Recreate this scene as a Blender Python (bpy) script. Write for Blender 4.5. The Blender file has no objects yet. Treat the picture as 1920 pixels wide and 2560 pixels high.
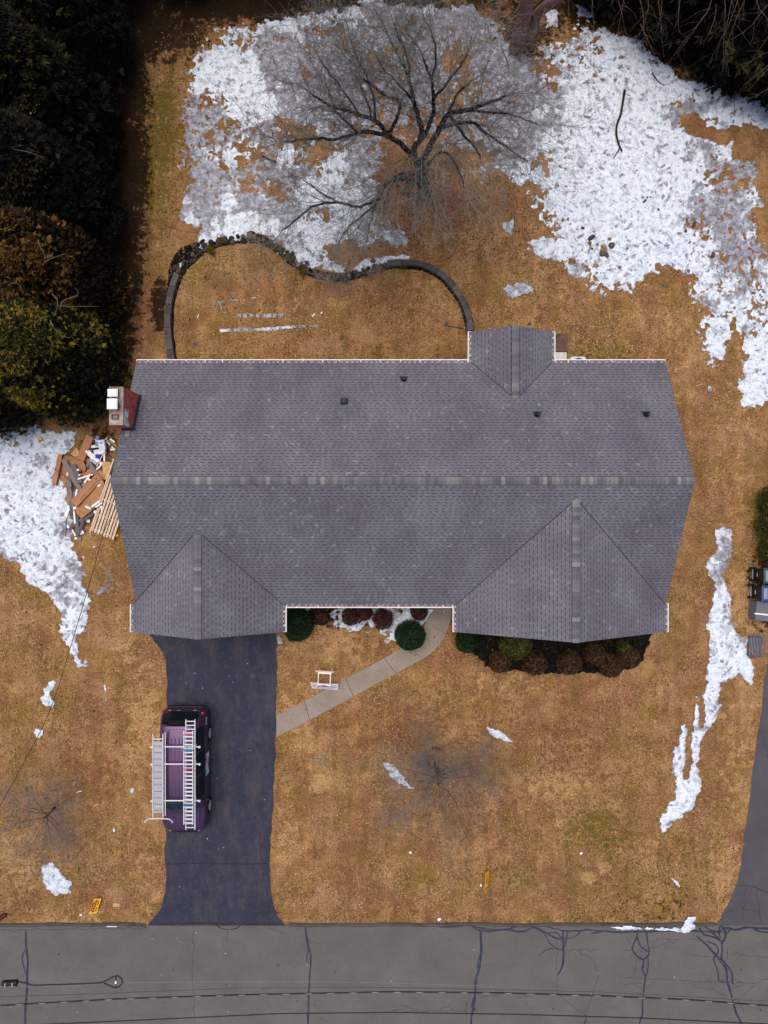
import bpy, math, random
import numpy as np
from mathutils import Vector, Matrix
R = math.radians
C = bpy.context.scene.collection
SC = bpy.context.scene
random.seed(7)
rng = np.random.default_rng(7)

# ------------------------------------------------------------------ camera, sky, sun, exposure
CAM_H = 29.5
cd = bpy.data.cameras.new('camera')
cam = bpy.data.objects.new('camera', cd); C.objects.link(cam)
cam.location = (0, 0, CAM_H); cam.rotation_euler = (0, 0, 0)
cd.sensor_fit = 'VERTICAL'; cd.sensor_height = 24.0; cd.lens = 24.0 * 1775 / 2560
cd.clip_start = 0.1; cd.clip_end = 1000
SC.camera = cam
SUN_EL, SUN_AZ = 76.0, 325.0          # azimuth clockwise from +Y
w = bpy.data.worlds.new('World'); SC.world = w; w.use_nodes = True
wn = w.node_tree.nodes; wl = w.node_tree.links
sky = wn.new('ShaderNodeTexSky'); sky.sky_type = 'NISHITA'; sky.sun_disc = False
sky.sun_elevation = R(SUN_EL); sky.sun_rotation = R(SUN_AZ)
sky.air_density = 1.0; sky.dust_density = 4.0; sky.ozone_density = 1.0
bg = wn['Background']; bg.inputs['Strength'].default_value = 0.10
wl.new(sky.outputs[0], bg.inputs['Color'])
sd = bpy.data.lights.new('sun', 'SUN'); sd.energy = 1.5; sd.angle = R(55); sd.color = (1.0, 0.95, 0.88)
so = bpy.data.objects.new('sun', sd); C.objects.link(so); so.location = (0, 0, 40)
_a, _e = R(SUN_AZ), R(SUN_EL)
so.rotation_euler = Vector((-math.sin(_a)*math.cos(_e), -math.cos(_a)*math.cos(_e), -math.sin(_e))).to_track_quat('-Z', 'Y').to_euler()
SC.view_settings.view_transform = 'Standard'; SC.view_settings.look = 'None'
SC.view_settings.gamma = 1.0; SC.view_settings.use_curve_mapping = False
SC.view_settings.exposure = 0.42
try:
    SC.cycles.max_bounces = 6; SC.cycles.transparent_max_bounces = 8
except Exception: pass

# ------------------------------------------------------------------ measuring: a photo point at a known height -> a place
K = 1.15732 / 1775
def v(x, y, z=0.0):                    # small overview coordinates (1659 wide)
    return ((x - 829.5) * K * (CAM_H - z), (1106 - y) * K * (CAM_H - z))
def p(x, y, z=0.0):                    # photograph pixels (1920 wide)
    return ((x - 960) / 1775 * (CAM_H - z), (1280 - y) / 1775 * (CAM_H - z))
def v3(x, y, z=0.0):
    a, b = v(x, y, z); return (a, b, z)
def p3(x, y, z=0.0):
    a, b = p(x, y, z); return (a, b, z)

# ------------------------------------------------------------------ objects
def tag(o, label=None, cat=None, group=None, kind=None):
    if label: o['label'] = label
    if cat: o['category'] = cat
    if group: o['group'] = group
    if kind: o['kind'] = kind
    return o
def empty(name, loc, label, cat, group=None, rz=0.0):
    o = bpy.data.objects.new(name, None); C.objects.link(o)
    o.empty_display_size = 0.2
    o.location = loc; o.rotation_euler = (0, 0, rz)
    return tag(o, label, cat, group)
def link(name, me, parent=None, loc=(0, 0, 0), rot=(0, 0, 0)):
    o = bpy.data.objects.new(name, me); C.objects.link(o)
    o.location = loc; o.rotation_euler = rot
    if parent is not None: o.parent = parent
    return o
def copy_tree(o, parent=None):
    c = o.copy(); C.objects.link(c)
    if parent is not None: c.parent = parent
    for ch in list(o.children): copy_tree(ch, c)
    return c
class MB:
    def __init__(s): s.V = []; s.F = []; s.M = []
    def face(s, pts, m=0):
        n = len(s.V); s.V += [tuple(q) for q in pts]; s.F.append(tuple(range(n, n+len(pts)))); s.M.append(m); return s
    def box(s, c, d, rot=None, m=0):
        hx, hy, hz = d[0]/2, d[1]/2, d[2]/2
        P = [Vector((x, y, z)) for z in (-hz, hz) for x, y in ((-hx, -hy), (hx, -hy), (hx, hy), (-hx, hy))]
        if rot is not None:
            if not isinstance(rot, Matrix): rot = Matrix.Rotation(rot, 3, 'Z')
            P = [rot @ q for q in P]
        n = len(s.V); s.V += [tuple(q + Vector(c)) for q in P]
        for f in ((3, 2, 1, 0), (4, 5, 6, 7), (0, 1, 5, 4), (1, 2, 6, 5), (2, 3, 7, 6), (3, 0, 4, 7)):
            s.F.append(tuple(i+n for i in f)); s.M.append(m)
        return s
    def prism(s, poly, z0, z1, m=0, ms=None):
        k = len(poly); n = len(s.V)
        a = sum(poly[i][0]*poly[(i+1) % k][1]-poly[(i+1) % k][0]*poly[i][1] for i in range(k))
        if a < 0: poly = poly[::-1]
        s.V += [(x, y, z0) for x, y in poly] + [(x, y, z1) for x, y in poly]
        s.F.append(tuple(range(n+k, n+2*k))); s.M.append(m)
        s.F.append(tuple(range(n+k-1, n-1, -1))); s.M.append(m)
        for i in range(k):
            j = (i+1) % k
            s.F.append((n+i, n+j, n+k+j, n+k+i)); s.M.append(m if ms is None else ms)
        return s
    def tube(s, pts, r, sides=6, m=0, cap=True):
        pts = [Vector(q) for q in pts]
        if not hasattr(r, '__len__'): r = [r]*len(pts)
        n0 = len(s.V); prev = None
        for i, q in enumerate(pts):
            t = (pts[min(i+1, len(pts)-1)] - pts[max(i-1, 0)])
            if t.length < 1e-9: t = Vector((0, 0, 1))
            t.normalize()
            if prev is None:
                u = t.orthogonal().normalized()
            else:
                u = prev - t*prev.dot(t)
                u = t.orthogonal().normalized() if u.length < 1e-6 else u.normalized()
            prev = u; w_ = t.cross(u)
            for k in range(sides):
                a = 2*math.pi*k/sides
                s.V.append(tuple(q + (u*math.cos(a)+w_*math.sin(a))*r[i]))
        for i in range(len(pts)-1):
            for k in range(sides):
                a = n0+i*sides+k; b = n0+i*sides+(k+1) % sides
                s.F.append((a, b, b+sides, a+sides)); s.M.append(m)
        if cap:
            s.F.append(tuple(n0+k for k in range(sides-1, -1, -1))); s.M.append(m)
            e = n0+(len(pts)-1)*sides
            s.F.append(tuple(e+k for k in range(sides))); s.M.append(m)
        return s
    def lathe(s, c, prof, n=16, m=0):
        n0 = len(s.V)
        for r, z in prof:
            for k in range(n):
                a = 2*math.pi*k/n
                s.V.append((c[0]+r*math.cos(a), c[1]+r*math.sin(a), c[2]+z))
        for i in range(len(prof)-1):
            for k in range(n):
                a = n0+i*n+k; b = n0+i*n+(k+1) % n
                s.F.append((a, b, b+n, a+n)); s.M.append(m)
        s.F.append(tuple(n0+k for k in range(n-1, -1, -1))); s.M.append(m)
        e = n0+(len(prof)-1)*n
        s.F.append(tuple(e+k for k in range(n))); s.M.append(m)
        return s
    def xform(s, mat):
        s.V = [tuple(mat @ Vector(q)) for q in s.V]; return s
    def mesh(s, name, mats, smooth=False):
        me = bpy.data.meshes.new(name); me.from_pydata(s.V, [], s.F)
        mats = mats if isinstance(mats, (list, tuple)) else [mats]
        for m in mats: me.materials.append(m)
        if len(mats) > 1: me.polygons.foreach_set('material_index', s.M)
        if smooth: me.polygons.foreach_set('use_smooth', [True]*len(me.polygons))
        me.update(); return me
    def build(s, name, mats, parent=None, loc=(0, 0, 0), rot=(0, 0, 0), smooth=False, bevel=0.0):
        o = link(name, s.mesh(name, mats, smooth), parent, loc, rot)
        if bevel:
            b = o.modifiers.new('bevel', 'BEVEL'); b.width = bevel; b.segments = 2; b.limit_method = 'ANGLE'
        return o
def np_mesh(name, V, F, mat, cols=None, smooth=False, face_mat=None):
    """V (n,3), F (m,k) one polygon size; cols: dict name -> (n,4) point colours"""
    V = np.asarray(V, np.float32); F = np.asarray(F, np.int32)
    me = bpy.data.meshes.new(name)
    me.vertices.add(len(V)); me.vertices.foreach_set('co', V.ravel())
    k = F.shape[1]
    me.loops.add(F.size); me.loops.foreach_set('vertex_index', F.ravel())
    me.polygons.add(len(F))
    me.polygons.foreach_set('loop_start', np.arange(0, F.size, k, dtype=np.int32))
    try: me.polygons.foreach_set('loop_total', np.full(len(F), k, np.int32))
    except Exception: pass
    for m in (mat if isinstance(mat, (list, tuple)) else [mat]): me.materials.append(m)
    if face_mat is not None: me.polygons.foreach_set('material_index', np.asarray(face_mat, np.int32))
    if smooth: me.polygons.foreach_set('use_smooth', np.ones(len(F), bool))
    me.update(calc_edges=True)
    for nm, c in (cols or {}).items():
        a = me.color_attributes.new(nm, 'FLOAT_COLOR', 'POINT')
        c = np.asarray(c, np.float32)
        if c.shape[1] == 3: c = np.concatenate([c, np.ones((len(c), 1), np.float32)], 1)
        a.data.foreach_set('color', c.ravel())
    return me

# ------------------------------------------------------------------ number noise
_T = np.random.default_rng(3).random((512, 512)).astype(np.float32)
def vnoise(x, y, s=0):
    x = np.asarray(x, np.float64) + 137.3*s + 1000; y = np.asarray(y, np.float64) + 71.7*s + 1000
    xi = np.floor(x).astype(int); yi = np.floor(y).astype(int); fx = x-xi; fy = y-yi
    fx = fx*fx*(3-2*fx); fy = fy*fy*(3-2*fy)
    a = _T[xi % 512, yi % 512]; b = _T[(xi+1) % 512, yi % 512]; c = _T[xi % 512, (yi+1) % 512]; d = _T[(xi+1) % 512, (yi+1) % 512]
    return (a*(1-fx)+b*fx)*(1-fy)+(c*(1-fx)+d*fx)*fy
def fbm(x, y, f=1.0, o=4, s=0, g=0.5):
    r = 0; a = 1; t = 0
    for i in range(o):
        r = r + a*vnoise(x*f, y*f, s+i*5); t += a; a *= g; f *= 2.03
    return r/t
def poly_sd(X, Y, P):                   # signed distance, inside positive
    P = np.asarray(P, float); d = np.full(X.shape, 1e9); ins = np.zeros(X.shape, bool)
    for i in range(len(P)):
        ax, ay = P[i]; bx, by = P[(i+1) % len(P)]
        ex, ey = bx-ax, by-ay; L = ex*ex+ey*ey+1e-12
        t = np.clip(((X-ax)*ex+(Y-ay)*ey)/L, 0, 1)
        d = np.minimum(d, (X-ax-t*ex)**2+(Y-ay-t*ey)**2)
        c = ((ay > Y) != (by > Y)) & (X < (bx-ax)*(Y-ay)/((by-ay) if abs(by-ay) > 1e-12 else 1e-12)+ax)
        ins ^= c
    d = np.sqrt(d); return np.where(ins, d, -d)
def blob(X, Y, cx, cy, rx, ry, soft=1.0):   # overview coords, 1 at the centre
    a, b = v(cx, cy); rx *= K*CAM_H; ry *= K*CAM_H
    return np.clip((1-np.sqrt(((X-a)/rx)**2+((Y-b)/ry)**2))/soft, 0, 1)
def catmull(P, n=6):
    P = [Vector(q) for q in P]; out = []
    for i in range(len(P)-1):
        a = P[max(i-1, 0)]; b = P[i]; c = P[i+1]; d = P[min(i+2, len(P)-1)]
        for k in range(n):
            t = k/n
            out.append(0.5*((2*b)+(c-a)*t+(2*a-5*b+4*c-d)*t*t+(3*b-a-3*c+d)*t*t*t))
    out.append(P[-1]); return out

# ------------------------------------------------------------------ materials
class NT:
    def __init__(s, name):
        s.m = bpy.data.materials.new(name); s.m.use_nodes = True
        s.n = s.m.node_tree.nodes; s.l = s.m.node_tree.links; s.b = s.n['Principled BSDF']
        s._tc = None
    def tc(s):
        if s._tc is None: s._tc = s.n.new('ShaderNodeTexCoord')
        return s._tc.outputs['Object']
    def put(s, sock, val):
        if hasattr(val, 'links') or hasattr(val, 'is_linked'): s.l.new(val, sock)
        else: sock.default_value = val
    def noise(s, scale, detail=4, rough=0.55, vec=None, dist=0.0, col=False):
        t = s.n.new('ShaderNodeTexNoise'); t.inputs['Scale'].default_value = scale; t.inputs['Detail'].default_value = detail
        t.inputs['Roughness'].default_value = rough; t.inputs['Distortion'].default_value = dist
        s.l.new(vec or s.tc(), t.inputs['Vector']); return t.outputs['Color' if col else 'Fac']
    def voro(s, scale, feature='F1', out='Distance', vec=None):
        t = s.n.new('ShaderNodeTexVoronoi'); t.feature = feature; t.inputs['Scale'].default_value = scale
        s.l.new(vec or s.tc(), t.inputs['Vector']); return t.outputs[out]
    def mapping(s, scale=(1, 1, 1), rot=(0, 0, 0), vec=None):
        t = s.n.new('ShaderNodeMapping'); t.inputs['Scale'].default_value = scale; t.inputs['Rotation'].default_value = rot
        s.l.new(vec or s.tc(), t.inputs['Vector']); return t.outputs[0]
    def ramp(s, fac, stops):
        t = s.n.new('ShaderNodeValToRGB'); e = t.color_ramp.elements
        while len(e) < len(stops): e.new(0.5)
        for i, (q, c) in enumerate(stops):
            e[i].position = q
            e[i].color = (c, c, c, 1) if not hasattr(c, '__len__') else (*c, 1) if len(c) == 3 else c
        s.l.new(fac, t.inputs[0]); return t.outputs[0]
    def mix(s, fac, a, b, mode='MIX'):
        t = s.n.new('ShaderNodeMix'); t.data_type = 'RGBA'; t.blend_type = mode
        for i, val in ((0, fac), (6, a), (7, b)):
            if hasattr(val, '__len__') and not hasattr(val, 'is_linked') and len(val) == 3: val = (*val, 1)
            s.put(t.inputs[i], val)
        return t.outputs[2]
    def math(s, op, a, b=0.0, clamp=False):
        t = s.n.new('ShaderNodeMath'); t.operation = op; t.use_clamp = clamp
        s.put(t.inputs[0], a); s.put(t.inputs[1], b); return t.outputs[0]
    def attr(s, name, out='Color'):
        t = s.n.new('ShaderNodeAttribute'); t.attribute_name = name; return t.outputs[out]
    def sep(s, col):
        t = s.n.new('ShaderNodeSeparateColor'); s.l.new(col, t.inputs[0]); return t.outputs
    def rand(s):
        t = s.n.new('ShaderNodeObjectInfo'); return t.outputs['Random']
    def bump(s, h, strength=0.3, dist=0.02):
        t = s.n.new('ShaderNodeBump'); t.inputs['Strength'].default_value = strength; t.inputs['Distance'].default_value = dist
        s.l.new(h, t.inputs['Height']); s.l.new(t.outputs[0], s.b.inputs['Normal']); return s
    def done(s, col, rough=0.8, spec=0.3, metal=0.0, coat=0.0):
        if hasattr(col, '__len__') and not hasattr(col, 'is_linked') and len(col) == 3: col = (*col, 1)
        s.put(s.b.inputs['Base Color'], col); s.put(s.b.inputs['Roughness'], rough)
        s.b.inputs['Specular IOR Level'].default_value = spec; s.b.inputs['Metallic'].default_value = metal
        s.b.inputs['Coat Weight'].default_value = coat; s.b.inputs['Coat Roughness'].default_value = 0.06
        return s.m
def simple(name, col, rough=0.7, spec=0.3, metal=0.0, coat=0.0, var=0.15, scale=6.0):
    t = NT(name); lo = tuple(c*(1-var) for c in col); hi = tuple(min(1, c*(1+var)) for c in col)
    c = t.ramp(t.noise(scale, 5, 0.6), [(0.3, lo), (0.7, hi)])
    return t.done(c, rough, spec, metal, coat)
# ================================================================== GROUND
def lawn_material():
    t = NT('lawn')
    s = t.sep(t.attr('kind_of_grass')); s2 = t.sep(t.attr('litter_shade_grey'))
    big = t.noise(0.42, 7, 0.72); mid = t.noise(1.3, 8, 0.74); fine = t.noise(14, 5, 0.75); tiny = t.noise(55, 3, 0.7)
    c = t.ramp(mid, [(0.36, (0.172, 0.086, 0.033)), (0.5, (0.285, 0.150, 0.060)), (0.64, (0.390, 0.222, 0.098))])
    c = t.mix(t.math('MULTIPLY', t.ramp(big, [(0.44, 0.0), (0.58, 1.0)]), 0.75), c, (0.205, 0.092, 0.048))
    c = t.mix(t.math('MULTIPLY', t.ramp(t.noise(0.55, 7, 0.75, vec=t.mapping((1, 1, 1), (0, 0, 2.1))), [(0.50, 0.0), (0.64, 1.0)]), 0.6), c, (0.37, 0.215, 0.112))
    ol = t.math('MULTIPLY', t.ramp(t.noise(0.8, 6, 0.7, dist=0.4), [(0.48, 0.0), (0.62, 1.0)]), 0.62)
    c = t.mix(ol, c, (0.185, 0.112, 0.027))
    streak = t.noise(2.4, 4, .6, vec=t.mapping((1, .10, 1), (0, 0, .06)))
    c = t.mix(1.0, c, t.ramp(streak, [(.36, (.86, .86, .84)), (.64, (1.12, 1.11, 1.08))]), 'MULTIPLY')
    # pale, russet, green patches and litter with tree shade painted in, noise-broken
    def patch(m, scale, k=1.0):
        q = t.math('ADD', m, t.math('MULTIPLY', t.math('SUBTRACT', t.noise(scale, 8, 0.78), 0.5), 5.0))
        return t.math('MULTIPLY', t.ramp(q, [(0.38, 0.0), (0.80, 1.0)]), k)
    def gate(m): return t.ramp(m, [(0.0, 0.0), (0.15, 1.0)])
    c = t.mix(t.math('MULTIPLY', patch(s[1], 2.4, 0.75), gate(s[1])), c, (0.44, 0.255, 0.115))
    c = t.mix(t.math('MULTIPLY', patch(s[2], 3.0, 0.7), gate(s[2])), c, (0.160, 0.060, 0.028))
    c = t.mix(t.math('MULTIPLY', patch(s[0], 4.6, 0.85), gate(s[0])), c, (0.100, 0.082, 0.008))
    c = t.mix(t.math('MULTIPLY', patch(s2[0], 3.6, 0.92), gate(s2[0])), c, (0.0075, 0.0045, 0.0026))  # near-black: litter plus painted tree shade
    c = t.mix(t.math('MULTIPLY', patch(s2[1], 5.0, 0.8), gate(s2[1])), c, (0.20, 0.175, 0.165))
    # blades, thatch and small dark gaps
    c = t.mix(1.0, c, t.ramp(fine, [(0.34, 0.44), (0.49, 1.0), (0.66, 1.50)]), 'MULTIPLY')
    c = t.mix(1.0, c, t.ramp(tiny, [(0.34, 0.60), (0.5, 1.0), (0.66, 1.40)]), 'MULTIPLY')
    gap = t.ramp(t.noise(6.5, 5, 0.85), [(0.36, 1.0), (0.43, 0.0)])
    c = t.mix(t.math('MULTIPLY', gap, 0.72), c, (0.075, 0.034, 0.014))
    h = t.math('ADD', t.math('MULTIPLY', fine, 0.7), t.math('MULTIPLY', tiny, 0.5))
    t.bump(h, 0.65, 0.035)
    return t.done(c, 0.95, 0.12)
def axis(lo, hi, step, far):
    a = np.arange(lo, hi+step/2, step)
    b = np.array([far*1.0, far*0.35, far*0.15])
    return np.concatenate([-b, a, b[::-1]])
gx = axis(-17.5, 17.5, 0.125, 250); gy = axis(-22.5, 22.5, 0.125, 250)
X, Y = np.meshgrid(gx, gy)
GREEN = [(345, 330, 60, 260, .95), (330, 130, 40, 120, .5), (1290, 1790, 95, 75, .9), (1340, 1870, 60, 45, .6), (1240, 1880, 60, 30, .5), (1120, 1895, 50, 40, .75),
         (900, 1905, 70, 30, .55), (1030, 1920, 40, 40, .45), (1480, 1850, 90, 120, .45), (1500, 1700, 60, 160, .3), (480, 590, 110, 55, .6), (600, 560, 90, 40, .5), (870, 765, 120, 30, .5),
         (980, 770, 60, 40, .7), (470, 770, 90, 30, .6), (1300, 760, 110, 35, .75), (1240, 700, 50, 60, .4), (1170, 640, 60, 40, .4), (1320, 1910, 250, 70, .3), (1650, 1105, 40, 60, .9), (1640, 1190, 25, 60, .5),
         (100, 1900, 130, 100, .35), (60, 1480, 110, 160, .35), (30, 1640, 80, 150, .35), (1050, 2000, 420, 22, .55), (1300, 1985, 200, 25, .6), (720, 555, 80, 22, .6),
         (400, 1760, 60, 60, .0), (820, 1985, 200, 20, .3), (960, 1500, 40, 40, .5), (850, 1510, 40, 30, .45), (160, 1270, 60, 40, .3), (235, 1245, 30, 60, .5), (950, 690, 60, 120, .3)]
PALE = [(1200, 1695, 75, 36, 1.0), (1310, 1875, 16, 16, 1.2), (1270, 1895, 18, 18, 1.1), (690, 1690, 30, 25, .8), (640, 1500, 60, 130, .5), (700, 1390, 110, 50, .55), (310, 1550, 40, 200, .6),
        (350, 1650, 30, 120, .7), (280, 1400, 60, 60, .5), (1610, 1330, 60, 130, .7), (1600, 1560, 50, 200, .45), (1070, 1480, 180, 35, .45), (620, 1830, 30, 150, .4), (1590, 960, 60, 200, .3), (1570, 1900, 45, 100, .5),
        (40, 1850, 90, 80, .5), (130, 1980, 150, 25, .4), (980, 500, 120, 60, .3), (1450, 760, 90, 140, .35), (330, 1900, 40, 90, .5), (1170, 540, 70, 120, .35), (640, 660, 160, 40, .2)]
RUSS = [(1130, 1640, 260, 180, .5), (880, 1560, 150, 90, .6), (1010, 1760, 200, 130, .55), (870, 660, 120, 50, .6), (1200, 660, 120, 50, .45), (900, 460, 150, 110, .9), (740, 1900, 120, 80, .35), (200, 1690, 140, 120, .4),
        (950, 1985, 220, 20, .3), (1070, 1850, 60, 60, .4), (360, 1680, 14, 60, .9), (880, 1960, 60, 30, .5), (1430, 960, 60, 220, .35)]
LITTER_SHADE = [(255, 300, 66, 490, 1.7), (200, 300, 108, 500, 1.7), (560, 0, 520, 60, 1.5), (350, 0, 110, 150, 1.3), (1120, 60, 90, 50, 1.2), (1180, 20, 160, 60, 1.1), (1350, 40, 120, 40, 1.2), (1520, 70, 190, 110, 1.9), (1640, 150, 130, 80, 1.9), (1420, 70, 100, 70, 1.4),  # dark litter, with the shade under the trees painted into the ground colour
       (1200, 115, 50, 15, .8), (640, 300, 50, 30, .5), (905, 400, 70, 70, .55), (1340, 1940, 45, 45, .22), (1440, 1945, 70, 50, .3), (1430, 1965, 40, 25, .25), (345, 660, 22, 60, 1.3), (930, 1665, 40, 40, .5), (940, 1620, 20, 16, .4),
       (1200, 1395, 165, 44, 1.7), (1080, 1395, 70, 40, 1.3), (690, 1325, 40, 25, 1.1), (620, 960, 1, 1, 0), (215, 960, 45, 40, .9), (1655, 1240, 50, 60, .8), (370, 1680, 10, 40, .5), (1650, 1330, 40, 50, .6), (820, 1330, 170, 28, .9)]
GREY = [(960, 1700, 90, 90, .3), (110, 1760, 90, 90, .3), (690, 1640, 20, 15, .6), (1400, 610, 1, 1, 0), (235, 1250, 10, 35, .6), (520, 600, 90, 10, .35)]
def field(L):
    m = np.zeros(X.shape)
    for cx, cy, rx, ry, k in L: m = np.maximum(m, k*np.clip(blob(X, Y, cx, cy, rx*1.3, ry*1.3)*1.5, 0, 1))
    return np.where(m > 0, np.clip(m*(1+wob), 0, 1.6), 0)
wob = (fbm(X, Y, .9, 4, 8)-.5)*1.6
g = field(GREEN)*.72; pl = field(PALE); ru = field(RUSS); litter_shade = field(LITTER_SHADE); gr = field(GREY)
edge = np.clip(1-np.abs(X+10.0)/0.1, 0, 1)
zg = np.zeros_like(X)
ins = (np.abs(X) < 17.6) & (np.abs(Y) < 22.6)
outer = 1-ins.astype(float)
litter_shade = np.maximum(litter_shade, outer*(Y > 18)*1.2)
nx, ny = len(gx), len(gy)
idx = np.arange(nx*ny).reshape(ny, nx)
F = np.stack([idx[:-1, :-1], idx[:-1, 1:], idx[1:, 1:], idx[1:, :-1]], -1).reshape(-1, 4)
o3 = np.ones(X.size)
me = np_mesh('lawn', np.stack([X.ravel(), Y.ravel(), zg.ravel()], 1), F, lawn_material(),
             {'kind_of_grass': np.stack([g.ravel(), pl.ravel(), ru.ravel()], 1), 'litter_shade_grey': np.stack([litter_shade.ravel(), gr.ravel(), 0*o3], 1)})
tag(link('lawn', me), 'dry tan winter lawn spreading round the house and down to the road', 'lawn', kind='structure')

# ---- asphalt
def asphalt(name, base, dark, spots, pale=None):
    t = NT(name)
    c = t.ramp(t.noise(0.7, 6, 0.6), [(0.3, tuple(q*0.86 for q in base)), (0.7, tuple(q*1.12 for q in base))])
    c = t.mix(1.0, c, t.ramp(t.noise(85, 3, 0.8), [(0.25, 0.72), (0.75, 1.28)]), 'MULTIPLY')
    c = t.mix(t.math('MULTIPLY', t.ramp(t.noise(1.3, 6, 0.75, dist=0.6), [(0.50, 0.0), (0.62, 1.0)]), spots), c, dark)
    if pale:
        c = t.mix(t.math('MULTIPLY', t.ramp(t.noise(1.0, 7, 0.75, vec=t.mapping((1.6, 0.5, 1))), [(0.47, 0.0), (0.66, 1.0)]), 0.55), c, pale)
        c = t.mix(t.math('MULTIPLY', t.ramp(t.noise(4.0, 6, 0.8), [(0.53, 0.0), (0.68, 1.0)]), 0.6), c, pale)
    c = t.mix(t.math('MULTIPLY', t.ramp(t.noise(16, 2, 0.5), [(0.74, 0.0), (0.78, 1.0)]), 0.25), c, (0.30, 0.27, 0.25))
    t.bump(t.noise(90, 3, 0.7), 0.25, 0.01)
    return t.done(c, 0.88, 0.25)
M_road = asphalt('road asphalt', (0.122, 0.108, 0.105), (0.090, 0.080, 0.080), 0.35)
M_drive = asphalt('driveway asphalt', (0.030, 0.033, 0.054), (0.022, 0.024, 0.044), 0.6, pale=(0.088, 0.074, 0.072))
M_drive2 = asphalt('neighbour driveway asphalt', (0.078, 0.072, 0.084), (0.06, 0.057, 0.068), 0.4)
M_tar = simple('crack sealing tar', (0.020, 0.024, 0.046), 0.55, 0.4, var=0.3, scale=9)
M_crack = simple('open crack', (0.036, 0.030, 0.033), 0.95, 0.1)
RE = v(0, 1999)[1]
b = MB(); b.face([(-150, RE-10.5, .004), (150, RE-10.5, .004), (150, RE, .004), (-150, RE, .004)])
road = tag(b.build('road', M_road), 'grey asphalt street with tarred cracks along the bottom', 'road', kind='structure')
DRV = [(318, 1366), (345, 1398), (357, 1425), (361, 1500), (359, 1600), (357, 1700), (357, 1800), (357, 1866), (356, 1915), (350, 1950), (338, 1975), (318, 1999)]
DRR = [(597, 1366), (598, 1430), (597, 1500), (596, 1560), (593, 1650), (589, 1740), (586, 1800), (583, 1866), (584, 1910), (590, 1950), (601, 1978), (620, 1999)]
def rough_edge(L, amp=0.045, n=6, s=0):
    P = [Vector((*v(*q), 0)) for q in L]; P = catmull(P, n)
    return [(q.x+(vnoise(q.x*3, q.y*3, s)-.5)*amp*2+(vnoise(q.x*11, q.y*11, s+1)-.5)*amp, q.y) for q in P]
lft = rough_edge(DRV, s=1); rgt = rough_edge(DRR, s=2)
def strip(b, A, Bq, z, m=0):
    for i in range(len(A)-1):
        b.face([(*A[i], z), (*A[i+1], z), (*Bq[i+1], z), (*Bq[i], z)], m)
b = MB(); strip(b, lft, rgt, 0.012)
drive = tag(b.build('driveway', M_drive), 'dark blue grey asphalt driveway running from the garage to the road', 'driveway', kind='structure')
DR2 = [(1672, 1380), (1656, 1440), (1646, 1520), (1634, 1600), (1622, 1700), (1611, 1790), (1600, 1870), (1582, 1930), (1560, 1975), (1545, 1999)]
l2 = rough_edge(DR2, s=4); r2 = [(q[0]*0+v(2100, 0)[0], q[1]) for q in l2]
DRIVE_POLY = lft+rgt[::-1]; NEXT_POLY = l2+r2[::-1]
b = MB(); strip(b, l2, r2, 0.012)
drive2 = tag(b.build('driveway', M_drive2), 'grey asphalt driveway of the neighbour at the right edge', 'driveway', kind='structure')

# asphalt kerb lip along the road
def kerb(x0, x1, name_label):
    b = MB(); n = max(2, int((x1-x0)/8)); prev = None
    prof = [(-.10, .004), (-.08, .05), (-.02, .075), (.03, .06), (.055, .0)]
    xs = np.linspace(v(x0, 0)[0], v(x1, 0)[0], n)
    for x in xs:
        wob = (vnoise(x*1.3, 2, 3)-.5)*.06
        dz = (vnoise(x*3, 7, 4)-.5)*.03
        ring = [(x, RE+.06+q+wob, max(0.004, z+(dz if z > .01 else 0))) for q, z in prof]
        if prev:
            for i in range(len(ring)-1): b.face([prev[i], prev[i+1], ring[i+1], ring[i]])
        prev = ring
    return tag(b.build('kerb', M_kerb, smooth=True), name_label, 'kerb', kind='structure')
M_kerb = asphalt('kerb asphalt', (0.085, 0.076, 0.076), (0.035, 0.03, 0.026), 0.6)
kerb(-400, 315, 'low asphalt kerb between the left lawn and the road')
kerb(624, 1545, 'low asphalt kerb between the front lawn and the road')

# tar seams and cracks (parts of the road / driveway)
def ribbon(b, pts, wid, z, wob=0.006, seed=0, taper=True):
    pts = catmull([Vector((*q, 0)) for q in pts], 7)
    n = len(pts); L = []
    for i, q in enumerate(pts):
        t = (pts[min(i+1, n-1)]-pts[max(i-1, 0)]); t = t.normalized() if t.length > 0 else Vector((1, 0, 0))
        nn = Vector((-t.y, t.x, 0))
        q = q + nn*((vnoise(q.x*4, q.y*4, seed)-.5)*wob*4)
        ww = wid*(0.65+0.7*vnoise(q.x*6, q.y*6, seed+2))
        if taper: ww *= min(1, 0.35+min(i, n-1-i)/3)
        L.append((q+nn*ww/2, q-nn*ww/2))
    for i in range(n-1):
        a, c = L[i], L[i+1]
        b.face([(a[0].x, a[0].y, z), (c[0].x, c[0].y, z), (c[1].x, c[1].y, z), (a[1].x, a[1].y, z)])
def za(x, y): return p(960+x/1.728, 1920+y/1.728)       # lower right quarter zoom
def zb(x, y): return p(x/1.728, 1920+y/1.728)           # lower left quarter zoom
def zc(x, y): return p(1560+x/4.608, 2180+y/4.608)
def zd(x, y): return p(980+x/3.19, 2280+y/3.19)
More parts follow.
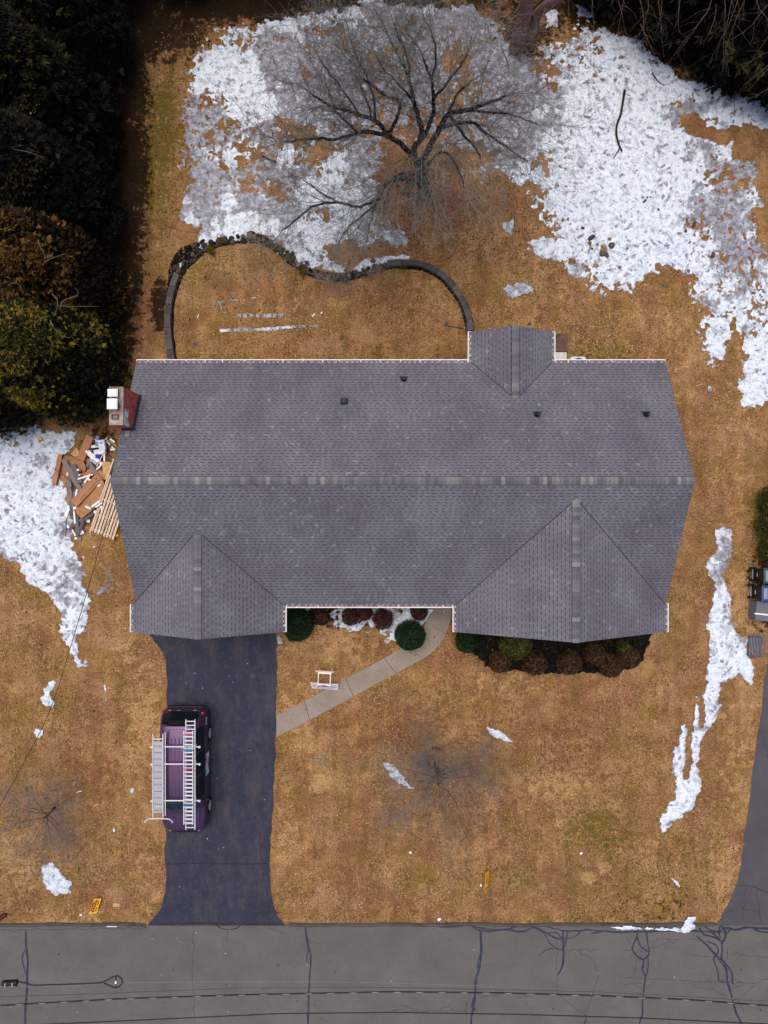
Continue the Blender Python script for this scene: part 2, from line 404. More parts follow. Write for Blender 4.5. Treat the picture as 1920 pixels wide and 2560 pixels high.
SEAMS = [
 (.12, [zb(110, 700), zb(113, 760), zb(120, 830), zb(118, 900), zb(117, 960), zb(110, 1040), zb(110, 1106), zb(112, 1300)]),
 (.06, [zb(112, 780), zb(97, 820), zb(103, 860), zb(117, 905)]),
 (.10, [zb(1318, 680), zb(1330, 760), zb(1342, 820), zb(1338, 900), zb(1334, 980), zb(1332, 1040), zb(1330, 1106), zb(1335, 1300)]),
 (.06, [zb(1335, 770), zb(1328, 810), zb(1323, 840)]),
 (.11, [zd(708, 155), zd(708, 220), zd(712, 330), zd(695, 450), zd(672, 530), zd(662, 640), zd(650, 740), zd(635, 830), zd(632, 892), zd(640, 1100)]),
 (.06, [zd(705, 330), zd(690, 380), zd(676, 455)]), (.16, [zd(665, 660), zd(650, 720), zd(640, 760)]), (.05, [zd(650, 745), zd(665, 785), zd(682, 778)]),
 (.09, [zd(365, 120), zd(500, 115), zd(620, 108), zd(680, 138), zd(780, 152), zd(900, 140), zd(980, 152), zd(1060, 152), zd(1130, 125), zd(1220, 160), zd(1300, 205), zd(1360, 212)]),
 (.08, [zd(620, 108), zd(720, 128), zd(800, 140), zd(930, 135), zd(1010, 110), zd(1100, 112)]),
 (.06, [zd(1150, 130), zd(1220, 180), zd(1260, 250), zd(1310, 290), zd(1360, 300)]), (.05, [zd(1172, 345), zd(1230, 302), zd(1290, 285)]),
 (.10, [zd(1365, 145), zd(1362, 220), zd(1366, 300), zd(1365, 400), zd(1345, 460), zd(1318, 500)]), (.07, [zd(1402, 140), zd(1392, 210), zd(1372, 290)]),
 (.07, [zd(1200, 100), zd(1290, 130), zd(1380, 148), zd(1480, 150), zd(1560, 140), zd(1659, 150)]), (.06, [zd(1230, 170), zd(1310, 165), zd(1352, 200), zd(1420, 208), zd(1480, 180), zd(1500, 150)]),
 (.09, [zc(-380, 712), zc(-250, 680), zc(-100, 690), zc(60, 690), zc(230, 686), zc(400, 680), zc(560, 680), zc(700, 672), zc(860, 680), zc(1000, 690), zc(1140, 690)]),
 (.08, [zc(150, 640), zc(148, 740), zc(100, 860), zc(110, 920), zc(170, 985), zc(220, 1020), zc(212, 1120), zc(240, 1200), zc(235, 1300), zc(225, 1400), zc(212, 1500), zc(212, 1620), zc(180, 1740), zc(170, 1900)]),
 (.08, [zc(240, 660), zc(262, 720), zc(275, 830), zc(290, 920), zc(270, 970), zc(220, 1015)]), (.07, [zc(148, 740), zc(180, 840), zc(230, 890), zc(285, 915)]), (.07, [zc(270, 975), zc(275, 1100), zc(258, 1180), zc(240, 1205)]),
 (.05, [zc(222, 1020), zc(228, 1110)]),
 (.10, [zc(830, 735), zc(930, 820), zc(1050, 950), zc(1140, 1030), zc(1180, 1130), zc(1190, 1260), zc(1220, 1350), zc(1245, 1450), zc(1275, 1570), zc(1310, 1660), zc(1345, 1735), zc(1360, 1900)]),
 (.08, [zc(945, 795), zc(1050, 840), zc(1085, 910), zc(1050, 965), zc(1035, 1010), zc(1080, 1150), zc(1095, 1250), zc(1190, 1270)]),
 (.09, [zc(1130, 790), zc(1130, 900), zc(1130, 1000), zc(1200, 1090), zc(1245, 1180), zc(1250, 1300)]), (.07, [zc(1080, 1000), zc(1150, 1080), zc(1180, 1160)]),
 (.10, [zc(860, 640), zc(930, 720), zc(1040, 750), zc(1130, 800), zc(1165, 760), zc(1160, 680), zc(1110, 610)]), (.09, [zc(930, 625), zc(1010, 690), zc(1060, 740), zc(1110, 790)]),
 (.08, [zc(1100, 620), zc(1095, 700), zc(1110, 760)]), (.07, [zc(1000, 670), zc(1080, 680), zc(1160, 650), zc(1230, 630)]), (.07, [zc(1180, 720), zc(1220, 670), zc(1300, 655), zc(1400, 650)]),
 (.12, [zc(1140, 640), zc(1300, 665), zc(1380, 640), zc(1500, 640), zc(1659, 655), zc(1900, 660)]), (.10, [zc(1480, 640), zc(1570, 685), zc(1700, 690)]), (.05, [zc(1500, 660), zc(1600, 640), zc(1700, 640)]),
 (.05, [zd(1535, 805), zd(1545, 850), zd(1530, 892)]),
]
for i, (w_, P) in enumerate(SEAMS):
    b = MB(); ribbon(b, P, w_*0.74, 0.0085+0.0006*(i % 6), seed=i); b.build('tar_seam', M_tar, road)
def crack_line(a, c, n, amp, seed):
    a = np.array(a); c = np.array(c); r = np.random.default_rng(seed); out = []
    d = c-a; nrm = np.array([-d[1], d[0]])/(np.linalg.norm(d)+1e-9)
    for i in range(n+1):
        q = a+d*i/n+nrm*r.normal(0, amp)*(0 if i in (0, n) else 1); out.append(tuple(q))
    return out
CR = [(zb(832, 672), zb(838, 1106)), (zb(980, 690), zb(985, 750)), (zb(1160, 690), zb(1240, 712)), (zb(1330, 740), zb(1380, 760)),
      (zd(0, 785), zd(600, 788)), (zd(600, 720), zd(590, 892)), (zd(390, 780), zd(480, 715)), (zd(70, 745), zd(220, 780)), (zd(1320, 500), zd(1330, 660)), (zd(1330, 660), zd(1490, 790)), (zd(1490, 790), zd(1560, 792)),
      (zd(1560, 792), zd(1600, 640)), (zd(1600, 640), zd(1659, 500)), (zd(1490, 300), zd(1610, 390)), (zd(1610, 390), zd(1659, 470)), (zd(1380, 300), zd(1640, 305)), (zd(1310, 210), zd(1310, 470)), (zd(710, 680), zd(860, 650)), (zd(990, 680), zd(1180, 655)),
      (zc(0, 1220), zc(560, 1240)), (zc(560, 1250), zc(1100, 1270)), (zc(1190, 1270), zc(1420, 1280)), (zc(1420, 1280), zc(1659, 1240)), (zc(0, 905), zc(280, 900)), (zc(280, 890), zc(440, 830)), (zc(440, 830), zc(660, 770)), (zc(290, 790), zc(620, 775)),
      (zc(740, 780), zc(900, 780)), (zc(760, 1280), zc(860, 1340)), (zc(860, 1340), zc(1010, 1350)), (zc(1010, 1350), zc(1180, 1430)), (zc(1230, 1360), zc(1380, 1290)), (zc(1380, 1420), zc(1500, 1310)), (zc(1200, 870), zc(1180, 1020)), (zc(1200, 940), zc(1659, 985)),
      (zc(30, 750), zc(90, 900)), (zc(150, 1000), zc(130, 1160)), (zc(250, 1335), zc(360, 1265)), (zc(0, 1300), zc(210, 1280)), (zc(700, 940), zc(1000, 980)), (zc(1280, 1240), zc(1370, 1290)), (zc(1310, 1430), zc(1380, 1620)), (zc(140, 1290), zc(220, 1370)),
      (zb(0, 700), zb(640, 690)), (zb(650, 680), zb(1320, 685)), (zb(560, 676), zb(600, 690))]
cb = MB()
for i, (a, c) in enumerate(CR):
    L = math.dist(a, c); ribbon(cb, crack_line(a, c, max(4, int(L/.16)), .03, i), .013, 0.0065, wob=.008, seed=i)
tag(cb.build('cracks', M_crack, road), kind='stuff')
# driveway joint, cracks, drips
def dv(x, y): return v(x, y)
b = MB(); ribbon(b, [dv(357, 1866), dv(420, 1865), dv(500, 1866), dv(582, 1865)], .06, .0155, wob=.005, seed=5); b.build('joint', M_crack, drive)
b = MB(); ribbon(b, [dv(340, 1996), dv(430, 1994), dv(520, 1995), dv(612, 1996)], .07, .0155, wob=.008, seed=6); b.build('joint', M_crack, drive)
cb = MB()
for i, (a, c) in enumerate([(dv(352, 1425), dv(380, 1400)), (dv(380, 1400), dv(405, 1378)), (dv(592, 1640), dv(566, 1662)), (dv(566, 1662), dv(568, 1720)), (dv(568, 1720), dv(560, 1780)), (dv(560, 1780), dv(563, 1855)), (dv(480, 1880), dv(520, 1890)),
                            (dv(575, 1950), dv(612, 1985)), (dv(590, 1935), dv(565, 1985)), (dv(585, 1955), dv(556, 1975)), (dv(600, 1960), dv(580, 1995)), (dv(468, 1995), dv(520, 1996)), (dv(565, 1970), dv(610, 1970)), (dv(530, 1735), dv(500, 1734)), (dv(570, 1600), dv(520, 1560))]):
    ribbon(cb, crack_line(a, c, max(3, int(math.dist(a, c)/.16)), .02, 50+i), .02, .0148, seed=i)
arc = [dv(468+26*(1-math.cos(t)), 1996+11*math.sin(t)) for t in np.linspace(0, math.pi, 9)]
ribbon(cb, arc, .035, .0152, seed=9)
tag(cb.build('cracks', M_crack, drive), kind='stuff')
cb = MB(); r_ = random.Random(4)
for (x, y, q) in [(548, 1390, .03), (470, 1800, .09), (478, 1806, .06), (508, 1813, .08), (492, 1722, .05), (504, 1818, .03), (460, 1793, .04), (545, 1460, .14), (548, 1640, .06), (520, 1640, .03), (560, 1820, .03), (470, 1700, .05)]:
    cx, cy = dv(x, y); cb.face([(cx+q*(.6+.5*r_.random())*math.cos(a), cy+q*(.6+.5*r_.random())*math.sin(a), .0162) for a in np.linspace(0, 2*math.pi, 11)[:-1]])
tag(cb.build('oil_drips', M_tar, drive), kind='stuff')
cb = MB()
for i, (a, c) in enumerate([(dv(1586, 1911), dv(1625, 1914)), (dv(1625, 1914), dv(1660, 1928)), (dv(1612, 1915), dv(1604, 1965)), (dv(1600, 1945), dv(1606, 1990)), (dv(1632, 1920), dv(1645, 1995)), (dv(1640, 1575), dv(1659, 1585)), (dv(1648, 1590), dv(1660, 1640)), (dv(1604, 1965), dv(1640, 1966))]):
    ribbon(cb, crack_line(a, c, max(3, int(math.dist(a, c)/.14)), .025, 90+i), .03 if i < 2 else .014, .0152, seed=i)
tag(cb.build('cracks', M_crack, drive2), kind='stuff')

# ---- front walk of concrete slabs
def walk_material():
    t = NT('aggregate concrete')
    c = t.ramp(t.noise(1.1, 5, 0.6), [(0.3, (0.235, 0.185, 0.150)), (0.7, (0.315, 0.252, 0.208))])
    c = t.mix(1.0, c, t.ramp(t.noise(45, 3, 0.85), [(0.28, 0.55), (0.5, 1.0), (0.72, 1.45)]), 'MULTIPLY')
    c = t.mix(t.math('MULTIPLY', t.ramp(t.noise(3, 5, .7), [(0.6, 0.0), (0.8, 1.0)]), .4), c, (0.16, 0.12, 0.09))
    t.bump(t.noise(60, 3, .8), .3, .01)
    return t.done(c, .9, .2)
M_walk = walk_material()
WL = catmull([(*v(597, 1546), 0), (*v(650, 1519), 0), (*v(720, 1480), 0), (*v(790, 1443), 0), (*v(850, 1410), 0), (*v(890, 1383), 0), (*v(915, 1352), 0), (*v(926, 1322), 0), (*v(928, 1290), 0)], 8)
WR = catmull([(*v(597, 1592), 0), (*v(660, 1560), 0), (*v(735, 1520), 0), (*v(810, 1479), 0), (*v(880, 1441), 0), (*v(930, 1412), 0), (*v(958, 1378), 0), (*v(973, 1340), 0), (*v(976, 1290), 0)], 8)
walk = tag(bpy.data.objects.new('path', None), 'pale aggregate concrete walk curving from the driveway to the front door', 'path', kind='structure'); C.objects.link(walk)
cuts = [0, 9, 19, 29, 37, 44, 50, 57, 64]
for a, c in zip(cuts[:-1], cuts[1:]):
    A = [WL[i].copy() for i in range(a, c+1)]; Bq = [WR[i].copy() for i in range(a, c+1)]
    A[0] = A[0].lerp(A[1], .08); Bq[0] = Bq[0].lerp(Bq[1], .08)
    MB().prism([(q.x, q.y) for q in A]+[(q.x, q.y) for q in Bq[::-1]], 0.0, .03+.004*random.random()).build('paving_slab', M_walk, walk, bevel=.006)
b = MB(); strip(b, [(q.x, q.y) for q in WL], [(q.x, q.y) for q in WR], .004); b.build('joint_bed', M_crack, walk)

# ================================================================== SNOW
def snow_material():
    t = NT('old snow'); s = t.sep(t.attr('snow_state'))
    n1 = t.noise(5, 6, .7); n2 = t.noise(26, 4, .75)
    white = t.ramp(n1, [(0.34, (0.47, 0.53, 0.65)), (0.47, (0.72, 0.77, 0.85)), (0.60, (0.83, 0.87, 0.92))])
    ice = t.ramp(t.noise(4.5, 6, .75), [(0.36, (0.17, 0.160, 0.168)), (0.5, (0.31, 0.305, 0.345)), (0.62, (0.50, 0.51, 0.60))])
    q = t.math('ADD', s[0], t.math('MULTIPLY', t.math('SUBTRACT', t.noise(1.8, 9, .78), .5), 2.6))
    c = t.mix(t.ramp(q, [(0.36, 0.0), (0.66, 1.0)]), white, ice)
    # footprints, wet hollows and grit
    foot = t.ramp(t.noise(3.0, 5, .7, dist=.3), [(0.57, 0.0), (0.64, 1.0)])
    c = t.mix(t.math('MULTIPLY', foot, t.math('ADD', .25, t.math('MULTIPLY', s[1], .5))), c, (0.28, 0.29, 0.34))
    grit = t.ramp(t.noise(8, 6, .75), [(0.575, 0.0), (0.64, 1.0)])
    c = t.mix(t.math('MULTIPLY', grit, t.math('ADD', .12, t.math('MULTIPLY', s[1], .85))), c, (0.085, 0.085, 0.11))
    fine = t.ramp(t.noise(30, 3, .7), [(0.60, 0.0), (0.68, 1.0)])
    c = t.mix(t.math('MULTIPLY', fine, t.math('ADD', .12, t.math('MULTIPLY', s[1], .5))), c, (0.10, 0.08, 0.08))
    c = t.mix(1.0, c, t.ramp(n2, [(0.34, 0.80), (0.50, 1.0), (0.66, 1.07)]), 'MULTIPLY')
    h = t.math('SUBTRACT', t.math('ADD', n1, t.math('MULTIPLY', n2, .4)), t.math('ADD', t.math('MULTIPLY', foot, .6), t.math('MULTIPLY', grit, .3)))
    t.bump(h, .8, .06)
    t.b.inputs['Subsurface Weight'].default_value = 0.0
    return t.done(c, .6, .35)
M_snow = snow_material()
def build_snow(polys, label, soft=.5, amp=.9, freq=1.4, seed=0, ice=None, dirt=None, holes=(), step=.042, thick=.05, z0=.012, bias=0.0, coord=v, g=0.6, base_ice=0.0, base_dirt=.15, lace=.5, lacy=(), cap=1.2, icn=1.0, prints=0):
    W = [[coord(*q) for q in P] for P in polys]
    al = np.array([q for P in W for q in P]); lo = al.min(0)-.3; hi = al.max(0)+.3
    lo = np.maximum(lo, [-19, -22.5]); hi = np.minimum(hi, [19, 23.5])
    xs = np.arange(lo[0], hi[0], step); ys = np.arange(lo[1], hi[1], step); XX, YY = np.meshgrid(xs, ys)
    # ragged domain so that the outline follows no grid line
    XX = XX+(vnoise(XX*9, YY*9, 40)-.5)*step*.9; YY = YY+(vnoise(XX*9, YY*9, 41)-.5)*step*.9
    wx = XX+(fbm(XX, YY, .8, 5, seed+20, .6)-.5)*3.2; wy = YY+(fbm(XX, YY, .8, 5, seed+30, .6)-.5)*3.2
    hx = XX+(fbm(XX, YY, 1.6, 4, seed+21, .6)-.5)*1.1; hy = YY+(fbm(XX, YY, 1.6, 4, seed+31, .6)-.5)*1.1
    m = np.full(XX.shape, -9.0)
    for P in W: m = np.maximum(m, np.clip(poly_sd(XX, YY, P)/soft, -1.2, cap))
    for cx, cy, rx, ry, k in holes: m = m-k*np.clip(blob(hx, hy, cx, cy, rx, ry)*2, 0, 1)
    n = (fbm(XX, YY, freq, 6, seed, g)-.5)*2.2
    n2 = (fbm(XX, YY, 5.2, 4, seed+3, .7)-.5)*2.6
    lc = np.full(XX.shape, lace)
    for cx, cy, rx, ry, k in lacy: lc = np.maximum(lc, k*np.clip(blob(wx, wy, cx, cy, rx, ry)*2, 0, 1))
    m = m+amp*2*n+lc*n2+bias-.28*np.maximum(lc-.5, 0); mz = m-lc*n2*.75
    keep = m > 0
    fk = (keep[:-1, :-1].astype(int)+keep[1:, :-1]+keep[:-1, 1:]+keep[1:, 1:]) >= 3
    z = z0+np.clip(np.minimum(m*1.5, .15+mz), 0, 1)**.7*thick+(fbm(XX, YY, 5, 3, seed+9)-.5)*.02*np.clip(m*3, 0, 1)
    ic = np.full(XX.shape, base_ice)
    for cx, cy, rx, ry, k in (ice or ()): ic = ic+k*np.clip(blob(wx, wy, cx, cy, rx, ry)*1.5, 0, 1)
    ic = ic+((fbm(XX, YY, 1.1, 6, seed+40, .68)-.5)*3.0*icn if ice else 0); ic = np.clip(ic, -.2, 1.1); ic = np.maximum(ic, np.clip(.72-m*1.9, 0, .72))
    di = np.full(XX.shape, base_dirt)
    for cx, cy, rx, ry, k in (dirt or ()): di = di+k*np.clip(blob(XX, YY, cx, cy, rx, ry)*1.8, 0, 1)
    rp = np.random.default_rng(seed+77); Hh, Ww = XX.shape
    for _ in range(prints):            # old footprints and melt pocks: shallow wet hollows
        r0, c0 = rp.integers(6, Hh-6), rp.integers(6, Ww-6)
        if m[r0, c0] < .25: continue
        a = rp.random()*3.14; big_ = rp.random() < .35; lx, ly = (.15, .06) if big_ else (.05+.05*rp.random(), .05); w_ = int(.2/step)+1
        sl = (slice(max(0, r0-w_), r0+w_+1), slice(max(0, c0-w_), c0+w_+1)); dx, dy = XX[sl]-XX[r0, c0], YY[sl]-YY[r0, c0]
        q = ((dx*math.cos(a)+dy*math.sin(a))/lx)**2+((-dx*math.sin(a)+dy*math.cos(a))/ly)**2
        e = np.clip(1.25-q, 0, 1); z[sl] -= e*.018; ic[sl] += e*(.75+.3*rp.random()); di[sl] += e*.5
    z = np.maximum(z, .006)
    i = np.arange(XX.size).reshape(XX.shape)
    F = np.stack([i[:-1, :-1], i[:-1, 1:], i[1:, 1:], i[1:, :-1]], -1)[fk]
    u, inv = np.unique(F.ravel(), return_inverse=True)
    V = np.stack([XX.ravel()[u], YY.ravel()[u], z.ravel()[u]], 1)
    col = np.stack([np.clip(ic.ravel()[u], 0, 1), np.clip(di.ravel()[u], 0, 1), 0*u], 1)
    me = np_mesh('snow', V, inv.reshape(-1, 4), M_snow, {'snow_state': col}, smooth=True)
    return tag(link('snow', me), label, 'snow', kind='stuff')
S1 = [(385, 580), (415, 548), (440, 494), (392, 470), (398, 420), (402, 330), (396, 260), (410, 150), (445, 95), (490, 60), (560, 45), (640, 42), (700, 22), (770, 5), (890, 4), (960, 18), (1020, 16), (1055, 55), (1085, 85), (1110, 108), (1150, 125), (1175, 108),
      (1205, 100), (1235, 72), (1265, 60), (1300, 66), (1380, 84), (1400, 112), (1440, 142), (1480, 172), (1560, 195), (1670, 222), (1720, 240), (1720, 860), (1660, 862), (1640, 858), (1608, 810), (1592, 770), (1580, 740), (1560, 790), (1532, 768), (1514, 700), (1508, 640), (1490, 602), (1440, 582), (1395, 602), (1375, 628),
      (1290, 632), (1235, 592), (1195, 552), (1200, 505), (1188, 470), (1150, 442), (1100, 425), (1050, 415), (1000, 375), (950, 330), (890, 350), (840, 380), (805, 430), (870, 500), (875, 530), (800, 532), (725, 538), (700, 555), (745, 580), (750, 592), (690, 590), (640, 570), (605, 542), (570, 515), (500, 508), (450, 520), (420, 545)]
build_snow([S1], 'large melting snow field across the back yard under the bare tree', soft=.55, amp=.5, freq=1.25, seed=1, g=.72, thick=.03, lace=.22, step=.036, base_ice=-.1, cap=.62, prints=1500,
   lacy=[(560, 330, 190, 110, 1.7), (430, 280, 60, 220, 1.5), (900, 260, 260, 260, 1.3), (1180, 480, 70, 110, 1.7), (1300, 600, 120, 50, 1.4), (1590, 560, 140, 320, 1.2), (1240, 120, 180, 80, 1.3), (1540, 200, 160, 40, 1.0), (480, 90, 120, 60, 1.4), (780, 90, 300, 80, 1.1), (760, 500, 140, 60, 1.1)],
   ice=[(640, 280, 520, 400, .72), (1020, 200, 280, 330, .66), (520, 450, 190, 80, .3), (420, 330, 90, 260, .4), (420, 200, 60, 140, .4), (780, 200, 260, 230, .62), (640, 130, 200, 90, .4), (1050, 220, 200, 220, .55), (940, 100, 250, 110, .5), (1560, 420, 170, 240, .72), (1620, 600, 110, 160, .55), (1500, 220, 120, 60, .5), (1230, 130, 160, 70, .45), (1270, 600, 110, 45, .55), (1420, 300, 50, 60, .5),
        (685, 395, 62, 80, -2.2), (515, 190, 115, 110, -1.7), (1340, 400, 190, 270, -.8), (660, 230, 60, 60, -.5), (520, 480, 60, 30, -.7), (560, 505, 90, 14, -.8), (780, 330, 60, 40, -.4), (640, 290, 40, 40, -.3), (1590, 690, 50, 90, -.6), (640, 330, 60, 60, .3), (480, 300, 90, 60, .3)],
   dirt=[(520, 190, 110, 110, .35), (1250, 190, 150, 110, .5), (1320, 250, 120, 120, .3), (600, 300, 180, 90, .5), (1230, 420, 80, 180, .25), (1280, 580, 110, 60, .5), (900, 120, 260, 110, .4), (480, 80, 120, 50, .7), (1560, 560, 140, 200, .3), (1430, 330, 100, 200, .2)],
   holes=[(640, 295, 60, 30, 1.0), (700, 330, 40, 24, .8), (620, 260, 36, 20, .5), (600, 395, 40, 24, .5), (560, 330, 60, 30, .35), (900, 400, 95, 100, 2.2), (880, 300, 70, 50, .5), (790, 300, 45, 40, .45), (930, 250, 60, 60, .4), (1020, 350, 90, 60, .6), (1080, 420, 90, 50, .8), (860, 450, 60, 40, .6),
          (1570, 288, 100, 24, 2.6), (1500, 262, 50, 20, 1.8), (1640, 315, 70, 36, 2.6), (1660, 400, 36, 90, 2.0), (1655, 480, 28, 60, 1.2), (1590, 745, 16, 70, 1.6), (500, 95, 60, 24, .6), (700, 60, 60, 25, .5), (990, 120, 40, 40, .7), (1000, 200, 50, 50, .6), (1165, 380, 40, 60, .5), (750, 540, 60, 18, .9), (1430, 590, 30, 15, .6), (1300, 545, 14, 10, 1.2), (1260, 520, 8, 8, .9),
          (1490, 490, 12, 20, .8), (1570, 560, 40, 25, .5), (450, 250, 18, 120, .25), (600, 420, 40, 20, .5), (830, 340, 40, 50, .5), (1640, 690, 30, 60, .5)])
build_snow([[(870, 548), (830, 552), (790, 564), (768, 580), (780, 584), (812, 574), (850, 566), (885, 560), (888, 552)]], 'narrow snow bank lying along the top of the stone wall', soft=.25, amp=.3, seed=3, lace=.2, bias=.1)
build_snow([[(-60, 900), (40, 925), (165, 930), (152, 975), (128, 1005), (150, 1060), (148, 1100), (160, 1165), (170, 1205), (177, 1250), (185, 1290), (182, 1360), (168, 1385), (187, 1440), (170, 1450), (145, 1412), (138, 1370), (120, 1312), (110, 1282), (60, 1258), (40, 1218), (0, 1205), (-60, 1190)]],
   'bright trampled snow patch beside the pile of building waste', soft=.4, amp=.4, freq=1.5, seed=5, thick=.08, base_ice=-.05, prints=420, ice=[(165, 1330, 30, 120, .35), (165, 1180, 14, 120, .4), (100, 1270, 60, 30, .3)], dirt=[(30, 1215, 60, 30, .8), (100, 1130, 25, 18, .5), (165, 1330, 30, 90, .25), (170, 1430, 25, 30, .6)])
build_snow([[(1545, 1145), (1562, 1140), (1578, 1145), (1580, 1190), (1562, 1242), (1580, 1300), (1582, 1358), (1600, 1372), (1622, 1376), (1610, 1400), (1634, 1440), (1622, 1478), (1590, 1462), (1555, 1476), (1552, 1520), (1562, 1522), (1530, 1578), (1515, 1590), (1506, 1650), (1514, 1700), (1497, 1750), (1452, 1775), (1430, 1797), (1426, 1770), (1458, 1722), (1452, 1640), (1470, 1580),
              (1476, 1540), (1484, 1585), (1478, 1680), (1488, 1690), (1493, 1600), (1503, 1505), (1515, 1570), (1524, 1480), (1532, 1400), (1530, 1330), (1545, 1260), (1530, 1240), (1528, 1200), (1545, 1185)]],
   'long ragged snow strip between the house and the right hand driveway', soft=.22, amp=.36, freq=2.0, seed=8, thick=.09, base_ice=-.05, prints=160, ice=[(1550, 1200, 35, 70, .6), (1575, 1330, 20, 90, .5), (1605, 1400, 30, 40, .5)], dirt=[(1560, 1430, 60, 60, .35), (1540, 1380, 40, 120, .15)])
for P, lab, kw in [
   ([(86, 1866), (115, 1864), (132, 1880), (152, 1902), (154, 1932), (122, 1931), (102, 1920), (92, 1895)], 'grey white snow lump on the lawn left of the driveway', dict(thick=.09, base_ice=.3)),
   ([(1049, 1569), (1075, 1576), (1112, 1604), (1090, 1600), (1064, 1589)], 'thin white sliver of snow on the front lawn', dict(soft=.1, thick=.05)),
   ([(828, 1645), (850, 1648), (885, 1688), (898, 1706), (868, 1702), (834, 1672)], 'thin greyish snow patch beside the young front yard tree', dict(base_ice=.45, bias=-.15)),
   ([(104, 1470), (122, 1473), (108, 1500), (116, 1530), (95, 1526), (90, 1508)], 'small broken snow patch on the left lawn under the cable', dict(bias=-.05)),
   ([(76, 1575), (90, 1578), (88, 1594), (78, 1592)], 'tiny snow lump on the left lawn', dict()),
   ([(224, 1478), (232, 1480), (232, 1515), (226, 1512)], 'thin upright streak of snow on the left lawn', dict(soft=.12, bias=-.1, base_ice=.4)),
   ([(1444, 1890), (1462, 1900), (1478, 1926), (1456, 1912)], 'small crumbling snow streak near the right hand driveway', dict(soft=.13)),
   ([(1065, 615), (1140, 608), (1150, 632), (1112, 648), (1075, 628)], 'thin patch of icy snow behind the rear gable', dict(base_ice=.55, bias=-.35, amp=.6)),
   ([(1222, 570), (1250, 575), (1250, 602), (1225, 600)], 'small icy snow patch at the edge of the snow field', dict(base_ice=.5, bias=-.1)),
   ([(1525, 832), (1540, 828), (1540, 846), (1528, 850)], 'tiny icy scrap of snow behind the right roof corner', dict(base_ice=.5, bias=-.15)),
   ([(206, 1280), (240, 1258), (244, 1264), (212, 1288)], 'thin grey bar of ice on the grass left of the house', dict(soft=.1, base_ice=.9)),
   ([(597, 1372), (606, 1374), (612, 1390), (600, 1392)], 'scrap of ice at the garage corner beside the driveway', dict(soft=.1, base_ice=.8)),
   ([(1075, 485), (1110, 470), (1110, 520), (1085, 500)], 'speckled snow remains right of the bare tree', dict(base_ice=.5, bias=-.45, amp=.7)),
   ([(1130, 520), (1200, 500), (1210, 570), (1150, 560)], 'crumbs of old snow at the lawn edge of the snow field', dict(base_ice=.4, bias=-.55, amp=.7)),
   ([(1580, 800), (1659, 830), (1690, 880), (1600, 880), (1585, 840)], 'scattered melting snow crumbs at the foot of the snow field', dict(base_ice=.2, bias=-.5, amp=.8)),
   ([(1175, 28), (1200, 20), (1205, 55), (1180, 60)], 'bluish snow scrap below the trees', dict(base_ice=.4)),
   ([(1240, 8), (1290, 12), (1285, 45), (1250, 40)], 'dim snow scrap under the hanging twigs', dict(base_ice=.5, bias=-.1)),
   ([(-200, 330), (12, 370), (28, 420), (14, 470), (-20, 640), (24, 700), (-20, 760), (-200, 760)], 'snow on the ground beyond the left evergreens', dict(soft=.5)),
   ([(280, 1700), (290, 1702), (288, 1716), (281, 1712)], 'pale scrap of snow beside the parked van', dict(soft=.1, bias=-.2)),
   ([(243, 1790), (250, 1788), (252, 1800), (245, 1802)], 'crumb of pinkish snow on the left lawn', dict(soft=.1, bias=-.1)),
 ]:
    a = dict(soft=.2, amp=.4, freq=2.6, seed=len(lab), thick=.05); a.update(kw); build_snow([P], lab, **a)
build_snow([[(1318, 1998), (1400, 2000), (1470, 2001), (1476, 1990), (1486, 1974), (1502, 1978), (1493, 1992), (1504, 1999), (1486, 2012), (1440, 2008), (1330, 2004)]], 'white snow strip lying along the road kerb', soft=.1, amp=.3, freq=3, seed=31, z0=.09, thick=.05, base_ice=-.2)
build_snow([[(650, 1308), (960, 1308), (966, 1335), (955, 1352), (925, 1346), (900, 1360), (868, 1388), (842, 1390), (800, 1366), (740, 1358), (705, 1345), (672, 1348)]], 'mottled snow among the shrubs under the front eave', soft=.25, amp=.6, freq=2.4, seed=12, thick=.035, base_ice=.42, base_dirt=.8, lace=1.3, cap=.8,
   holes=[(690, 1335, 30, 30, 1.2), (800, 1348, 30, 12, 1.0), (950, 1320, 14, 30, 1.6), (830, 1360, 50, 8, .8)])
# strips left where boards lay inside the stone ring
ST = [[(473, 711), (500, 709), (500, 717), (473, 718)]] + [[(505+i*1.0, 709-i*.05), (560, 708), (560, 715), (505, 717)] for i in range(1)] + [[(562, 708), (618, 704), (618, 712), (562, 715)], [(621, 704), (642, 703), (642, 709), (621, 711)], [(646, 703), (663, 702), (663, 708), (646, 709)], [(667, 702), (686, 701), (686, 707), (667, 708)]]
build_snow(ST, 'line of icy strips across the ringed lawn where boards lay', soft=.06, amp=.22, freq=4, seed=14, thick=.012, base_ice=.85, ice=[(660, 706, 50, 20, -1)], bias=.1)
ST = [[(512+13*i, 678), (521+13*i, 677), (522+13*i, 686), (513+13*i, 686)] for i in range(8)]
build_snow(ST, 'row of small icy squares on the ringed lawn', soft=.07, amp=.3, freq=4, seed=15, thick=.015, base_ice=.85, bias=.05)
ST = [[(470, 651), (516, 645), (516, 650), (472, 656)], [(520, 645), (560, 640), (560, 643), (520, 649)], [(462, 672), (492, 673), (492, 677), (462, 677)], [(474, 656), (480, 657), (480, 672), (475, 672)], [(460, 656), (466, 660), (464, 668), (459, 664)]]
build_snow(ST, 'faint thin ice marks on the ringed lawn', soft=.07, amp=.4, freq=4, seed=16, thick=.012, base_ice=.95, bias=-.15)
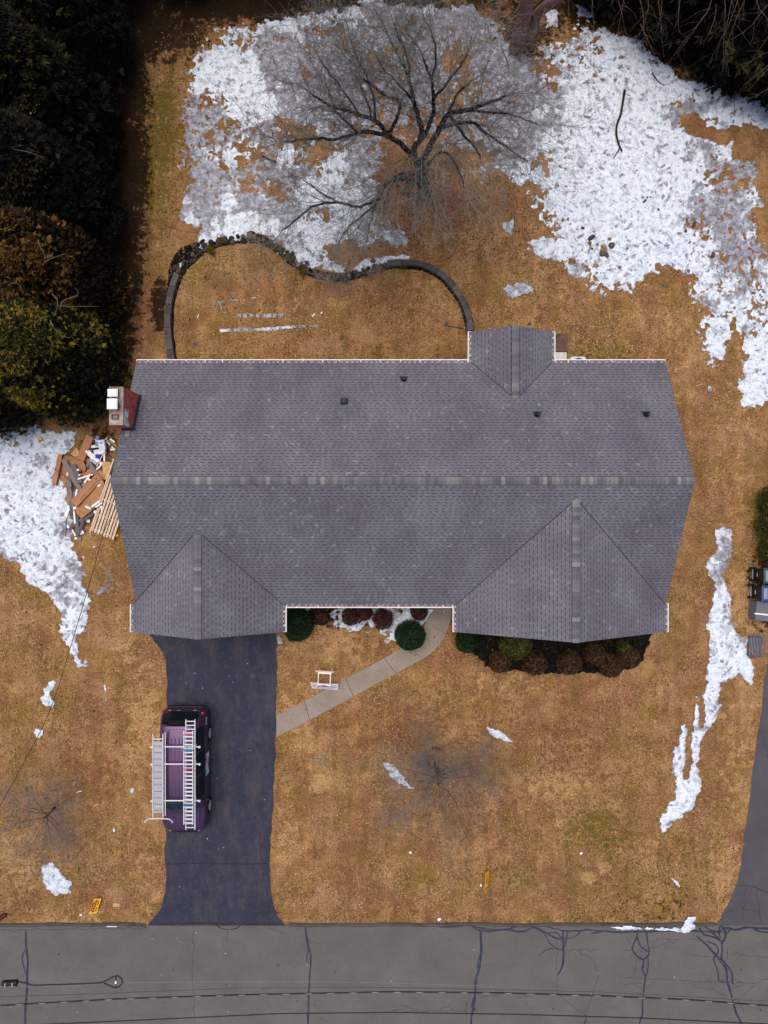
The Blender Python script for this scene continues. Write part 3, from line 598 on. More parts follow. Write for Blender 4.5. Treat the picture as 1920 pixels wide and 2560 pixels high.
# ================================================================== HOUSE
ZE, SL = 2.9, 2.5/4.535                      # eave height, roof slope
XL, XR, YF, YB = -9.28, 10.55, -3.47, 5.60
YR = (YF+YB)/2; ZR = ZE+SL*(YB-YR); YG = -4.5
COS = 1/math.sqrt(1+SL*SL)
house = empty('house', (0, 0, 0), 'long grey shingled ranch house with two front gables', 'house')
def shingle_material(name, src):
    t = NT(name)
    f = t.rand() if src == 'obj' else t.sep(t.attr('tone'))[0]
    c = t.ramp(f, [(0.0, (0.112, 0.109, 0.126)), (0.35, (0.140, 0.135, 0.158)), (0.66, (0.162, 0.157, 0.177)), (0.84, (0.170, 0.166, 0.180)), (0.93, (0.192, 0.189, 0.194)), (1.0, (0.222, 0.220, 0.214))])
    c = t.mix(1.0, c, t.ramp(t.noise(70, 3, .8), [(0.25, .76), (.75, 1.24)]), 'MULTIPLY')
    c = t.mix(1.0, c, t.ramp(t.noise(0.55, 4, .6), [(0.36, (.88, .86, .90)), (.64, (1.10, 1.11, 1.08))]), 'MULTIPLY')
    c = t.mix(1.0, c, t.ramp(t.noise(1.6, 5, .7, vec=t.mapping((1.5, .22, .22))), [(.38, (.93, .925, .93)), (.62, (1.05, 1.05, 1.05))]), 'MULTIPLY')
    if src != 'obj':
        rust = t.math('MULTIPLY', t.sep(t.attr('tone'))[1], .16); c = t.mix(rust, c, (.20, .095, .085))
    t.bump(t.noise(90, 2, .8), .25, .006)
    return t.done(c, .92, .15)
M_sh = shingle_material('shingle granules', 'attr'); M_sho = shingle_material('single shingle granules', 'obj')
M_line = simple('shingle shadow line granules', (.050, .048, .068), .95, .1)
M_under = simple('shingle course', (.112, .105, .128), .95, .1, scale=40)
M_white = simple('white painted metal', (.78, .76, .77), .45, .4, var=.05)
M_trough = simple('gutter inside', (.36, .26, .24), .6, .3, var=.25, scale=4)
M_siding = simple('pale siding', (.55, .55, .52), .7, .3)
M_glass = simple('dark window glass', (.02, .025, .03), .08, .6)
# roof deck: slabs under the shingles
def plane_pts(poly, zf, dz=0.0): return [(x, y, zf(x, y)+dz) for x, y in poly]
z_back = lambda x, y: ZE+SL*(YB-y)
z_front = lambda x, y: ZE+SL*(y-YF)
GL = dict(x0=-9.40, x1=-3.78, y0=YG, back=False); GR = dict(x0=2.70, x1=10.55, y0=YG, back=False); GB = dict(x0=3.27, x1=6.30, y0=6.77, back=True)
for G in (GL, GR, GB):
    G['xm'] = (G['x0']+G['x1'])/2; G['h'] = SL*(G['x1']-G['x0'])/2
    G['ya'] = (YB-G['h']/SL) if G['back'] else (YF+G['h']/SL)      # where its ridge dies into the main roof
    G['ye'] = YB if G['back'] else YF
rb = MB()
def slab(poly, zf, t=.16):
    n = len(poly); a = sum(poly[i][0]*poly[(i+1) % n][1]-poly[(i+1) % n][0]*poly[i][1] for i in range(n))
    if a < 0: poly = poly[::-1]
    top = plane_pts(poly, zf); bot = plane_pts(poly, zf, -t)
    rb.face(top, 0); rb.face(bot[::-1], 1)
    for i in range(n):
        j = (i+1) % n; rb.face([bot[i], bot[j], top[j], top[i]], 1)
slab([(XL, YB), (XR, YB), (XR, YR), (XL, YR)], z_back); slab([(XL, YF), (XR, YF), (XR, YR-.001), (XL, YR-.001)], z_front)
PL = []       # (polygon, height function, eave start, along, up-slope direction) for shingling
for G in (GL, GR, GB):
    s = 1 if G['back'] else -1
    zl = lambda x, y, G=G: ZE+SL*(x-G['x0']); zr_ = lambda x, y, G=G: ZE+SL*(G['x1']-x)
    a = [(G['x0'], G['y0']), (G['x0'], G['ye']), (G['xm'], G['ya']), (G['xm'], G['y0'])]
    c = [(G['x1'], G['y0']), (G['x1'], G['ye']), (G['xm']+.001, G['ya']), (G['xm']+.001, G['y0'])]
    slab(a, lambda x, y: zl(x, y)+.001); slab(c, lambda x, y: zr_(x, y)+.001)
    PL.append((a, zl, 'x', G['x0'], 1, sorted((G['y0'], G['ya'])))); PL.append((c, zr_, 'x', G['x1'], -1, sorted((G['y0'], G['ya']))))
tri = lambda G: [(G['x0'], G['ye']), (G['xm'], G['ya']), (G['x1'], G['ye'])]
PL.append(([(XL, YB), (XR, YB), (XR, YR), (XL, YR)], z_back, 'y', YB, -1, (XL, XR), [tri(GB)]))
PL.append(([(XL, YF), (XR, YF), (XR, YR), (XL, YR)], z_front, 'y', YF, 1, (XL, XR), [tri(GL), tri(GR)]))
roof = rb.build('roof', [M_under, M_siding], house)
# shingle courses
EXPM, EXPG = .121*COS, .1425*COS
TV, TF, TM, TC = [], [], [], []
singles = []
r_ = random.Random(11)
def in_poly(x, y, P): return poly_sd(np.array([[x]]), np.array([[y]]), P)[0, 0]
cand = []
for pl_ in PL:
    poly, zf, ax, e0, sgn, (u0, u1) = pl_[:6]; holes = pl_[6] if len(pl_) > 6 else []
    EXP = EXPM if len(pl_) > 6 else EXPG
    half = max(abs(q[0 if ax == 'x' else 1]-e0) for q in poly)
    rows = int(half/EXP)+1; us, ws, rws, kinds = [], [], [], []
    for k in range(rows):
        u = u0 - r_.random()*.2; tooth = r_.random() < .5
        while u < u1:
            wd = r_.choice([.09, .11, .12, .14, .17]) if tooth else r_.choice([.06, .08, .09, .12])
            us.append(u+wd/2); ws.append(wd); rws.append(k); kinds.append(tooth); u += wd; tooth = not tooth
    us = np.array(us); ws = np.array(ws); rws = np.array(rws)
    q = e0+sgn*(rws*EXP+EXP/2)
    PX, PY = (q, us) if ax == 'x' else (us, q)
    ok = poly_sd(PX, PY, poly) > -.03
    for Hh in holes: ok &= poly_sd(PX, PY, Hh) < .13
    for i in np.nonzero(ok)[0]:
        wd, k, tooth = ws[i], rws[i], kinds[i]
        a = max(us[i]-wd/2, u0+.002); c = min(us[i]+wd/2, u1-.002)
        if c-a < .015: continue
        b0 = e0+sgn*(k*EXP-.012); t0 = e0+sgn*min((k+1)*EXP, half-.002)
        if (t0-b0)*sgn < .02: continue
        cand.append((PX[i], PY[i], a, c, b0, t0, zf, ax, sgn, tooth, k, EXP))
tn = fbm(np.array([c[0] for c in cand]), np.array([c[1] for c in cand]), .9, 3, 4)
order = sorted((i for i in range(len(cand)) if cand[i][9]), key=lambda i: -cand[i][6](cand[i][0], cand[i][1])+.02*math.hypot(cand[i][0], cand[i][1]))
single = set(order[:300])
def tooth_geo(cn):
    _, _, a, c, b0, t0, zf, ax, sgn, tooth, k, EXP = cn
    hi = .013 if tooth else .005
    P = lambda u, s_, h: (s_, u, zf(s_, u)+h) if ax == 'x' else (u, s_, zf(u, s_)+h)
    d = sgn*.024
    top = [P(a, b0, hi), P(c, b0, hi), P(c, t0, .004), P(a, t0, .004)]
    if not tooth: return top, None
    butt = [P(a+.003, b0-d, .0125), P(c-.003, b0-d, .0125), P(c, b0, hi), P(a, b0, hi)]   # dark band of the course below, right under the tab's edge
    foot = [P(a, b0, .002), P(c, b0, .002)]
    return top, butt
def orient(f):
    A, B_, D = Vector(f[0]), Vector(f[1]), Vector(f[3])
    return f if (B_-A).cross(D-A).z > 0 else f[::-1]
for i, cn in enumerate(cand):
    top, butt = tooth_geo(cn)
    tone = min(1, max(0, .10+.62*tn[i]+r_.gauss(0, .075)))
    if r_.random() < .035: tone = .82+.16*r_.random()
    rust = 1.0 if (4.1 < cn[0] < 4.75 and cn[1] > 4.6 and fbm(cn[0], cn[1], 2, 2, 3) > .52) else 0.0
    if i in single:
        singles.append((cn, top, butt)); continue
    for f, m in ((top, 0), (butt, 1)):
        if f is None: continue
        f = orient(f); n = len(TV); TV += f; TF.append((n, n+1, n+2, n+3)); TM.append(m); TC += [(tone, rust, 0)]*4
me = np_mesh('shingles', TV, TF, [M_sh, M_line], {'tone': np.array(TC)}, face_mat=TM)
tag(link('shingles', me, roof), kind='stuff')
cache = {}
for cn, top, butt in singles:               # the 300 tabs nearest the camera, one object each
    o = Vector(top[0]); key = tuple(round(x, 3) for f in (top, butt) for q in f for x in (Vector(q)-o))
    if key not in cache:
        b = MB(); b.face([Vector(q)-o for q in orient(top)], 0); b.face([Vector(q)-o for q in orient(butt)], 1); cache[key] = b.mesh('shingle', [M_sho, M_line])
    link('shingle', cache[key], roof, loc=o)
# ridge caps
def ridge(x0, y0, x1, y1, z, seed):
    L = math.hypot(x1-x0, y1-y0); n = int(L/.142); dx, dy = (x1-x0)/L, (y1-y0)/L; sx, sy = -dy, dx
    b = MB(); wd = .135; dz = SL*wd
    for s in (1, -1):
        A = [(0, 0, .034), (dx*.16, dy*.16, .022), (dx*.16+s*sx*wd, dy*.16+s*sy*wd, .022-dz), (s*sx*wd, s*sy*wd, .034-dz)]
        b.face(orient(A), 0)
        b.face(orient([(dx*-.004, dy*-.004, .018), (0, 0, .034), (s*sx*wd, s*sy*wd, .034-dz), (s*sx*wd-dx*.004, s*sy*wd-dy*.004, .016-dz)]), 1)
        b.face(orient([(s*sx*wd, s*sy*wd, .034-dz), (dx*.16+s*sx*wd, dy*.16+s*sy*wd, .022-dz), (dx*.16+s*sx*(wd+.016), dy*.16+s*sy*(wd+.016), .002-dz), (s*sx*(wd+.016), s*sy*(wd+.016), .004-dz)]), 1)
    me = b.mesh('ridge_shingle', [M_cap, M_line])
    for i in range(n):
        q = (i+random.uniform(-.12, .12)*.3)*L/n
        link('ridge_shingle', me, roof, loc=(x0+dx*q, y0+dy*q, z+random.uniform(0, .004)), rot=(0, 0, 0))
def cap_material():
    t = NT('ridge cap granules')
    c = t.ramp(t.rand(), [(0.0, (.108, .100, .122)), (.4, (.138, .130, .150)), (.68, (.157, .151, .166)), (.86, (.19, .187, .186)), (1, (.245, .245, .225))])
    c = t.mix(1.0, c, t.ramp(t.noise(60, 3, .8), [(.25, .78), (.75, 1.22)]), 'MULTIPLY')
    return t.done(c, .9, .15)
M_cap = cap_material()
ridge(XL, YR, XR-.02, YR, ZR, 1)
for G in (GL, GR): ridge(G['xm'], G['y0'], G['xm'], G['ya'], ZE+G['h'], 2)
ridge(GB['xm'], GB['y0'], GB['xm'], GB['ya'], ZE+GB['h'], 3)
# gutters
def gutter(x0, y0, x1, y1, out, lab=None):
    L = math.hypot(x1-x0, y1-y0); b = MB(); wd = .125; z = ZE-.05
    ang = math.atan2(y1-y0, x1-x0); side = 1 if out > 0 else -1
    def bx(a, c, lo, hi, z0, z1, m): b.box(((a+c)/2, side*(lo+hi)/2, (z0+z1)/2), (c-a, hi-lo, z1-z0), m=m)
    bx(0, L, .0, .022, z-.10, z+.045, 0); bx(0, L, wd-.028, wd, z-.10, z+.03, 0); bx(0, L, .024, wd-.030, z-.10, z-.08, 1)
    for e in (0, L): bx(max(0, e-.014), min(L, e+.014), .003, wd-.003, z-.099, z+.028, 0)
    g_ = b.build('gutter', [M_white, M_trough], house, loc=(x0, y0, 0), rot=(0, 0, ang))
    n = max(2, int(L/.72)); hb = MB().box((0, side*wd/2, z+.037), (.028, wd-.004, .012)).mesh('hanger', M_white)
    for i in range(n): link('hanger', hb, g_, loc=((i+.5+random.uniform(-.1, .1))*L/n, 0, 0))
gutter(XL, YB, GB['x0']-.13, YB, 1); gutter(GB['x1']+.13, YB, XR, YB, 1)
gutter(GB['x0'], YB, GB['x0'], GB['y0'], 1); gutter(GB['x1'], YB, GB['x1'], GB['y0'], -1)
gutter(GL['x1']+.13, YF, GR['x0']-.13, YF, -1)
gutter(GL['x1'], YF, GL['x1'], YG, 1); gutter(GR['x0'], YF, GR['x0'], YG, -1)
gutter(GL['x0'], YF, GL['x0'], YG, -1); gutter(XR, YF+.05, XR, YG, 1)
# valleys: dark cut line where two roof planes meet
for G in (GL, GR, GB):
    for xx in (G['x0'], G['x1']):
        A = Vector((xx, G['ye'], ZE+.010)); Bq = Vector((G['xm'], G['ya'], ZE+G['h']+.010)); d = (Bq-A).normalized()
        n_ = Vector((-d.y, d.x, 0)).normalized()*.014; up_ = Vector((0, 0, .014))
        MB().face(orient([tuple(A-n_+up_), tuple(A+n_+up_), tuple(Bq+n_+up_), tuple(Bq-n_+up_)])).build('valley_line', M_line, roof)
# walls, openings
def wall_box(x0, y0, x1, y1, h=2.72):
    return MB().box(((x0+x1)/2, (y0+y1)/2, h/2), (x1-x0, y1-y0, h))
wall_box(-8.85, -3.0, 10.15, 5.15).build('wall', M_siding, house)
wall_box(-8.95, -4.1, -4.2, -3.002).build('wall', M_siding, house); wall_box(3.12, -4.1, 10.13, -3.002).build('wall', M_siding, house); wall_box(3.7, 5.152, 5.9, 6.4).build('wall', M_siding, house)
for G in (GL, GR, GB):
    y = G['y0']+(.37 if not G['back'] else -.37); b = MB()
    P = [(G['x0']+.45, 2.72), (G['x1']-.45, 2.72), (G['xm'], ZE+G['h']-.2)]
    b.face([(x, y, z) for x, z in P]); b.face([(x, y+.05, z) for x, z in P][::-1]); b.build('gable_wall', M_siding, house)
for x in (XL+.42, XR-.42):
    b = MB(); b.face([(x, YF+.5, 2.72), (x, YB-.5, 2.72), (x, YR, ZR-.25)]); b.face([(x+.04, YB-.5, 2.72), (x+.04, YF+.5, 2.72), (x+.04, YR, ZR-.25)]); b.build('gable_wall', M_siding, house)
gd = MB().box((-6.6, -4.12, 1.1), (3.9, .05, 2.1)).build('garage_door', M_white, house)
for i in range(4): MB().box((-6.6, -4.15, .32+i*.52), (3.8, .02, .46)).build('panel', M_white, gd, bevel=.02)
fd = MB().box((1.85, -3.02, 1.03), (.95, .05, 2.0)).build('door', simple('front door paint', (.12, .03, .03), .5), house)
for x, y in ((-2.3, -3.02), (-.3, -3.02), (5.0, -4.12), (8.2, -4.12), (-5, 5.17), (0, 5.17), (8.2, 5.17)):
    wf = MB().box((x, y, 1.5), (1.3, .06, 1.2)).build('window', M_white, house); MB().box((x, y+(-.035 if y < 0 else .035), 1.5), (1.15, .02, 1.05)).build('pane', M_glass, wf)
# chimney
M_brick = NT('red brick'); _c = M_brick.ramp(M_brick.rand(), [(0, (.36, .065, .050)), (.5, (.50, .105, .080)), (1, (.60, .17, .13))]); M_brick = M_brick.done(_c, .9, .2)
M_bloom = NT('salt whitened brick'); _c = M_bloom.ramp(M_bloom.rand(), [(0, (.62, .58, .60)), (1, (.80, .78, .80))]); M_bloom = M_bloom.done(_c, .9, .2)
M_mort = simple('pale mortar', (.72, .58, .52), .95, .1)
M_crown = NT('stained mortar crown'); _c = M_crown.ramp(M_crown.noise(3, 6, .7), [(.36, (.13, .085, .060)), (.5, (.27, .215, .175)), (.64, (.40, .355, .31))]); M_crown = M_crown.done(_c, .9, .2)
M_flash = simple('blue black flashing', (.018, .028, .060), .4, .5)
cx0, cx1, cy0, cy1, ct = -9.375, -8.90, 2.97, 4.27, 5.28
zc_ = lambda y: z_back(0, y)
ch = MB().box(((cx0+cx1)/2, (cy0+cy1)/2, (ct-.1)/2), (cx1-cx0-.012, cy1-cy0-.012, ct-.1)).build('chimney', M_mort, house)
crown = MB().box(((cx0+cx1)/2, (cy0+cy1)/2, ct-.05), (cx1-cx0+.015, cy1-cy0+.015, .10)).build('crown', M_crown, ch, bevel=.012)
mb_l = {False: MB().box((0, 0, 0), (.016, .190, .054)).mesh('brick', M_brick), True: MB().box((0, 0, 0), (.016, .190, .054)).mesh('brick', M_bloom)}
mb_h = {False: MB().box((0, 0, 0), (.016, .088, .054)).mesh('brick', M_brick), True: MB().box((0, 0, 0), (.016, .088, .054)).mesh('brick', M_bloom)}
k = 0; z = ct-.135
while z > zc_(cy1)-.05:
    y = cy0+(.0 if k % 2 else -.10)
    while y < cy1:
        a = max(y+.006, cy0+.004); c = min(y+.194, cy1-.004)
        if c-a > .05 and z > zc_((a+c)/2)-.03:
            f = (ct-z)/(ct-zc_(3.1)); t = ((a+c)/2-cy0)/(cy1-cy0)
            bloom = t < .46 and f < .42+.35*vnoise(t*9, 3, 2)-(.30 if (.12 < t < .2) else 0)-t*.25 and not (.12 < t < .21 and f > .22)
            sc = (c-a)/.190
            o = link('brick', mb_l[bool(bloom)] if sc > .7 else mb_h[bool(bloom)], ch, loc=(cx1+random.uniform(-.001, .002), (a+c)/2, z)); o.scale = (1, sc if sc > .7 else (c-a)/.088, 1)
        y += .20
    k += 1; z -= .066
for side, yy in ((-1, cy0), (1, cy1)):
    z = ct-.135; k = 0
    while z > (zc_(cy0)-1.6 if side < 0 else 3.4):
        x = cx0+(0 if k % 2 else -.1)
        while x < cx1:
            a = max(x+.006, cx0+.004); c = min(x+.194, cx1-.012)
            if c-a > .05:
                o = link('brick', mb_l[False], ch, loc=((a+c)/2, yy+side*.0, z), rot=(0, 0, R(90))); o.scale = (1, (c-a)/.19, 1)
            x += .2
        k += 1; z -= .066
# flue caps: two white lids, one bare flue
for (y, wd, ln, hz, lab) in ((4.04, .27, .36, .13, 'cap'), (3.66, .37, .37, .17, 'cap')):
    MB().box((-9.165, y, ct+hz/2-.02), (.2, ln-.14, hz)).build('flue', M_flash, ch)
    fc = MB().prism([(-9.20+sx*ln/2*.98, y+sy*wd/2) for sx, sy in ((-1, -1), (1, -1), (1, 1), (-1, 1))], ct+hz, ct+hz+.035).build('flue_cap', M_white, ch, bevel=.02)
    MB().box((-9.20, y, ct+hz+.046), (ln*.80, wd*.80, .022)).build('lid', M_white, fc, bevel=.01)
b = MB(); fx, fy = -9.165, 3.245
for (dx, dy, sx, sy) in ((0, .075, .24, .028), (0, -.075, .24, .028), (.106, 0, .028, .122), (-.106, 0, .028, .122)): b.box((fx+dx, fy+dy, ct+.025), (sx, sy, .06))
b.build('flue', simple('burnt clay flue', (.13, .05, .045), .9), ch)
MB().box((fx, fy, ct+.006), (.184, .122, .01)).build('flue_mouth', simple('ash in flue', (.22, .18, .165), .9), ch)
# stepped flashing
for i in range(8):
    y = cy0+.08+i*(cy1-cy0)/8; MB().box((cx1+.035, y, zc_(y)+.05), (.085, .155, .06), Matrix.Rotation(-math.atan(SL), 3, 'X')).build('flashing', M_flash, ch)
MB().box(((XL+cx1)/2+.06, cy0-.04, zc_(cy0)+.045), (.50, .09, .05), Matrix.Rotation(-math.atan(SL), 3, 'X')).build('flashing', M_flash, ch)
b = MB(); b.face([(-9.12, 2.66, zc_(2.66)+.022), (-8.98, 2.64, zc_(2.64)+.022), (-8.97, 2.86, zc_(2.86)+.022), (-9.13, 2.88, zc_(2.88)+.022)]); b.build('shingle_patch', simple('lone pale shingle', (.24, .22, .22), .9), roof)
# plumbing vents and box vent
M_vent = simple('black rubber', (.010, .014, .024), .5, .4)
for (px, py) in ((872, 818), (1160, 894.5), (1395, 894)):
    x, y = v(px, py, 3.6); 
    for _ in range(3): z = z_back(x, y); x, y = v(px, py, z)
    z = z_back(x, y); vt = bpy.data.objects.new('vent_pipe', None)
    M_ = Matrix.Rotation(-math.atan(SL), 3, 'X')
    b = MB(); b.box((x, y+.055, z+.022), (.29, .055, .016), M_); b.lathe((x, y-.03, z+.03), [(.115, .02), (.095, .06), (.07, .10), (.06, .16), (.052, .30), (.038, .30), (.036, .22)], 14); vp = b.build('vent_pipe', M_vent, house, smooth=False)
    MB().lathe((x, y-.03, z+.255), [(.034, 0), (.034, .004)], 10).build('vent_mouth', simple('pipe grey', (.06, .065, .075), .6), vp)
x, y = v(743.5, 867, 3.9); z = z_back(x, y); x, y = v(743.5, 867, z)
bv = MB().box((x, y, z+.085), (.20, .20, .15), Matrix.Rotation(-math.atan(SL)*.5, 3, 'X')).build('box_vent', M_vent, house, bevel=.03)
MB().box((x, y, z+.018), (.26, .27, .012), Matrix.Rotation(-math.atan(SL), 3, 'X')).build('vent_flange', M_vent, bv)
# rear step, landing, condenser
M_step = simple('rusty brown landing', (.12, .075, .06), .9, .1, var=.4, scale=3)
bx0, by0 = v(1197, 723); bx1, by1 = v(1223, 762)
tag(MB().box(((bx0+bx1)/2, (by0+by1)/2, .09), (bx1-bx0, by0-by1, .18)).build('step', M_step, bevel=.015), 'dark brown weathered step beside the rear gable', 'step')
bx0, by0 = v(1196, 760, .3); bx1, by1 = v(1224, 784, .3)
tag(MB().box(((bx0+bx1)/2, (by0+by1)/2-.02, .16), (bx1-bx0, by0-by1, .32)).build('landing', simple('pale concrete landing', (.56, .56, .52), .85), bevel=.015), 'white concrete landing in the corner of the rear gable', 'landing')
ax, ay = v(1250, 784, .75)
ac = empty('condenser', (ax, ay-.05, 0), 'white air conditioner condenser with a dark blue fan grille under the rear gutter', 'condenser')
M_ac = simple('condenser enamel', (.62, .64, .66), .4, .4, var=.05)
MB().box((0, 0, .37), (.66, .66, .74)).build('casing', M_ac, ac, bevel=.09)
MB().lathe((0, 0, .742), [(.26, .004), (.26, .012)], 24).build('fan_shroud', simple('fan well', (.03, .035, .10), .5), ac)
b = MB()
for i in range(5): b.tube([(.24*math.cos(a+i*.0), .24*math.sin(a), .765) for a in (2*math.pi*i/5, 2*math.pi*i/5+math.pi)], .006, 5)
for rr in (.08, .14, .2, .25): b.tube([(rr*math.cos(a), rr*math.sin(a), .765) for a in np.linspace(0, 2*math.pi, 20)], .004, 4, cap=False)
b.build('grille', M_vent, ac)
# ================================================================== STONE RING WALL
def stone_material(name, cols):
    t = NT(name); c = t.ramp(t.rand(), cols)
    c = t.mix(1.0, c, t.ramp(t.noise(9, 6, .75), [(.25, .5), (.75, 1.5)]), 'MULTIPLY')
    c = t.mix(t.math('MULTIPLY', t.ramp(t.noise(4, 5, .7), [(.55, 0), (.7, 1)]), .5), c, (.055, .052, .014))
    t.bump(t.noise(18, 5, .7), .5, .03); return t.done(c, .92, .2)
M_cap_st = stone_material('grey cap stone', [(0, (.058, .050, .049)), (.6, (.080, .070, .069)), (1, (.108, .096, .094))])
M_rock = stone_material('wall rock', [(0, (.022, .017, .015)), (.6, (.062, .050, .044)), (.85, (.11, .06, .05)), (.93, (.14, .11, .09)), (1, (.32, .24, .19))])
WALLP = [(374, 784), (368, 745), (365, 705), (367, 665), (374, 628), (388, 590), (412, 560), (450, 532), (500, 519), (560, 517), (603, 540), (642, 571), (690, 594), (740, 599), (790, 585), (835, 573), (882, 571), (922, 578), (962, 603), (992, 641), (1010, 682), (1016, 722)]
WP = catmull([(*v(*q), 0) for q in WALLP], 30)
acc = [0.0]
for a, c in zip(WP[:-1], WP[1:]): acc.append(acc[-1]+(c-a).length)
def along(s):
    i = min(max(np.searchsorted(acc, s)-1, 0), len(WP)-2); t = (s-acc[i])/max(1e-6, acc[i+1]-acc[i])
    q = WP[i].lerp(WP[i+1], t); d = (WP[i+1]-WP[i]).normalized(); return q, d
ring = empty('stone_wall', (*v(690, 594), 0), 'low curved stone wall ringing the sunken lawn behind the house', 'stone wall')
RI = Matrix.Translation(-Vector(ring.location))
rs = random.Random(5)
def rock(b, c, size, ang, seed, jag=.30, sub=1):
    import bmesh
    bm = bmesh.new(); bmesh.ops.create_icosphere(bm, subdivisions=sub, radius=1)
    rr = random.Random(seed); M_ = Matrix.Rotation(ang, 3, 'Z'); n = len(b.V)
    for q in bm.verts:
        k = 1+rr.uniform(-jag, jag); co = Vector((q.co.x*size[0]/2*k, q.co.y*size[1]/2*k, max(-.5, min(.82, q.co.z))*size[2]*k)); b.V.append(tuple(M_ @ co+Vector(c)))
    for f in bm.faces: b.F.append(tuple(n+x.index for x in f.verts)); b.M.append(0)
    bm.free()
s = 0.0; k = 0
LEN = acc[-1]
while s < LEN-.1:
    L = rs.uniform(.32, .62) if (s < LEN*.185 or s > LEN*.72) else rs.uniform(.16, .36)
    q, d = along(min(s+L/2, LEN-.01)); ang = math.atan2(d.y, d.x); nn = Vector((-d.y, d.x, 0))
    if s < LEN*.185 or s > LEN*.72:
        wd = .26+rs.uniform(-.03, .03); b = MB(); pts = []
        for t in np.linspace(0, 1, 3):
            qq, dd = along(min(s+.003+t*(L-.006), LEN-.005)); n2 = Vector((-dd.y, dd.x, 0)); pts.append((qq+n2*(wd/2+rs.uniform(-.012, .012)), qq-n2*(wd/2+rs.uniform(-.012, .012))))
        poly = [(a.x-ring.location.x, a.y-ring.location.y) for a, _ in pts]+[(c.x-ring.location.x, c.y-ring.location.y) for _, c in pts[::-1]]
        b.prism(poly, 0, .24+rs.uniform(-.008, .012)); b.build('cap_stone', M_cap_st, ring, bevel=.012)
    else:
        for row in range(2 if rs.random() < .8 else 3):
            off = (-.10+row*.17+rs.uniform(-.04, .04)); c = q+nn*off-Vector(ring.location); b = MB()
            sz = (L*rs.uniform(.8, 1.1), rs.uniform(.13, .26), rs.uniform(.12, .24)); rock(b, (0, 0, 0), sz, 0, k*7+row)
            b.build('rock', M_rock, ring, loc=(c.x, c.y, .05), rot=(0, 0, ang+rs.uniform(-.5, .5)))
    s += L; k += 1
def soil_mat():
    t = NT('damp soil'); c = t.ramp(t.noise(7, 6, .75), [(.4, (.004, .0034, .003)), (.54, (.012, .009, .007)), (.68, (.04, .026, .018))]); t.bump(t.noise(14, 5, .8), .8, .05); return t.done(c, 1, .1)
M_soil = soil_mat()
b = MB()
for i in range(0, len(WP)-1, 3):
    j = min(i+3, len(WP)-1); s1 = acc[i]/LEN; s2 = acc[j]/LEN
    f = lambda s_: .16+.05*vnoise(s_*60, 1)+(.42*math.exp(-((s_-.235)/.055)**2) if s_ < .5 else 0)
    f2 = lambda s_: .17+.05*vnoise(s_*50, 9)
    d1 = (WP[min(i+1, len(WP)-1)]-WP[max(i-1, 0)]).normalized(); d2 = (WP[min(j+1, len(WP)-1)]-WP[max(j-1, 0)]).normalized()
    n1 = Vector((-d1.y, d1.x, 0)); n2 = Vector((-d2.y, d2.x, 0))
    A, Bq = WP[i]+n1*f(s1), WP[j]+n2*f(s2); Cq, D = WP[j]-n2*f2(s2), WP[i]-n1*f2(s1)
    b.face([(D.x, D.y, .0065), (Cq.x, Cq.y, .0065), (Bq.x, Bq.y, .0065), (A.x, A.y, .0065)])
tag(b.build('soil_bed', M_soil), 'dark soil and litter along the foot of the stone wall', 'soil', kind='structure')
# dry stalks and moss tufts on the middle of the wall
M_moss = simple('moss', (.085, .072, .010), .95, .1, var=.4, scale=12); M_dry = simple('dry stalk', (.30, .23, .17), .9, .1, var=.3)
def tuft(x, y, z, r, n, mat, label, cat, group=None, h=.2, wdt=.012):
    rr = np.random.default_rng(int(abs(x*131+y*77))); V = []; F = []
    for i in range(n):
        a = rr.random()*6.28; d = r*math.sqrt(rr.random())*.7; c = np.array([math.cos(a)*d, math.sin(a)*d, 0]); b_ = rr.random()*6.28; l = h*(.5+rr.random()); tip = c+np.array([math.cos(b_)*l*.8, math.sin(b_)*l*.8, l*.7]); pr = np.array([-math.sin(b_), math.cos(b_), 0])*wdt
        k = len(V); V += [c-pr, c+pr, tip+pr*.3, tip-pr*.3]; F.append((k, k+1, k+2, k+3))
    return tag(link('plant', np_mesh('tuft', V, F, mat), None, loc=(x, y, z)), label, cat, group)
PLANTS = [(480, 517, .18, M_moss, 'moss cushion at the upper left of the stone wall'), (455, 540, .2, M_moss, 'moss cushion on the left shoulder of the stone wall'), (600, 535, .22, M_moss, 'broad moss cushion on the right shoulder of the wall curve'), (625, 556, .16, M_moss, 'moss cushion just below the broad one'), (655, 585, .16, M_moss, 'moss cushion where the wall starts to sag'), (720, 600, .15, M_moss, 'moss cushion at the lowest dip of the wall'), (745, 602, .12, M_moss, 'small moss cushion right of the wall dip'), (872, 572, .15, M_moss, 'moss cushion where the smooth cap stones begin'),
          (600, 520, .18, M_dry, 'dry stalks above the broad moss cushion'), (560, 520, .2, M_dry, 'dry stalks on top of the wall curve'), (690, 600, .2, M_dry, 'dry stalks left of the wall dip'), (705, 605, .2, M_dry, 'dry stalks hanging into the wall dip'), (820, 590, .22, M_dry, 'dry stalks under the narrow snow bank'), (800, 590, .16, M_dry, 'small dry stalks under the snow bank'), (540, 516, .2, M_dry, 'dry stalks at the highest point of the wall'), (640, 570, .15, M_dry, 'dry stalks among the red stones of the wall')]
for (px, py, r, m, lab) in PLANTS:
    x, y = v(px, py, .2); ms = m is M_moss
    tuft(x, y, .12, r, 70 if ms else 26, m, lab, 'moss' if ms else 'dry plant', 'moss cushions on the stone wall' if ms else 'dry plants in the stone wall', .14 if ms else .34, .022 if ms else .007)
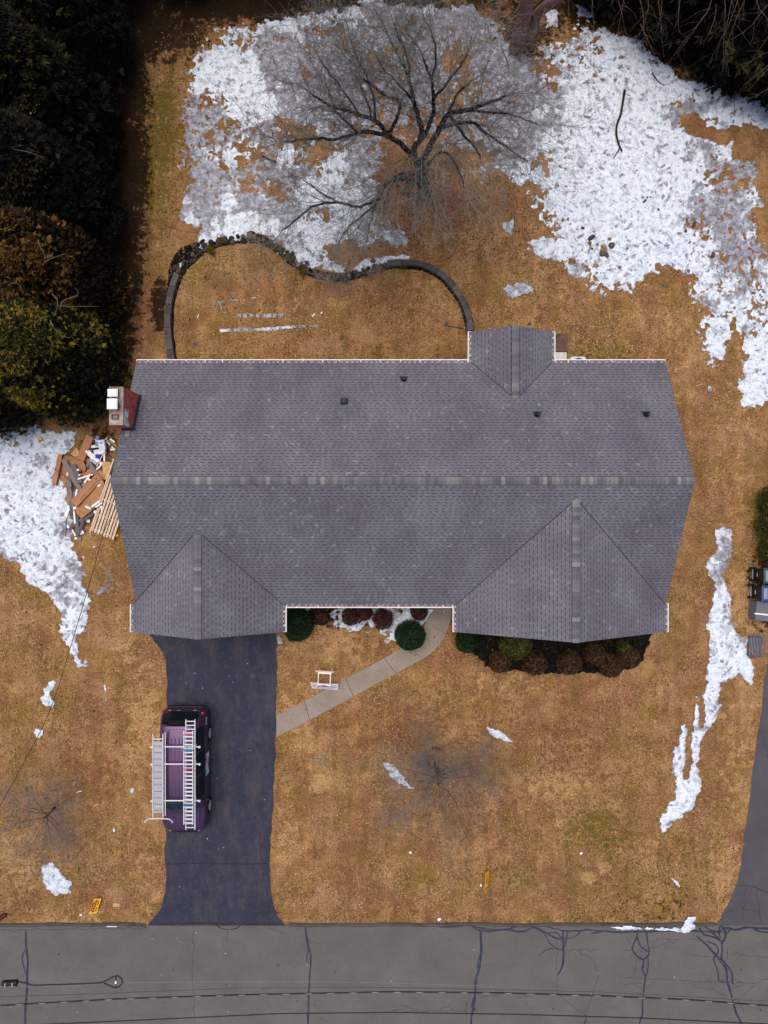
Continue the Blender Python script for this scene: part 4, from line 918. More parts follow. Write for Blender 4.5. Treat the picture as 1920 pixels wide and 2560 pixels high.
# ================================================================== TREES
def bark(name, lo, hi, lichen=None, scale=8):
    t = NT(name); c = t.ramp(t.noise(scale, 6, .7, vec=t.mapping((1, 1, .4))), [(.35, lo), (.65, hi)])
    if lichen: c = t.mix(t.math('MULTIPLY', t.ramp(t.noise(9, 4, .7), [(.54, 0), (.62, 1)]), .7), c, lichen)
    t.bump(t.noise(scale*3, 4, .7), .5, .02); return t.done(c, .95, .15)
M_bark = bark('dark lichened bark', (.010, .009, .008), (.034, .030, .027), (.085, .085, .07))
M_twig = bark('grey twigs', (.20, .18, .165), (.36, .335, .30), (.46, .46, .40), 3)
M_twigd = bark('thin grey twigs', (.115, .105, .096), (.25, .235, .215), None, 2)
M_twigf = bark('fine pale twigs', (.15, .138, .132), (.26, .242, .235), None, 2)
M_redbark = bark('reddish shaggy bark', (.11, .055, .045), (.30, .175, .155), None, 10)
M_redtwig = bark('yellow and red twigs', (.10, .075, .045), (.25, .20, .15), (.30, .09, .045), 2)
M_vine = bark('pale vine', (.14, .105, .08), (.27, .22, .18), None, 2)
class Twigs:
    def __init__(s): s.A = []; s.B = []; s.ra = []; s.rb = []
    def seg(s, a, b, ra, rb): s.A.append(a); s.B.append(b); s.ra.append(ra); s.rb.append(rb)
    def build(s, name, mat, parent=None, sides=3, origin=(0, 0, 0)):
        A = np.array(s.A)-np.array(origin); B = np.array(s.B)-np.array(origin); ra = np.array(s.ra)[:, None]; rb = np.array(s.rb)[:, None]
        t = B-A; t /= np.linalg.norm(t, axis=1, keepdims=True)+1e-9
        ref = np.where(np.abs(t[:, 2:3]) > .9, [[1, 0, 0]], [[0, 0, 1]]); u = np.cross(t, ref); u /= np.linalg.norm(u, axis=1, keepdims=True)+1e-9; w_ = np.cross(t, u)
        rings = []
        for P, r in ((A, ra), (B, rb)):
            for k in range(sides):
                a = 2*math.pi*k/sides; rings.append(P+(u*math.cos(a)+w_*math.sin(a))*r)
        V = np.stack(rings, 1).reshape(-1, 3); n = len(A); base = (np.arange(n)*2*sides)[:, None]
        F = np.concatenate([np.concatenate([base+k, base+(k+1) % sides, base+sides+(k+1) % sides, base+sides+k], 1) for k in range(sides)])
        return link(name, np_mesh(name, V, F, mat), parent)
def grow(tw, pos, d, length, r, level, rr, kids, droop=0.0, wig=.18, up=0.0, taper=.45, nseg=None, minr=.0018, spread=.75, ratio=.58):
    """one wandering shoot with side shoots"""
    n = nseg or max(3, int(3+length*2.2)); st = length/n; p_ = np.array(pos, float); d = np.array(d, float); d /= np.linalg.norm(d)
    for i in range(n):
        d = d+rr.normal(0, wig, 3)+np.array([0, 0, up-droop*(i/n)]); d /= np.linalg.norm(d)
        q = p_+d*st; r0 = max(minr, r*(1-(1-taper)*i/n)); r1 = max(minr, r*(1-(1-taper)*(i+1)/n))
        if q[2] < .15: break
        tw.seg(p_, q, r0, r1)
        if level > 0 and i >= (1 if level > 1 else 0):
            for _ in range(kids[level-1] if rr.random() > .12 else 0):
                c = np.cross(d, rr.normal(0, 1, 3)); c /= np.linalg.norm(c)+1e-9
                dd = d*(1-spread*.5)+c*spread; grow(tw, p_+d*st*rr.random(), dd, length*ratio*(.55+.6*rr.random())*(1-.35*i/n), r1*.55, level-1, rr, kids, droop, wig*1.1, up, taper, None, minr, spread, ratio)
        p_ = q
    return p_, d

# ---- the big bare tree in the back yard
tx, ty = p(1060, 482)
big = empty('bare_tree', (tx, ty, 0), 'large wide bare tree with black limbs and grey twigs in the back yard', 'tree')
O = (tx, ty, 0)
def limb(pts, r, name='limb', parent=None, mat=None, sides=8):
    P = [p3(*q) for q in pts]; Q = catmull(P, 5); n = len(Q); rr = np.linspace(r[0]*.8, r[1]*.8, n)
    Q = [q+Vector((vnoise(i*.9, r[0]*50)-.5, vnoise(i*.9, r[0]*50+9)-.5, 0))*.07*(0 if i in (0, n-1) else 1) for i, q in enumerate(Q)]
    b = MB(); b.tube([q-Vector(O) for q in Q], rr, sides); b.build(name, mat or M_bark, parent or big, smooth=True); return Q, rr
trunk_pts = [(1060, 484, 0), (1059, 468, .6), (1056, 448, 1.4), (1051, 428, 2.1), (1046, 410, 2.75)]
Q = catmull([p3(*q) for q in trunk_pts], 5); MB().tube([q-Vector(O) for q in Q], np.linspace(.27, .19, len(Q))*np.where(np.arange(len(Q)) < 3, 1.25, 1), 10).build('trunk', M_bark, big, smooth=True)
LIMBS = [
 ([(1046, 412, 2.7), (1072, 372, 3.4), (1098, 322, 4.2), (1122, 286, 4.9), (1175, 274, 5.4), (1220, 258, 5.9), (1265, 240, 6.3)], (.17, .05)),
 ([(1046, 412, 2.7), (1034, 380, 3.3), (1054, 335, 4.0), (1046, 292, 5.0), (1034, 250, 5.8), (1024, 205, 6.8), (1006, 160, 7.6)], (.16, .05)),
 ([(1058, 345, 3.9), (1080, 292, 5.0), (1084, 248, 5.8), (1078, 200, 6.7), (1060, 150, 7.6)], (.11, .04)),
 ([(1034, 395, 2.9), (1005, 362, 3.3), (976, 342, 3.6), (940, 304, 4.2), (900, 288, 4.7), (853, 274, 5.2), (808, 254, 5.7), (780, 236, 6.1)], (.14, .035)),
 ([(976, 342, 3.6), (930, 330, 4.0), (892, 335, 4.2), (840, 348, 4.6), (792, 346, 5.0), (756, 348, 5.3), (716, 356, 5.6)], (.10, .03)),
 ([(976, 330, 4.0), (1000, 262, 5.4), (962, 238, 6.0), (930, 214, 6.6), (906, 196, 7.0)], (.09, .03)),
 ([(900, 335, 4.2), (866, 305, 4.7), (838, 278, 5.2), (826, 240, 5.7), (812, 206, 6.2)], (.06, .025)),
 ([(930, 300, 4.2), (920, 260, 4.9), (908, 226, 5.4), (890, 190, 6.1)], (.05, .022)),
 ([(1052, 455, 1.9), (1004, 446, 2.6), (966, 462, 3.2), (938, 500, 3.6), (900, 515, 4.0), (842, 506, 4.4), (790, 513, 4.8), (742, 548, 5.1), (706, 578, 5.3)], (.10, .025)),
 ([(966, 462, 3.2), (940, 512, 3.7), (926, 556, 4.2), (918, 596, 4.6)], (.05, .02)),
 ([(938, 512, 3.7), (890, 552, 4.3), (862, 580, 4.7), (846, 612, 5.0)], (.045, .018)),
 ([(842, 506, 4.4), (800, 480, 4.8), (770, 456, 5.1), (742, 440, 5.4)], (.04, .015)),
 ([(1122, 286, 4.9), (1144, 318, 4.6), (1166, 346, 4.6), (1194, 378, 4.8), (1204, 406, 5.0)], (.08, .025)),
 ([(1100, 318, 4.3), (1175, 306, 4.8), (1210, 330, 5.0), (1240, 350, 5.2), (1290, 384, 5.5), (1320, 402, 5.7)], (.09, .02)),
 ([(1175, 274, 5.4), (1230, 282, 5.7), (1290, 290, 6.0), (1345, 312, 6.2)], (.06, .02)),
 ([(1050, 440, 2.2), (1080, 400, 3.2), (1110, 380, 4.0), (1135, 405, 4.5), (1152, 440, 4.8), (1164, 470, 5.0)], (.07, .025)),
 ([(1050, 440, 2.2), (1010, 435, 3.2), (984, 448, 3.8), (970, 480, 4.2), (958, 520, 4.6)], (.07, .02)),
 ([(1050, 430, 2.4), (1044, 445, 3.4), (1062, 472, 4.2), (1078, 500, 4.6), (1086, 530, 4.9)], (.06, .018)),
 ([(1034, 250, 5.8), (1000, 215, 6.6), (965, 180, 7.3), (940, 140, 7.9)], (.06, .02)),
 ([(1084, 248, 5.8), (1120, 205, 6.6), (1150, 165, 7.3), (1170, 130, 7.8)], (.06, .02)),
 ([(1122, 286, 4.9), (1140, 240, 5.8), (1170, 210, 6.4), (1210, 180, 6.9)], (.06, .02)),
 ([(1024, 205, 6.8), (1020, 150, 7.6), (1000, 100, 8.3), (985, 60, 8.8)], (.05, .02)),
 ([(1078, 200, 6.7), (1090, 150, 7.5), (1085, 100, 8.2), (1070, 60, 8.7)], (.05, .02)),
 ([(900, 288, 4.7), (860, 230, 5.8), (830, 190, 6.5), (800, 150, 7.1)], (.05, .02)),
 ([(940, 304, 4.2), (930, 230, 5.9), (900, 160, 7.0), (880, 110, 7.7)], (.055, .02)),
]
tw = Twigs(); tw2 = Twigs(); rr = np.random.default_rng(21)
cz = np.array(p3(1040, 380, 3.0))
for li_, (pts, r) in enumerate(LIMBS):
    Q, rad = limb(pts, r)
    n = len(Q); start = int(n*.16)
    for i in range(start, n):
        frac = i/n; q = np.array(Q[i])
        out = q-cz; out /= np.linalg.norm(out)+1e-9
        tdir = np.array(Q[min(i+1, n-1)])-np.array(Q[max(i-1, 0)]); tdir /= np.linalg.norm(tdir)+1e-9
        for k in range(1 if rr.random() < .92 else 2):
            dd = tdir*.55+out*.45+rr.normal(0, .62, 3)+np.array([0, 0, .10])
            grow(tw, q, dd, 1.2+1.5*rr.random(), min(.014, max(.008, rad[i]*.30)), 2 if rr.random() < .3 else 1, rr, (2, 1), droop=.10, wig=.20, minr=.0034, spread=.8, ratio=.64)
    grow(tw, np.array(Q[-1]), tdir+np.array([0, 0, .05]), 2.0, rad[-1]*.8, 2, rr, (2, 2), droop=.08, wig=.17, minr=.0030)
# pale drooping shoots that hang towards the camera
for (px, py, z, dx, dy, L) in [(1000, 440, 3.9, -.55, -.8, 2.2), (985, 445, 4.0, -.25, -1, 2.3), (1015, 448, 4.0, -.05, -1, 2.2), (960, 465, 4.2, -.6, -.8, 1.8), (1120, 300, 5.0, .12, -1, 2.6), (1130, 305, 5.2, .3, -1, 2.7), (1088, 330, 4.8, .1, -1, 2.3), (1060, 330, 4.6, -.05, -1, 2.4), (1030, 390, 4.2, -.1, -1, 2.0),
                              (1075, 430, 3.9, .5, -1, 2.1), (1060, 440, 3.9, .3, -1, 2.2), (1150, 380, 4.8, .2, -1, 2.2), (1165, 440, 5.0, .1, -1, 1.9), (1085, 500, 4.8, .2, -1, 1.6), (1160, 460, 5.0, .1, -1, 1.8), (1110, 400, 4.2, .2, -1, 2.0), (1200, 400, 5, .4, -1, 1.7), (945, 470, 4.0, -.9, -.5, 1.8), (980, 500, 4.4, -.2, -1, 1.7), (1040, 480, 4.2, .1, -1, 1.8)]:
    grow(tw2, p3(px, py, z), (dx, dy, .05), L, .012, 2, rr, (1, 1), droop=.22, wig=.15, minr=.0038, spread=.6, ratio=.5)
tag(tw.build('twigs', M_twigd, big, 3, O), kind='stuff'); tag(tw2.build('twigs', M_twig, big, 3, O), kind='stuff')
print('big tree twigs', len(tw.A)+len(tw2.A))

# ---- two small bare trees on the front lawn
def small_tree(px, py, H, rad, seed, label, n0, lean, limbs):
    x, y = p(px, py); t = empty('bare_tree', (x, y, 0), label, 'tree'); rr = np.random.default_rng(seed); tw = Twigs(); b = MB()
    top = Vector((lean[0], lean[1], H*.34)); pts = [Vector((0, 0, 0)), top*.5+Vector((.03, 0, 0)), top]
    b.tube(pts, [.042, .034, .026], 7); b.build('trunk', M_bark, t, smooth=True)
    for i in range(limbs):
        a = 2*math.pi*i/limbs+rr.normal(0, .25); el = .55+.5*rr.random(); d = np.array([math.cos(a), math.sin(a), el*.7]); base = np.array(pts[1].lerp(pts[2], rr.random()))
        L = rad*(.75+.35*rr.random()); n = 5; q = base; bb = [q]
        for k in range(n):
            d = d+rr.normal(0, .13, 3); d /= np.linalg.norm(d); q = q+d*L/n; bb.append(q)
        MB().tube(bb, np.linspace(.013, .003, n+1), 5).build('limb', M_bark, t, smooth=True)
        for k in range(1, n+1):
            for _ in range(n0):
                dd = d*.6+rr.normal(0, .6, 3)+np.array([0, 0, .10]); grow(tw, bb[k], dd, (.45+.55*rr.random())*rad*.6*(.45+.2*k), .0042, 2, rr, (1, 2), droop=.05, wig=.2, minr=.0019, spread=.8, ratio=.62)
    tag(tw.build('twigs', M_twigf, t, 3), kind='stuff'); return len(tw.A)
print(small_tree(1086, 1908, 3.0, 2.2, 31, 'young bare tree with a broad haze of grey twigs on the front lawn', 4, (.05, -.25), 13),
      small_tree(138, 2018, 2.4, 1.6, 32, 'small bare tree with thin grey twigs on the left lawn', 4, (-.1, -.1), 11))

# ---- evergreens
def needle(name, cols):
    t = NT(name); c = t.ramp(t.sep(t.attr('tone'))[0], cols); return t.done(c, .75, .2)
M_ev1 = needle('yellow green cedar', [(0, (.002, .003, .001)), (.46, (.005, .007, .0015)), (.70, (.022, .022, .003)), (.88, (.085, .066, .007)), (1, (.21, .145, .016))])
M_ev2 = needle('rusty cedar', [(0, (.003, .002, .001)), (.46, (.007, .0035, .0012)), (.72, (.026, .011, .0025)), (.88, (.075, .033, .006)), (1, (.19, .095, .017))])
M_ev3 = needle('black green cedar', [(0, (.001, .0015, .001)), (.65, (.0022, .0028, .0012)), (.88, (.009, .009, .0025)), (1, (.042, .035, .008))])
def foliage(name, n, prof, H, seed, mat, parent, leaf=(.30, .11), z0=.2, squash=1.0, clumps=60, fine=4, tone_bias=0.0):
    """sprays set in clumps through the shell of a crown whose radius at height fraction f is prof(f)"""
    r = np.random.default_rng(seed)
    cf = r.random(clumps)**.75; ca = r.random(clumps)*2*np.pi; cr = prof(cf)*(.55+.5*r.random(clumps)); ct = np.clip(r.normal(.55, .22, clumps)+.18*cf, 0, 1)
    k = r.integers(0, clumps, n)
    f = np.clip(cf[k]+r.normal(0, .035, n), 0, 1); cx = np.cos(ca[k])*cr[k]+r.normal(0, .20, n)*prof(np.full(n, .3)); cy = np.sin(ca[k])*cr[k]+r.normal(0, .20, n)*prof(np.full(n, .3))
    # a share fills the shell evenly so that no clump floats
    m = int(n*.45); f[:m] = r.random(m); a = r.random(m)*2*np.pi; rad = prof(f[:m])*(.60+.40*r.random(m)); cx[:m] = np.cos(a)*rad; cy[:m] = np.sin(a)*rad
    rad_all = np.sqrt(cx**2+cy**2); lim = prof(f)*1.06+.03; s = np.minimum(1, lim/np.maximum(rad_all, 1e-6)); cx *= s; cy *= s
    cz = z0+f*H
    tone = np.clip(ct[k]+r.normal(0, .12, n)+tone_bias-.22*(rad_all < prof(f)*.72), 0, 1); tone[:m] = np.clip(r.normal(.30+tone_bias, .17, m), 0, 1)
    ang = np.arctan2(cy, cx)+r.normal(0, .7, n); out = np.stack([np.cos(ang), np.sin(ang), r.normal(.15, .4, n)], 1); out /= np.linalg.norm(out, axis=1, keepdims=True)
    side = np.cross(out, r.normal(0, 1, (n, 3))+np.array([0, 0, 1.2])); side /= np.linalg.norm(side, axis=1, keepdims=True)+1e-9
    C0 = np.stack([cx, cy, cz*squash], 1); V = []; T = []
    L = leaf[0]*(.6+.7*r.random(n))[:, None]; W_ = leaf[1]*(.6+.7*r.random(n))[:, None]
    for j in range(fine):
        t = (j/(max(1, fine-1))-.5)*1.5; dj = out*math.cos(t)+side*math.sin(t); dj = dj+r.normal(0, .14, (n, 3)); pj = np.cross(dj, np.cross(out, side)+r.normal(0, .3, (n, 3))); pj /= np.linalg.norm(pj, axis=1, keepdims=True)+1e-9
        st = C0-dj*L*.15; tip = C0+dj*L*(1-.25*abs(t)); mid = C0+dj*L*.5
        V.append(np.stack([st, mid+pj*W_*.5, tip, mid-pj*W_*.5], 1)); T.append(np.repeat(np.clip(tone+r.normal(0, .06, n)+.06, 0, 1)[:, None], 4, 1))
    V = np.concatenate(V).reshape(-1, 3); T = np.concatenate(T).reshape(-1); F = np.arange(len(V)).reshape(-1, 4)
    me = np_mesh(name, V, F, mat, {'tone': np.stack([T, T, T], 1)})
    o = link(name, me, parent); return o
def evergreen(x, y, H, Rd, mat, label, seed, n, cone=.55, clumps=70, leaf=(.26, .075)):
    near = x < -5 and y < 13; n = int(n*(2.1 if near else 1.1)); leaf = (.17, .046) if near else leaf
    t = empty('evergreen_tree', (x, y, 0), label, 'tree', 'evergreen trees along the left edge' if x < -5 else 'dark evergreens at the back')
    MB().tube([(0, 0, 0), (.05, 0, H*.5), (0, .03, H*.95)], [.16, .09, .02], 7).build('trunk', M_bark, t, smooth=True)
    prof = lambda f: Rd*np.clip((1-cone*f**1.3)*np.minimum(1, .75+f*3)*np.sqrt(np.clip(1.02-f**3.2, 0, 1)), .05, 9)
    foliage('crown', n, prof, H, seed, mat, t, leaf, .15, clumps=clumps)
    # shaded heartwood and dead twigs inside the crown
    tw = Twigs(); rr = np.random.default_rng(seed)
    for i in range(40):
        z = H*(.05+.9*rr.random()); a = rr.random()*6.28; L = float(prof(np.array([z/H]))[0])*.9
        tw.seg((0, 0, z), (math.cos(a)*L, math.sin(a)*L, z+.15*L), .02, .004)
    tag(tw.build('branches', M_bark, t, 4), kind='stuff'); return t
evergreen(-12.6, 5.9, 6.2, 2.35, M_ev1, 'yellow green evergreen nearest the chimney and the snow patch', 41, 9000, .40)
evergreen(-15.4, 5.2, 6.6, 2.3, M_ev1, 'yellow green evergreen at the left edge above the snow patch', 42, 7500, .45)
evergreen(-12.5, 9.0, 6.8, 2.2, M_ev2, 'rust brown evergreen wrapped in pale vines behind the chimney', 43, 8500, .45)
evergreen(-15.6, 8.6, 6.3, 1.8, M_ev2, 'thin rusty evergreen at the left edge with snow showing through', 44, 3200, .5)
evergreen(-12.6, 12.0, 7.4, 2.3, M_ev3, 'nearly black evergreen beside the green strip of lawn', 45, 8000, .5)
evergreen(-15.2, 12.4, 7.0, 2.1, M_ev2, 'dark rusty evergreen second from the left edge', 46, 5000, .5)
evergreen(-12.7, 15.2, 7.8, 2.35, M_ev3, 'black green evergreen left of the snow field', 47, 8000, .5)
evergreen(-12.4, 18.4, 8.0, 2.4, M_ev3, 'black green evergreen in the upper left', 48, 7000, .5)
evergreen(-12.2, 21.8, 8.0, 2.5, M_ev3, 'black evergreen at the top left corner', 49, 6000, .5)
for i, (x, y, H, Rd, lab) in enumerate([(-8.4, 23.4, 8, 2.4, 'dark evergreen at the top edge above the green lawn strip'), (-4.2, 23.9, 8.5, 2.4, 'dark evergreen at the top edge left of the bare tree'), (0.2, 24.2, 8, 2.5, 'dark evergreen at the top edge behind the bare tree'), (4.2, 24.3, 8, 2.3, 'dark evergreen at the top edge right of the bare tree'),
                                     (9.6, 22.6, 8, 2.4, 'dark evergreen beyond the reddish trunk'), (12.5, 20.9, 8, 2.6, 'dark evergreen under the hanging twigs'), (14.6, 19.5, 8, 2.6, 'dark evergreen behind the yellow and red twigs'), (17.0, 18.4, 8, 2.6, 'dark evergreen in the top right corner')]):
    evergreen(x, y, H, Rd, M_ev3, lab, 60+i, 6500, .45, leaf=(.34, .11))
# vines over the rusty evergreens
for i, (pts, lab) in enumerate([
   ([(130, 735, 6.5), (143, 750, 6.6), (142, 772, 6.6), (137, 782, 6.4)], 'pale short crooked vine over the rusty evergreen'),
   ([(150, 775, 6.4), (155, 755, 6.5), (175, 745, 6.6), (193, 738, 6.6), (195, 730, 6.6), (188, 720, 6.5)], 'pale hooked vine over the rusty evergreen'),
   ([(145, 765, 6.2), (190, 766, 6.0), (250, 766, 5.6)], 'long straight pale vine over the rusty evergreen'),
   ([(85, 820, 6.2), (90, 805, 6.2), (108, 793, 6.2), (125, 790, 6.2)], 'curled vine left of the rusty evergreen top'),
   ([(125, 800, 6.2), (135, 820, 6.2), (152, 838, 6.0), (175, 845, 6)], 'pale vine running down the rusty evergreen'),
   ([(0, 642, 6.5), (20, 645, 6.4), (48, 652, 6.3)], 'pale vine at the left edge'),
   ([(118, 650, 6.3), (140, 642, 6.3), (165, 633, 6.2)], 'pale vine above the rusty evergreen'),
   ([(0, 360, 6.8), (30, 372, 6.8), (70, 380, 6.6), (110, 395, 6.5)], 'pale bare vine near the black evergreens'),
   ([(300, 560, .8), (285, 568, .8), (270, 575, .7)], 'short pale twig in the dark beside the lawn'),
   ([(95, 600, 6.4), (100, 615, 6.4), (112, 640, 6.3), (108, 665, 6.2)], 'grey hooked vine at the rusty evergreen'),
   ([(20, 715, 6), (30, 708, 6), (48, 712, 6), (60, 735, 5.8)], 'looped pale vine at the left edge')]):
    Q = catmull([p3(*q) for q in pts], 6); o = Q[0]; tag(MB().tube([q-o for q in Q], np.linspace(.009, .004, len(Q)), 5).build('vine', M_vine, loc=o, smooth=True), lab, 'vine', 'vines over the left evergreens')
thicket = empty('bare_shrub', (*v(30, 620, 0), 0), 'tangle of grey bare twigs among the rusty evergreens', 'shrub'); rr = np.random.default_rng(77); tw = Twigs()
for i in range(46):
    a = rr.random()*6.28; q = np.array([math.cos(a)*1.6*rr.random(), math.sin(a)*2.6*rr.random(), 2.0+3.2*rr.random()]); grow(tw, q, rr.normal(0, 1, 3)+np.array([0, 0, .7]), 1.3, .008, 2, rr, (2, 1), wig=.25, minr=.003)
tag(tw.build('twigs', M_vine, thicket, 3), kind='stuff')

# ---- red barked tree at the top
tx, ty = p(1300, 118); O = (tx, ty, 0)
rt = empty('red_bark_tree', O, 'tree with a thick reddish shaggy trunk leaning out of the top edge', 'tree')
Q = catmull([p3(1292, 122, 0), p3(1300, 80, 1.2), p3(1312, 30, 2.6), p3(1322, -40, 4.2), p3(1330, -150, 6.0)], 6); MB().tube([q-Vector(O) for q in Q], np.linspace(.34, .22, len(Q)), 11).build('trunk', M_redbark, rt, smooth=True)
Q = catmull([p3(1322, 116, 0), p3(1326, 70, 1.4), p3(1350, 30, 2.6), p3(1395, -6, 3.8), p3(1470, -70, 5.2)], 6); MB().tube([q-Vector(O) for q in Q], np.linspace(.26, .15, len(Q)), 9).build('limb', M_redbark, rt, smooth=True)
for a in np.linspace(0, 6.28, 8)[:-1]:
    MB().tube([(.15*math.cos(a)+.05, .15*math.sin(a), .25), (.42*math.cos(a)+.05, .42*math.sin(a), .06), (.8*math.cos(a+.2)+.05, .8*math.sin(a+.2), -.03)], [.12, .08, .03], 6).build('root', M_redbark, rt, smooth=True)
tw = Twigs(); rr = np.random.default_rng(5)
for (px, py, z, dx, dy, L) in [(1365, 20, 5, -.4, -1, 1.8), (1360, 0, 5, .1, -1, 1.6), (1420, -10, 5, .05, -1, 1.8), (1412, -10, 5, -.3, -1, 1.6), (1480, -10, 5, .1, -1, 1.6), (1545, 0, 5, .5, -1, 1.3), (1560, -10, 5, .2, -1, 1.9), (1598, -10, 5, .25, -1, 2.0), (1620, 0, 5, .1, -1, 2.2), (1640, -10, 5.0, .1, -1, 1.7), (1655, -10, 5, .3, -1, 1.4), (1468, 40, 4.4, -.2, -1, 2.2), (1470, 60, 4, .05, -1, 2), (1600, 60, 4.5, .2, -1, 1.6)]:
    grow(tw, p3(px, py, z), (dx, dy, -.1), L*.9, .006, 1, rr, (1, 1), droop=.25, wig=.16, minr=.0018, spread=.6, ratio=.5)
tag(tw.build('twigs', M_redtwig, rt, 3, O), kind='stuff')
tx, ty = v(1690, -40); O = (tx, ty, 0)
ot = empty('bare_tree', O, 'bare tree with hanging yellow and red tipped twigs in the top right corner', 'tree')
MB().tube([(0, 0, 0), (.1, -.1, 3), (.2, -.5, 6)], [.2, .15, .08], 8).build('trunk', M_redbark, ot, smooth=True)
tw = Twigs()
for (px, py, z, dx, dy, L) in [(1780, -10, 5, -.1, -1, 2.4), (1775, 20, 5, -.9, -1, 1.9), (1790, 10, 5, .4, -1, 1.4), (1810, -10, 5, .1, -1, 1.6), (1830, 0, 5, -.1, -1, 1.9), (1865, -10, 5, -.2, -1, 2.6), (1845, 0, 5, -.1, -1, 2.2), (1890, -10, 5, .2, -1, 1.4), (1925, 0, 5, -.25, -1, 2.6), (1930, 130, 4, -1, -.3, 1.0), (1935, 150, 4, -1, -.7, 1.3), (1930, 160, 4, -.7, -1, 1.2), (1940, 210, 3.6, -1, -.6, 1.2), (1700, -10, 5, .0, -1, 1.3), (1930, 60, 4, -.4, -1, 1.6), (1900, 160, 3.8, -.2, -.6, .9)]:
    grow(tw, p3(px, py, z), (dx, dy, -.1), L*.9, .007, 1, rr, (1, 1), droop=.2, wig=.15, minr=.0020, spread=.65, ratio=.5)
tag(tw.build('twigs', M_redtwig, ot, 3, O), kind='stuff')

# ---- clipped shrubs
M_yew = needle('dark yew', [(0, (.002, .006, .002)), (.5, (.007, .022, .006)), (1, (.022, .060, .012))])
M_barb = needle('red brown barberry', [(0, (.016, .006, .005)), (.5, (.050, .016, .012)), (1, (.125, .045, .032))])
M_barb2 = needle('dull brown barberry', [(0, (.012, .007, .003)), (.5, (.055, .026, .010)), (1, (.16, .080, .030))])
M_box = needle('olive box leaves', [(0, (.008, .012, .002)), (.5, (.042, .048, .008)), (1, (.15, .135, .022))])
def globe(px, py, r, hz, mat, label, seed, n, group, leaf=(.075, .034), coord=v):
    x, y = coord(px, py, hz*.55); t = empty('shrub', (x, y, 0), label, 'shrub', group)
    rr = np.random.default_rng(seed); d = rr.normal(0, 1, (n, 3)); d /= np.linalg.norm(d, axis=1, keepdims=True); d[:, 2] = np.abs(d[:, 2])*1.0-.25*(rr.random(n) < .3)
    lump = 1+.15*(fbm(d[:, 0]*2+5, d[:, 1]*2+d[:, 2], 1.5, 3, seed)-.5)*2
    rad = (1-.20*rr.random(n)**2)*lump; P = d*rad[:, None]*np.array([r, r, hz*.62])+np.array([0, 0, hz*.40]); P[:, 2] = np.maximum(P[:, 2], .04)
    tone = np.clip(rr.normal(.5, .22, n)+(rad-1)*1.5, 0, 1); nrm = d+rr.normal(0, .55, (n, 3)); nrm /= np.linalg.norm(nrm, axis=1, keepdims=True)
    u = np.cross(nrm, rr.normal(0, 1, (n, 3))); u /= np.linalg.norm(u, axis=1, keepdims=True); w_ = np.cross(nrm, u); l = leaf[0]*(.6+.8*rr.random(n))[:, None]; ww = leaf[1]*(.6+.8*rr.random(n))[:, None]
    V = np.stack([P-u*l*.5, P+w_*ww*.5, P+u*l*.5, P-w_*ww*.5], 1).reshape(-1, 3)
    me = np_mesh('leaves', V, np.arange(n*4).reshape(-1, 4), mat, {'tone': np.repeat(tone, 4)[:, None]*np.ones((1, 3))}); tag(link('leaves', me, t), kind='stuff')
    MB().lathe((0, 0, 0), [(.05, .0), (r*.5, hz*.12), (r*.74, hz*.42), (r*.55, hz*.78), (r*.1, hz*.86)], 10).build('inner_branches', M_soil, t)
    return t
B1 = 'dark green yew globes by the front walk'; B2 = 'red brown shrubs under the front eave'; B3 = 'shrubs in the bed under the right front gable'
globe(885, 1374, .62, 1.25, M_yew, 'round dark green yew beside the bend of the walk', 1, 5200, B1, (.085, .034))
globe(641, 1349, .70, 1.3, M_yew, 'round dark green yew tucked behind the garage corner', 2, 5200, B1, (.085, .034))
for i, (x, y, r, lab) in enumerate([(695, 1333, .33, 'red brown shrub next to the garage corner yew'), (757, 1333, .36, 'red brown shrub second from the garage'), (789, 1325, .30, 'small red brown shrub in the middle of the front bed'), (827, 1338, .42, 'largest red brown shrub in the front bed'), (906, 1322, .36, 'red brown shrub above the round yew by the walk')]):
    globe(x, y, r, .8, M_barb, lab, 10+i, 1900, B2, (.10, .028))
globe(1115, 1392, .66, 1.15, M_box, 'olive green clipped shrub below the right front gable', 20, 4600, B3, (.085, .045))
for i, (x, y, r, lab) in enumerate([(1080, 1430, .46, 'dull brown shrub at the left end of the gable bed'), (1155, 1432, .53, 'dull brown globe right of the olive green shrub'), (1231, 1432, .50, 'dull brown globe in the middle of the gable bed'), (1285, 1412, .45, 'dull brown globe behind the front row of the gable bed'), (1320, 1438, .50, 'dull brown globe at the right end of the front row'), (1358, 1420, .48, 'dull brown shrub at the right end of the gable bed')]):
    globe(x, y, r, 1.0, M_barb2, lab, 30+i, 2400, B3, (.10, .034))
globe(1346, 1396, .26, 1.05, M_box, 'small olive shrub under the right end of the gable', 38, 900, B3, (.08, .04))
globe(1010, 1385, .50, .9, M_yew, 'dark low yew in the shade beside the front door', 39, 2400, B3)
for i, (x, y, r, lab) in enumerate([(1672, 1082, .62, 'uppermost olive shrub along the right edge'), (1670, 1135, .66, 'middle olive and brown shrub along the right edge'), (1674, 1186, .60, 'lowest olive shrub along the right edge, just above the bins')]): globe(x, y, r, 1.0, M_box, lab, 40+i, 2600, 'shrubs along the right edge', (.16, .024))
